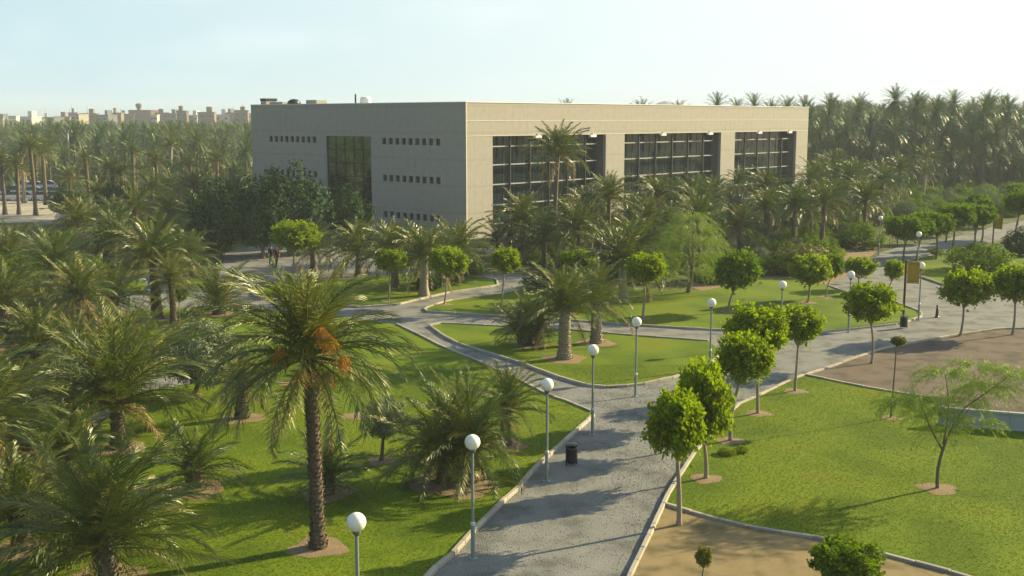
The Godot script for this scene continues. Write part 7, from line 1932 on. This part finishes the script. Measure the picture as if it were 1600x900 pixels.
	for i in 6:
		obj("post", bx(Vector3(i * 0.9, 0.14, -0.07), Vector3(i * 0.9 + 0.09, 0.68, 0.07), 0.01), M.slab_white, lw)
		obj("panel", bx(Vector3(i * 0.9 + 0.093, 0.143, -0.035), Vector3(i * 0.9 + 0.897, 0.67, 0.035), 0.008), M.slab_white, lw)
	var wf := thing("wooden_fence", "low wooden post fence along the path bend", "fence", Vector3(32.70, 0.0, -105.70), 0.72)
	var flen := 7.38
	for i in 6:
		var ft2 := Tris.new()
		ft2.tube([Vector3(flen * i / 5.0, -0.05, 0), Vector3(flen * i / 5.0, 0.95, 0)], [0.06, 0.055], 8)
		obj("post", ft2, M.wood, wf)
	for y in [0.45, 0.8]:
		var ft3 := Tris.new()
		ft3.tube([Vector3(0, y, 0.07), Vector3(flen, y, 0.07)], [0.035, 0.035], 6)
		obj("rail", ft3, M.wood, wf)
	var sc := thing("grey_screen", "grey screen wall with a white bent tube rack, seen behind the flowering palm trunk", "screen", Vector3(-26.32, 0.00, -81.30), 0.15)
	obj("panel", bx(Vector3(-0.5, 0.05, -0.06), Vector3(1.5, 1.2, 0.0), 0.015), M.roof, sc)
	obj("base", bx(Vector3(-0.7, -0.03, -0.12), Vector3(1.9, 0.1, 0.1), 0.02), M.coping, sc)
	var st := Tris.new()
	st.tube([Vector3(-1.1, 0.85, 0.25), Vector3(-0.6, 0.9, 0.25), Vector3(-0.45, 0.8, 0.25), Vector3(-0.42, 0.15, 0.25), Vector3(-0.3, 0.05, 0.25), Vector3(0.1, 0.04, 0.25)], [0.055, 0.055, 0.055, 0.055, 0.055, 0.055], 8)
	obj("tube_rack", st, M.white, sc)
	person(Vector3(-20.58, 0.00, -94.99), 0.4, Color(0.02, 0.025, 0.05), Color(0.03, 0.035, 0.05), Color(0.02, 0.015, 0.01), 0.22, "person in dark navy clothes walking in the shade of the plaza")
	person(Vector3(-20.06, 0.00, -94.57), 0.5, Color(0.07, 0.012, 0.016), Color(0.03, 0.03, 0.04), Color(0.03, 0.02, 0.012), -0.2, "person in a dark maroon top walking in the shade beside the one in navy")
	var ms := thing("light_mast", "tall pale light mast rising out of the left grove", "mast", Vector3(-87.25, 0.0, -221.93))
	var mt := Tris.new()
	mt.lathe([Vector2(0.0, 0.0), Vector2(0.32, 0.0), Vector2(0.22, 0.3), Vector2(0.12, 9.77)], 10)
	obj("pole", mt, M.pole_light, ms)
	obj("cross_arm", bx(Vector3(-0.9, 9.77, -0.06), Vector3(0.9, 9.89, 0.06), 0.01), M.pole_light, ms)
	for k in 3:
		obj("lamp_head", bx(Vector3(-0.85 + k * 0.65, 9.89, -0.25), Vector3(-0.45 + k * 0.65, 10.17, 0.3), 0.03), M.pole_dark, ms)
	car(Vector3(-79.23, -0.02, -172.96), 3.05, lin(0.75, 0.75, 0.74), 1.0, "white car in the front row of the car park, first from the left")
	car(Vector3(-76.96, -0.02, -172.96), 0.02, lin(0.75, 0.75, 0.74), 1.0, "white car in the front row of the car park, second from the left")
	car(Vector3(-74.78, -0.02, -172.96), 3.08, lin(0.75, 0.75, 0.74), 1.0, "white car in the front row of the car park, third from the left")
	car(Vector3(-72.71, -0.02, -172.96), -0.02, lin(0.75, 0.75, 0.74), 1.0, "white car in the front row of the car park, fourth from the left")
	car(Vector3(-70.34, -0.02, -172.96), 3.07, lin(0.75, 0.75, 0.74), 1.0, "white car in the front row of the car park, fifth from the left")
	car(Vector3(-83.88, -0.02, -184.62), 0.03, lin(0.02, 0.03, 0.07), 1.0, "dark blue car in the second row of the car park, first from the left")
	car(Vector3(-81.35, -0.02, -184.62), 3.07, lin(0.42, 0.43, 0.44), 1.15, "silver car in the second row of the car park, second from the left")
	car(Vector3(-79.03, -0.02, -184.62), 0.02, lin(0.42, 0.43, 0.44), 1.0, "silver car in the second row of the car park, third from the left")
	car(Vector3(-76.71, -0.02, -184.62), 0.02, lin(0.02, 0.03, 0.07), 1.0, "dark blue car in the second row of the car park, fourth from the left")
	car(Vector3(-65.75, -0.02, -184.62), 0.04, lin(0.015, 0.015, 0.018), 1.0, "black car in the second row of the car park, fifth from the left")
	car(Vector3(-90.00, -0.02, -199.74), 3.04, lin(0.75, 0.75, 0.74), 1.0, "white car in the third row of the car park, first from the left")
	car(Vector3(-87.61, -0.02, -199.74), -0.03, lin(0.75, 0.75, 0.74), 1.15, "white car in the third row of the car park, second from the left")
	car(Vector3(-85.21, -0.02, -199.74), 0.04, lin(0.75, 0.75, 0.74), 1.0, "white car in the third row of the car park, third from the left")
	car(Vector3(-83.16, -0.02, -199.74), 0.05, lin(0.75, 0.75, 0.74), 1.15, "white car in the third row of the car park, fourth from the left")
	car(Vector3(-72.45, -0.02, -199.74), 3.13, lin(0.25, 0.02, 0.02), 1.15, "red car in the third row of the car park, fifth from the left")
	car(Vector3(-69.49, -0.02, -199.74), 3.06, lin(0.02, 0.03, 0.07), 1.15, "dark blue car in the third row of the car park, sixth from the left")
	car(Vector3(-99.63, -0.02, -224.19), 0.02, lin(0.75, 0.75, 0.74), 1.0, "white car in the fourth row of the car park, first from the left")
	car(Vector3(-97.08, -0.02, -224.19), 0.05, lin(0.75, 0.75, 0.74), 1.15, "white car in the fourth row of the car park, second from the left")
	car(Vector3(-94.27, -0.02, -224.19), 3.13, lin(0.75, 0.75, 0.74), 1.15, "white car in the fourth row of the car park, third from the left")
	car(Vector3(-83.03, -0.02, -224.19), 0.10, lin(0.16, 0.17, 0.18), 1.15, "grey car in the fourth row of the car park, fourth from the left")
	car(Vector3(-80.22, -0.02, -224.19), 0.04, lin(0.75, 0.75, 0.74), 1.0, "white car in the fourth row of the car park, fifth from the left")
	car(Vector3(-76.90, -0.02, -224.19), 0.01, lin(0.16, 0.17, 0.18), 1.15, "grey car in the fourth row of the car park, sixth from the left")
	car(Vector3(-105.84, -0.02, -241.40), 0.05, lin(0.75, 0.75, 0.74), 1.15, "white car in the far row of the car park, first from the left")
	car(Vector3(-102.40, -0.02, -241.40), 0.00, lin(0.75, 0.75, 0.74), 1.0, "white car in the far row of the car park, second from the left")
	car(Vector3(-99.66, -0.02, -241.40), 0.07, lin(0.75, 0.75, 0.74), 1.0, "white car in the far row of the car park, third from the left")
	car(Vector3(-87.28, -0.02, -241.40), 3.14, lin(0.25, 0.02, 0.02), 1.15, "red car in the far row of the car park, fourth from the left")
	car(Vector3(-84.40, -0.02, -241.40), 0.07, lin(0.02, 0.03, 0.07), 1.15, "dark blue car in the far row of the car park, fifth from the left")
	var fp := find_child("date_palm", false, false)
	for e in [[0.36, 0.72, 0.75], [0.66, 0.38, 0.75], [0.95, -0.2, 0.6], [0.5, -0.6, 0.7], [-0.2, -0.55, 0.7], [-0.85, 0.0, 0.45], [0.5, 0.55, 0.85]]:
		part("fruit_bunch", fruit_bunch(int(e[0] * 100) + 50), fp, M.fruit, Transform3D(Basis.from_scale(Vector3.ONE * 1.05), Vector3(e[0], 6.05 + e[1], e[2]))).set_meta("label", "orange date bunch")
	var fl := find_child("date_palm_004", false, false)
	for e in [[-0.55, 1.7, 0.4, 0.5], [-0.2, 1.0, 0.5, 0.3], [-1.3, 0.5, 0.3, 0.9]]:
		var ff := Tris.new()
		ff.tube([Vector3.ZERO, Vector3(0, 0.25, 0), Vector3(0.0, 0.5, 0.02), Vector3(0.0, 0.7, 0.05)], [0.04, 0.11, 0.12, 0.02], 7)
		part("flower_sheath", ff.mesh(), fl, M.flower, Transform3D(Basis(Vector3.BACK, e[3]), Vector3(e[0], 4.20 + e[1] * 0.8, e[2]))).set_meta("label", "cream flower sheath")
	scatter_blades(lawn_polys, 150.0)
	scatter_pebbles(path_poly, lawn_polys)
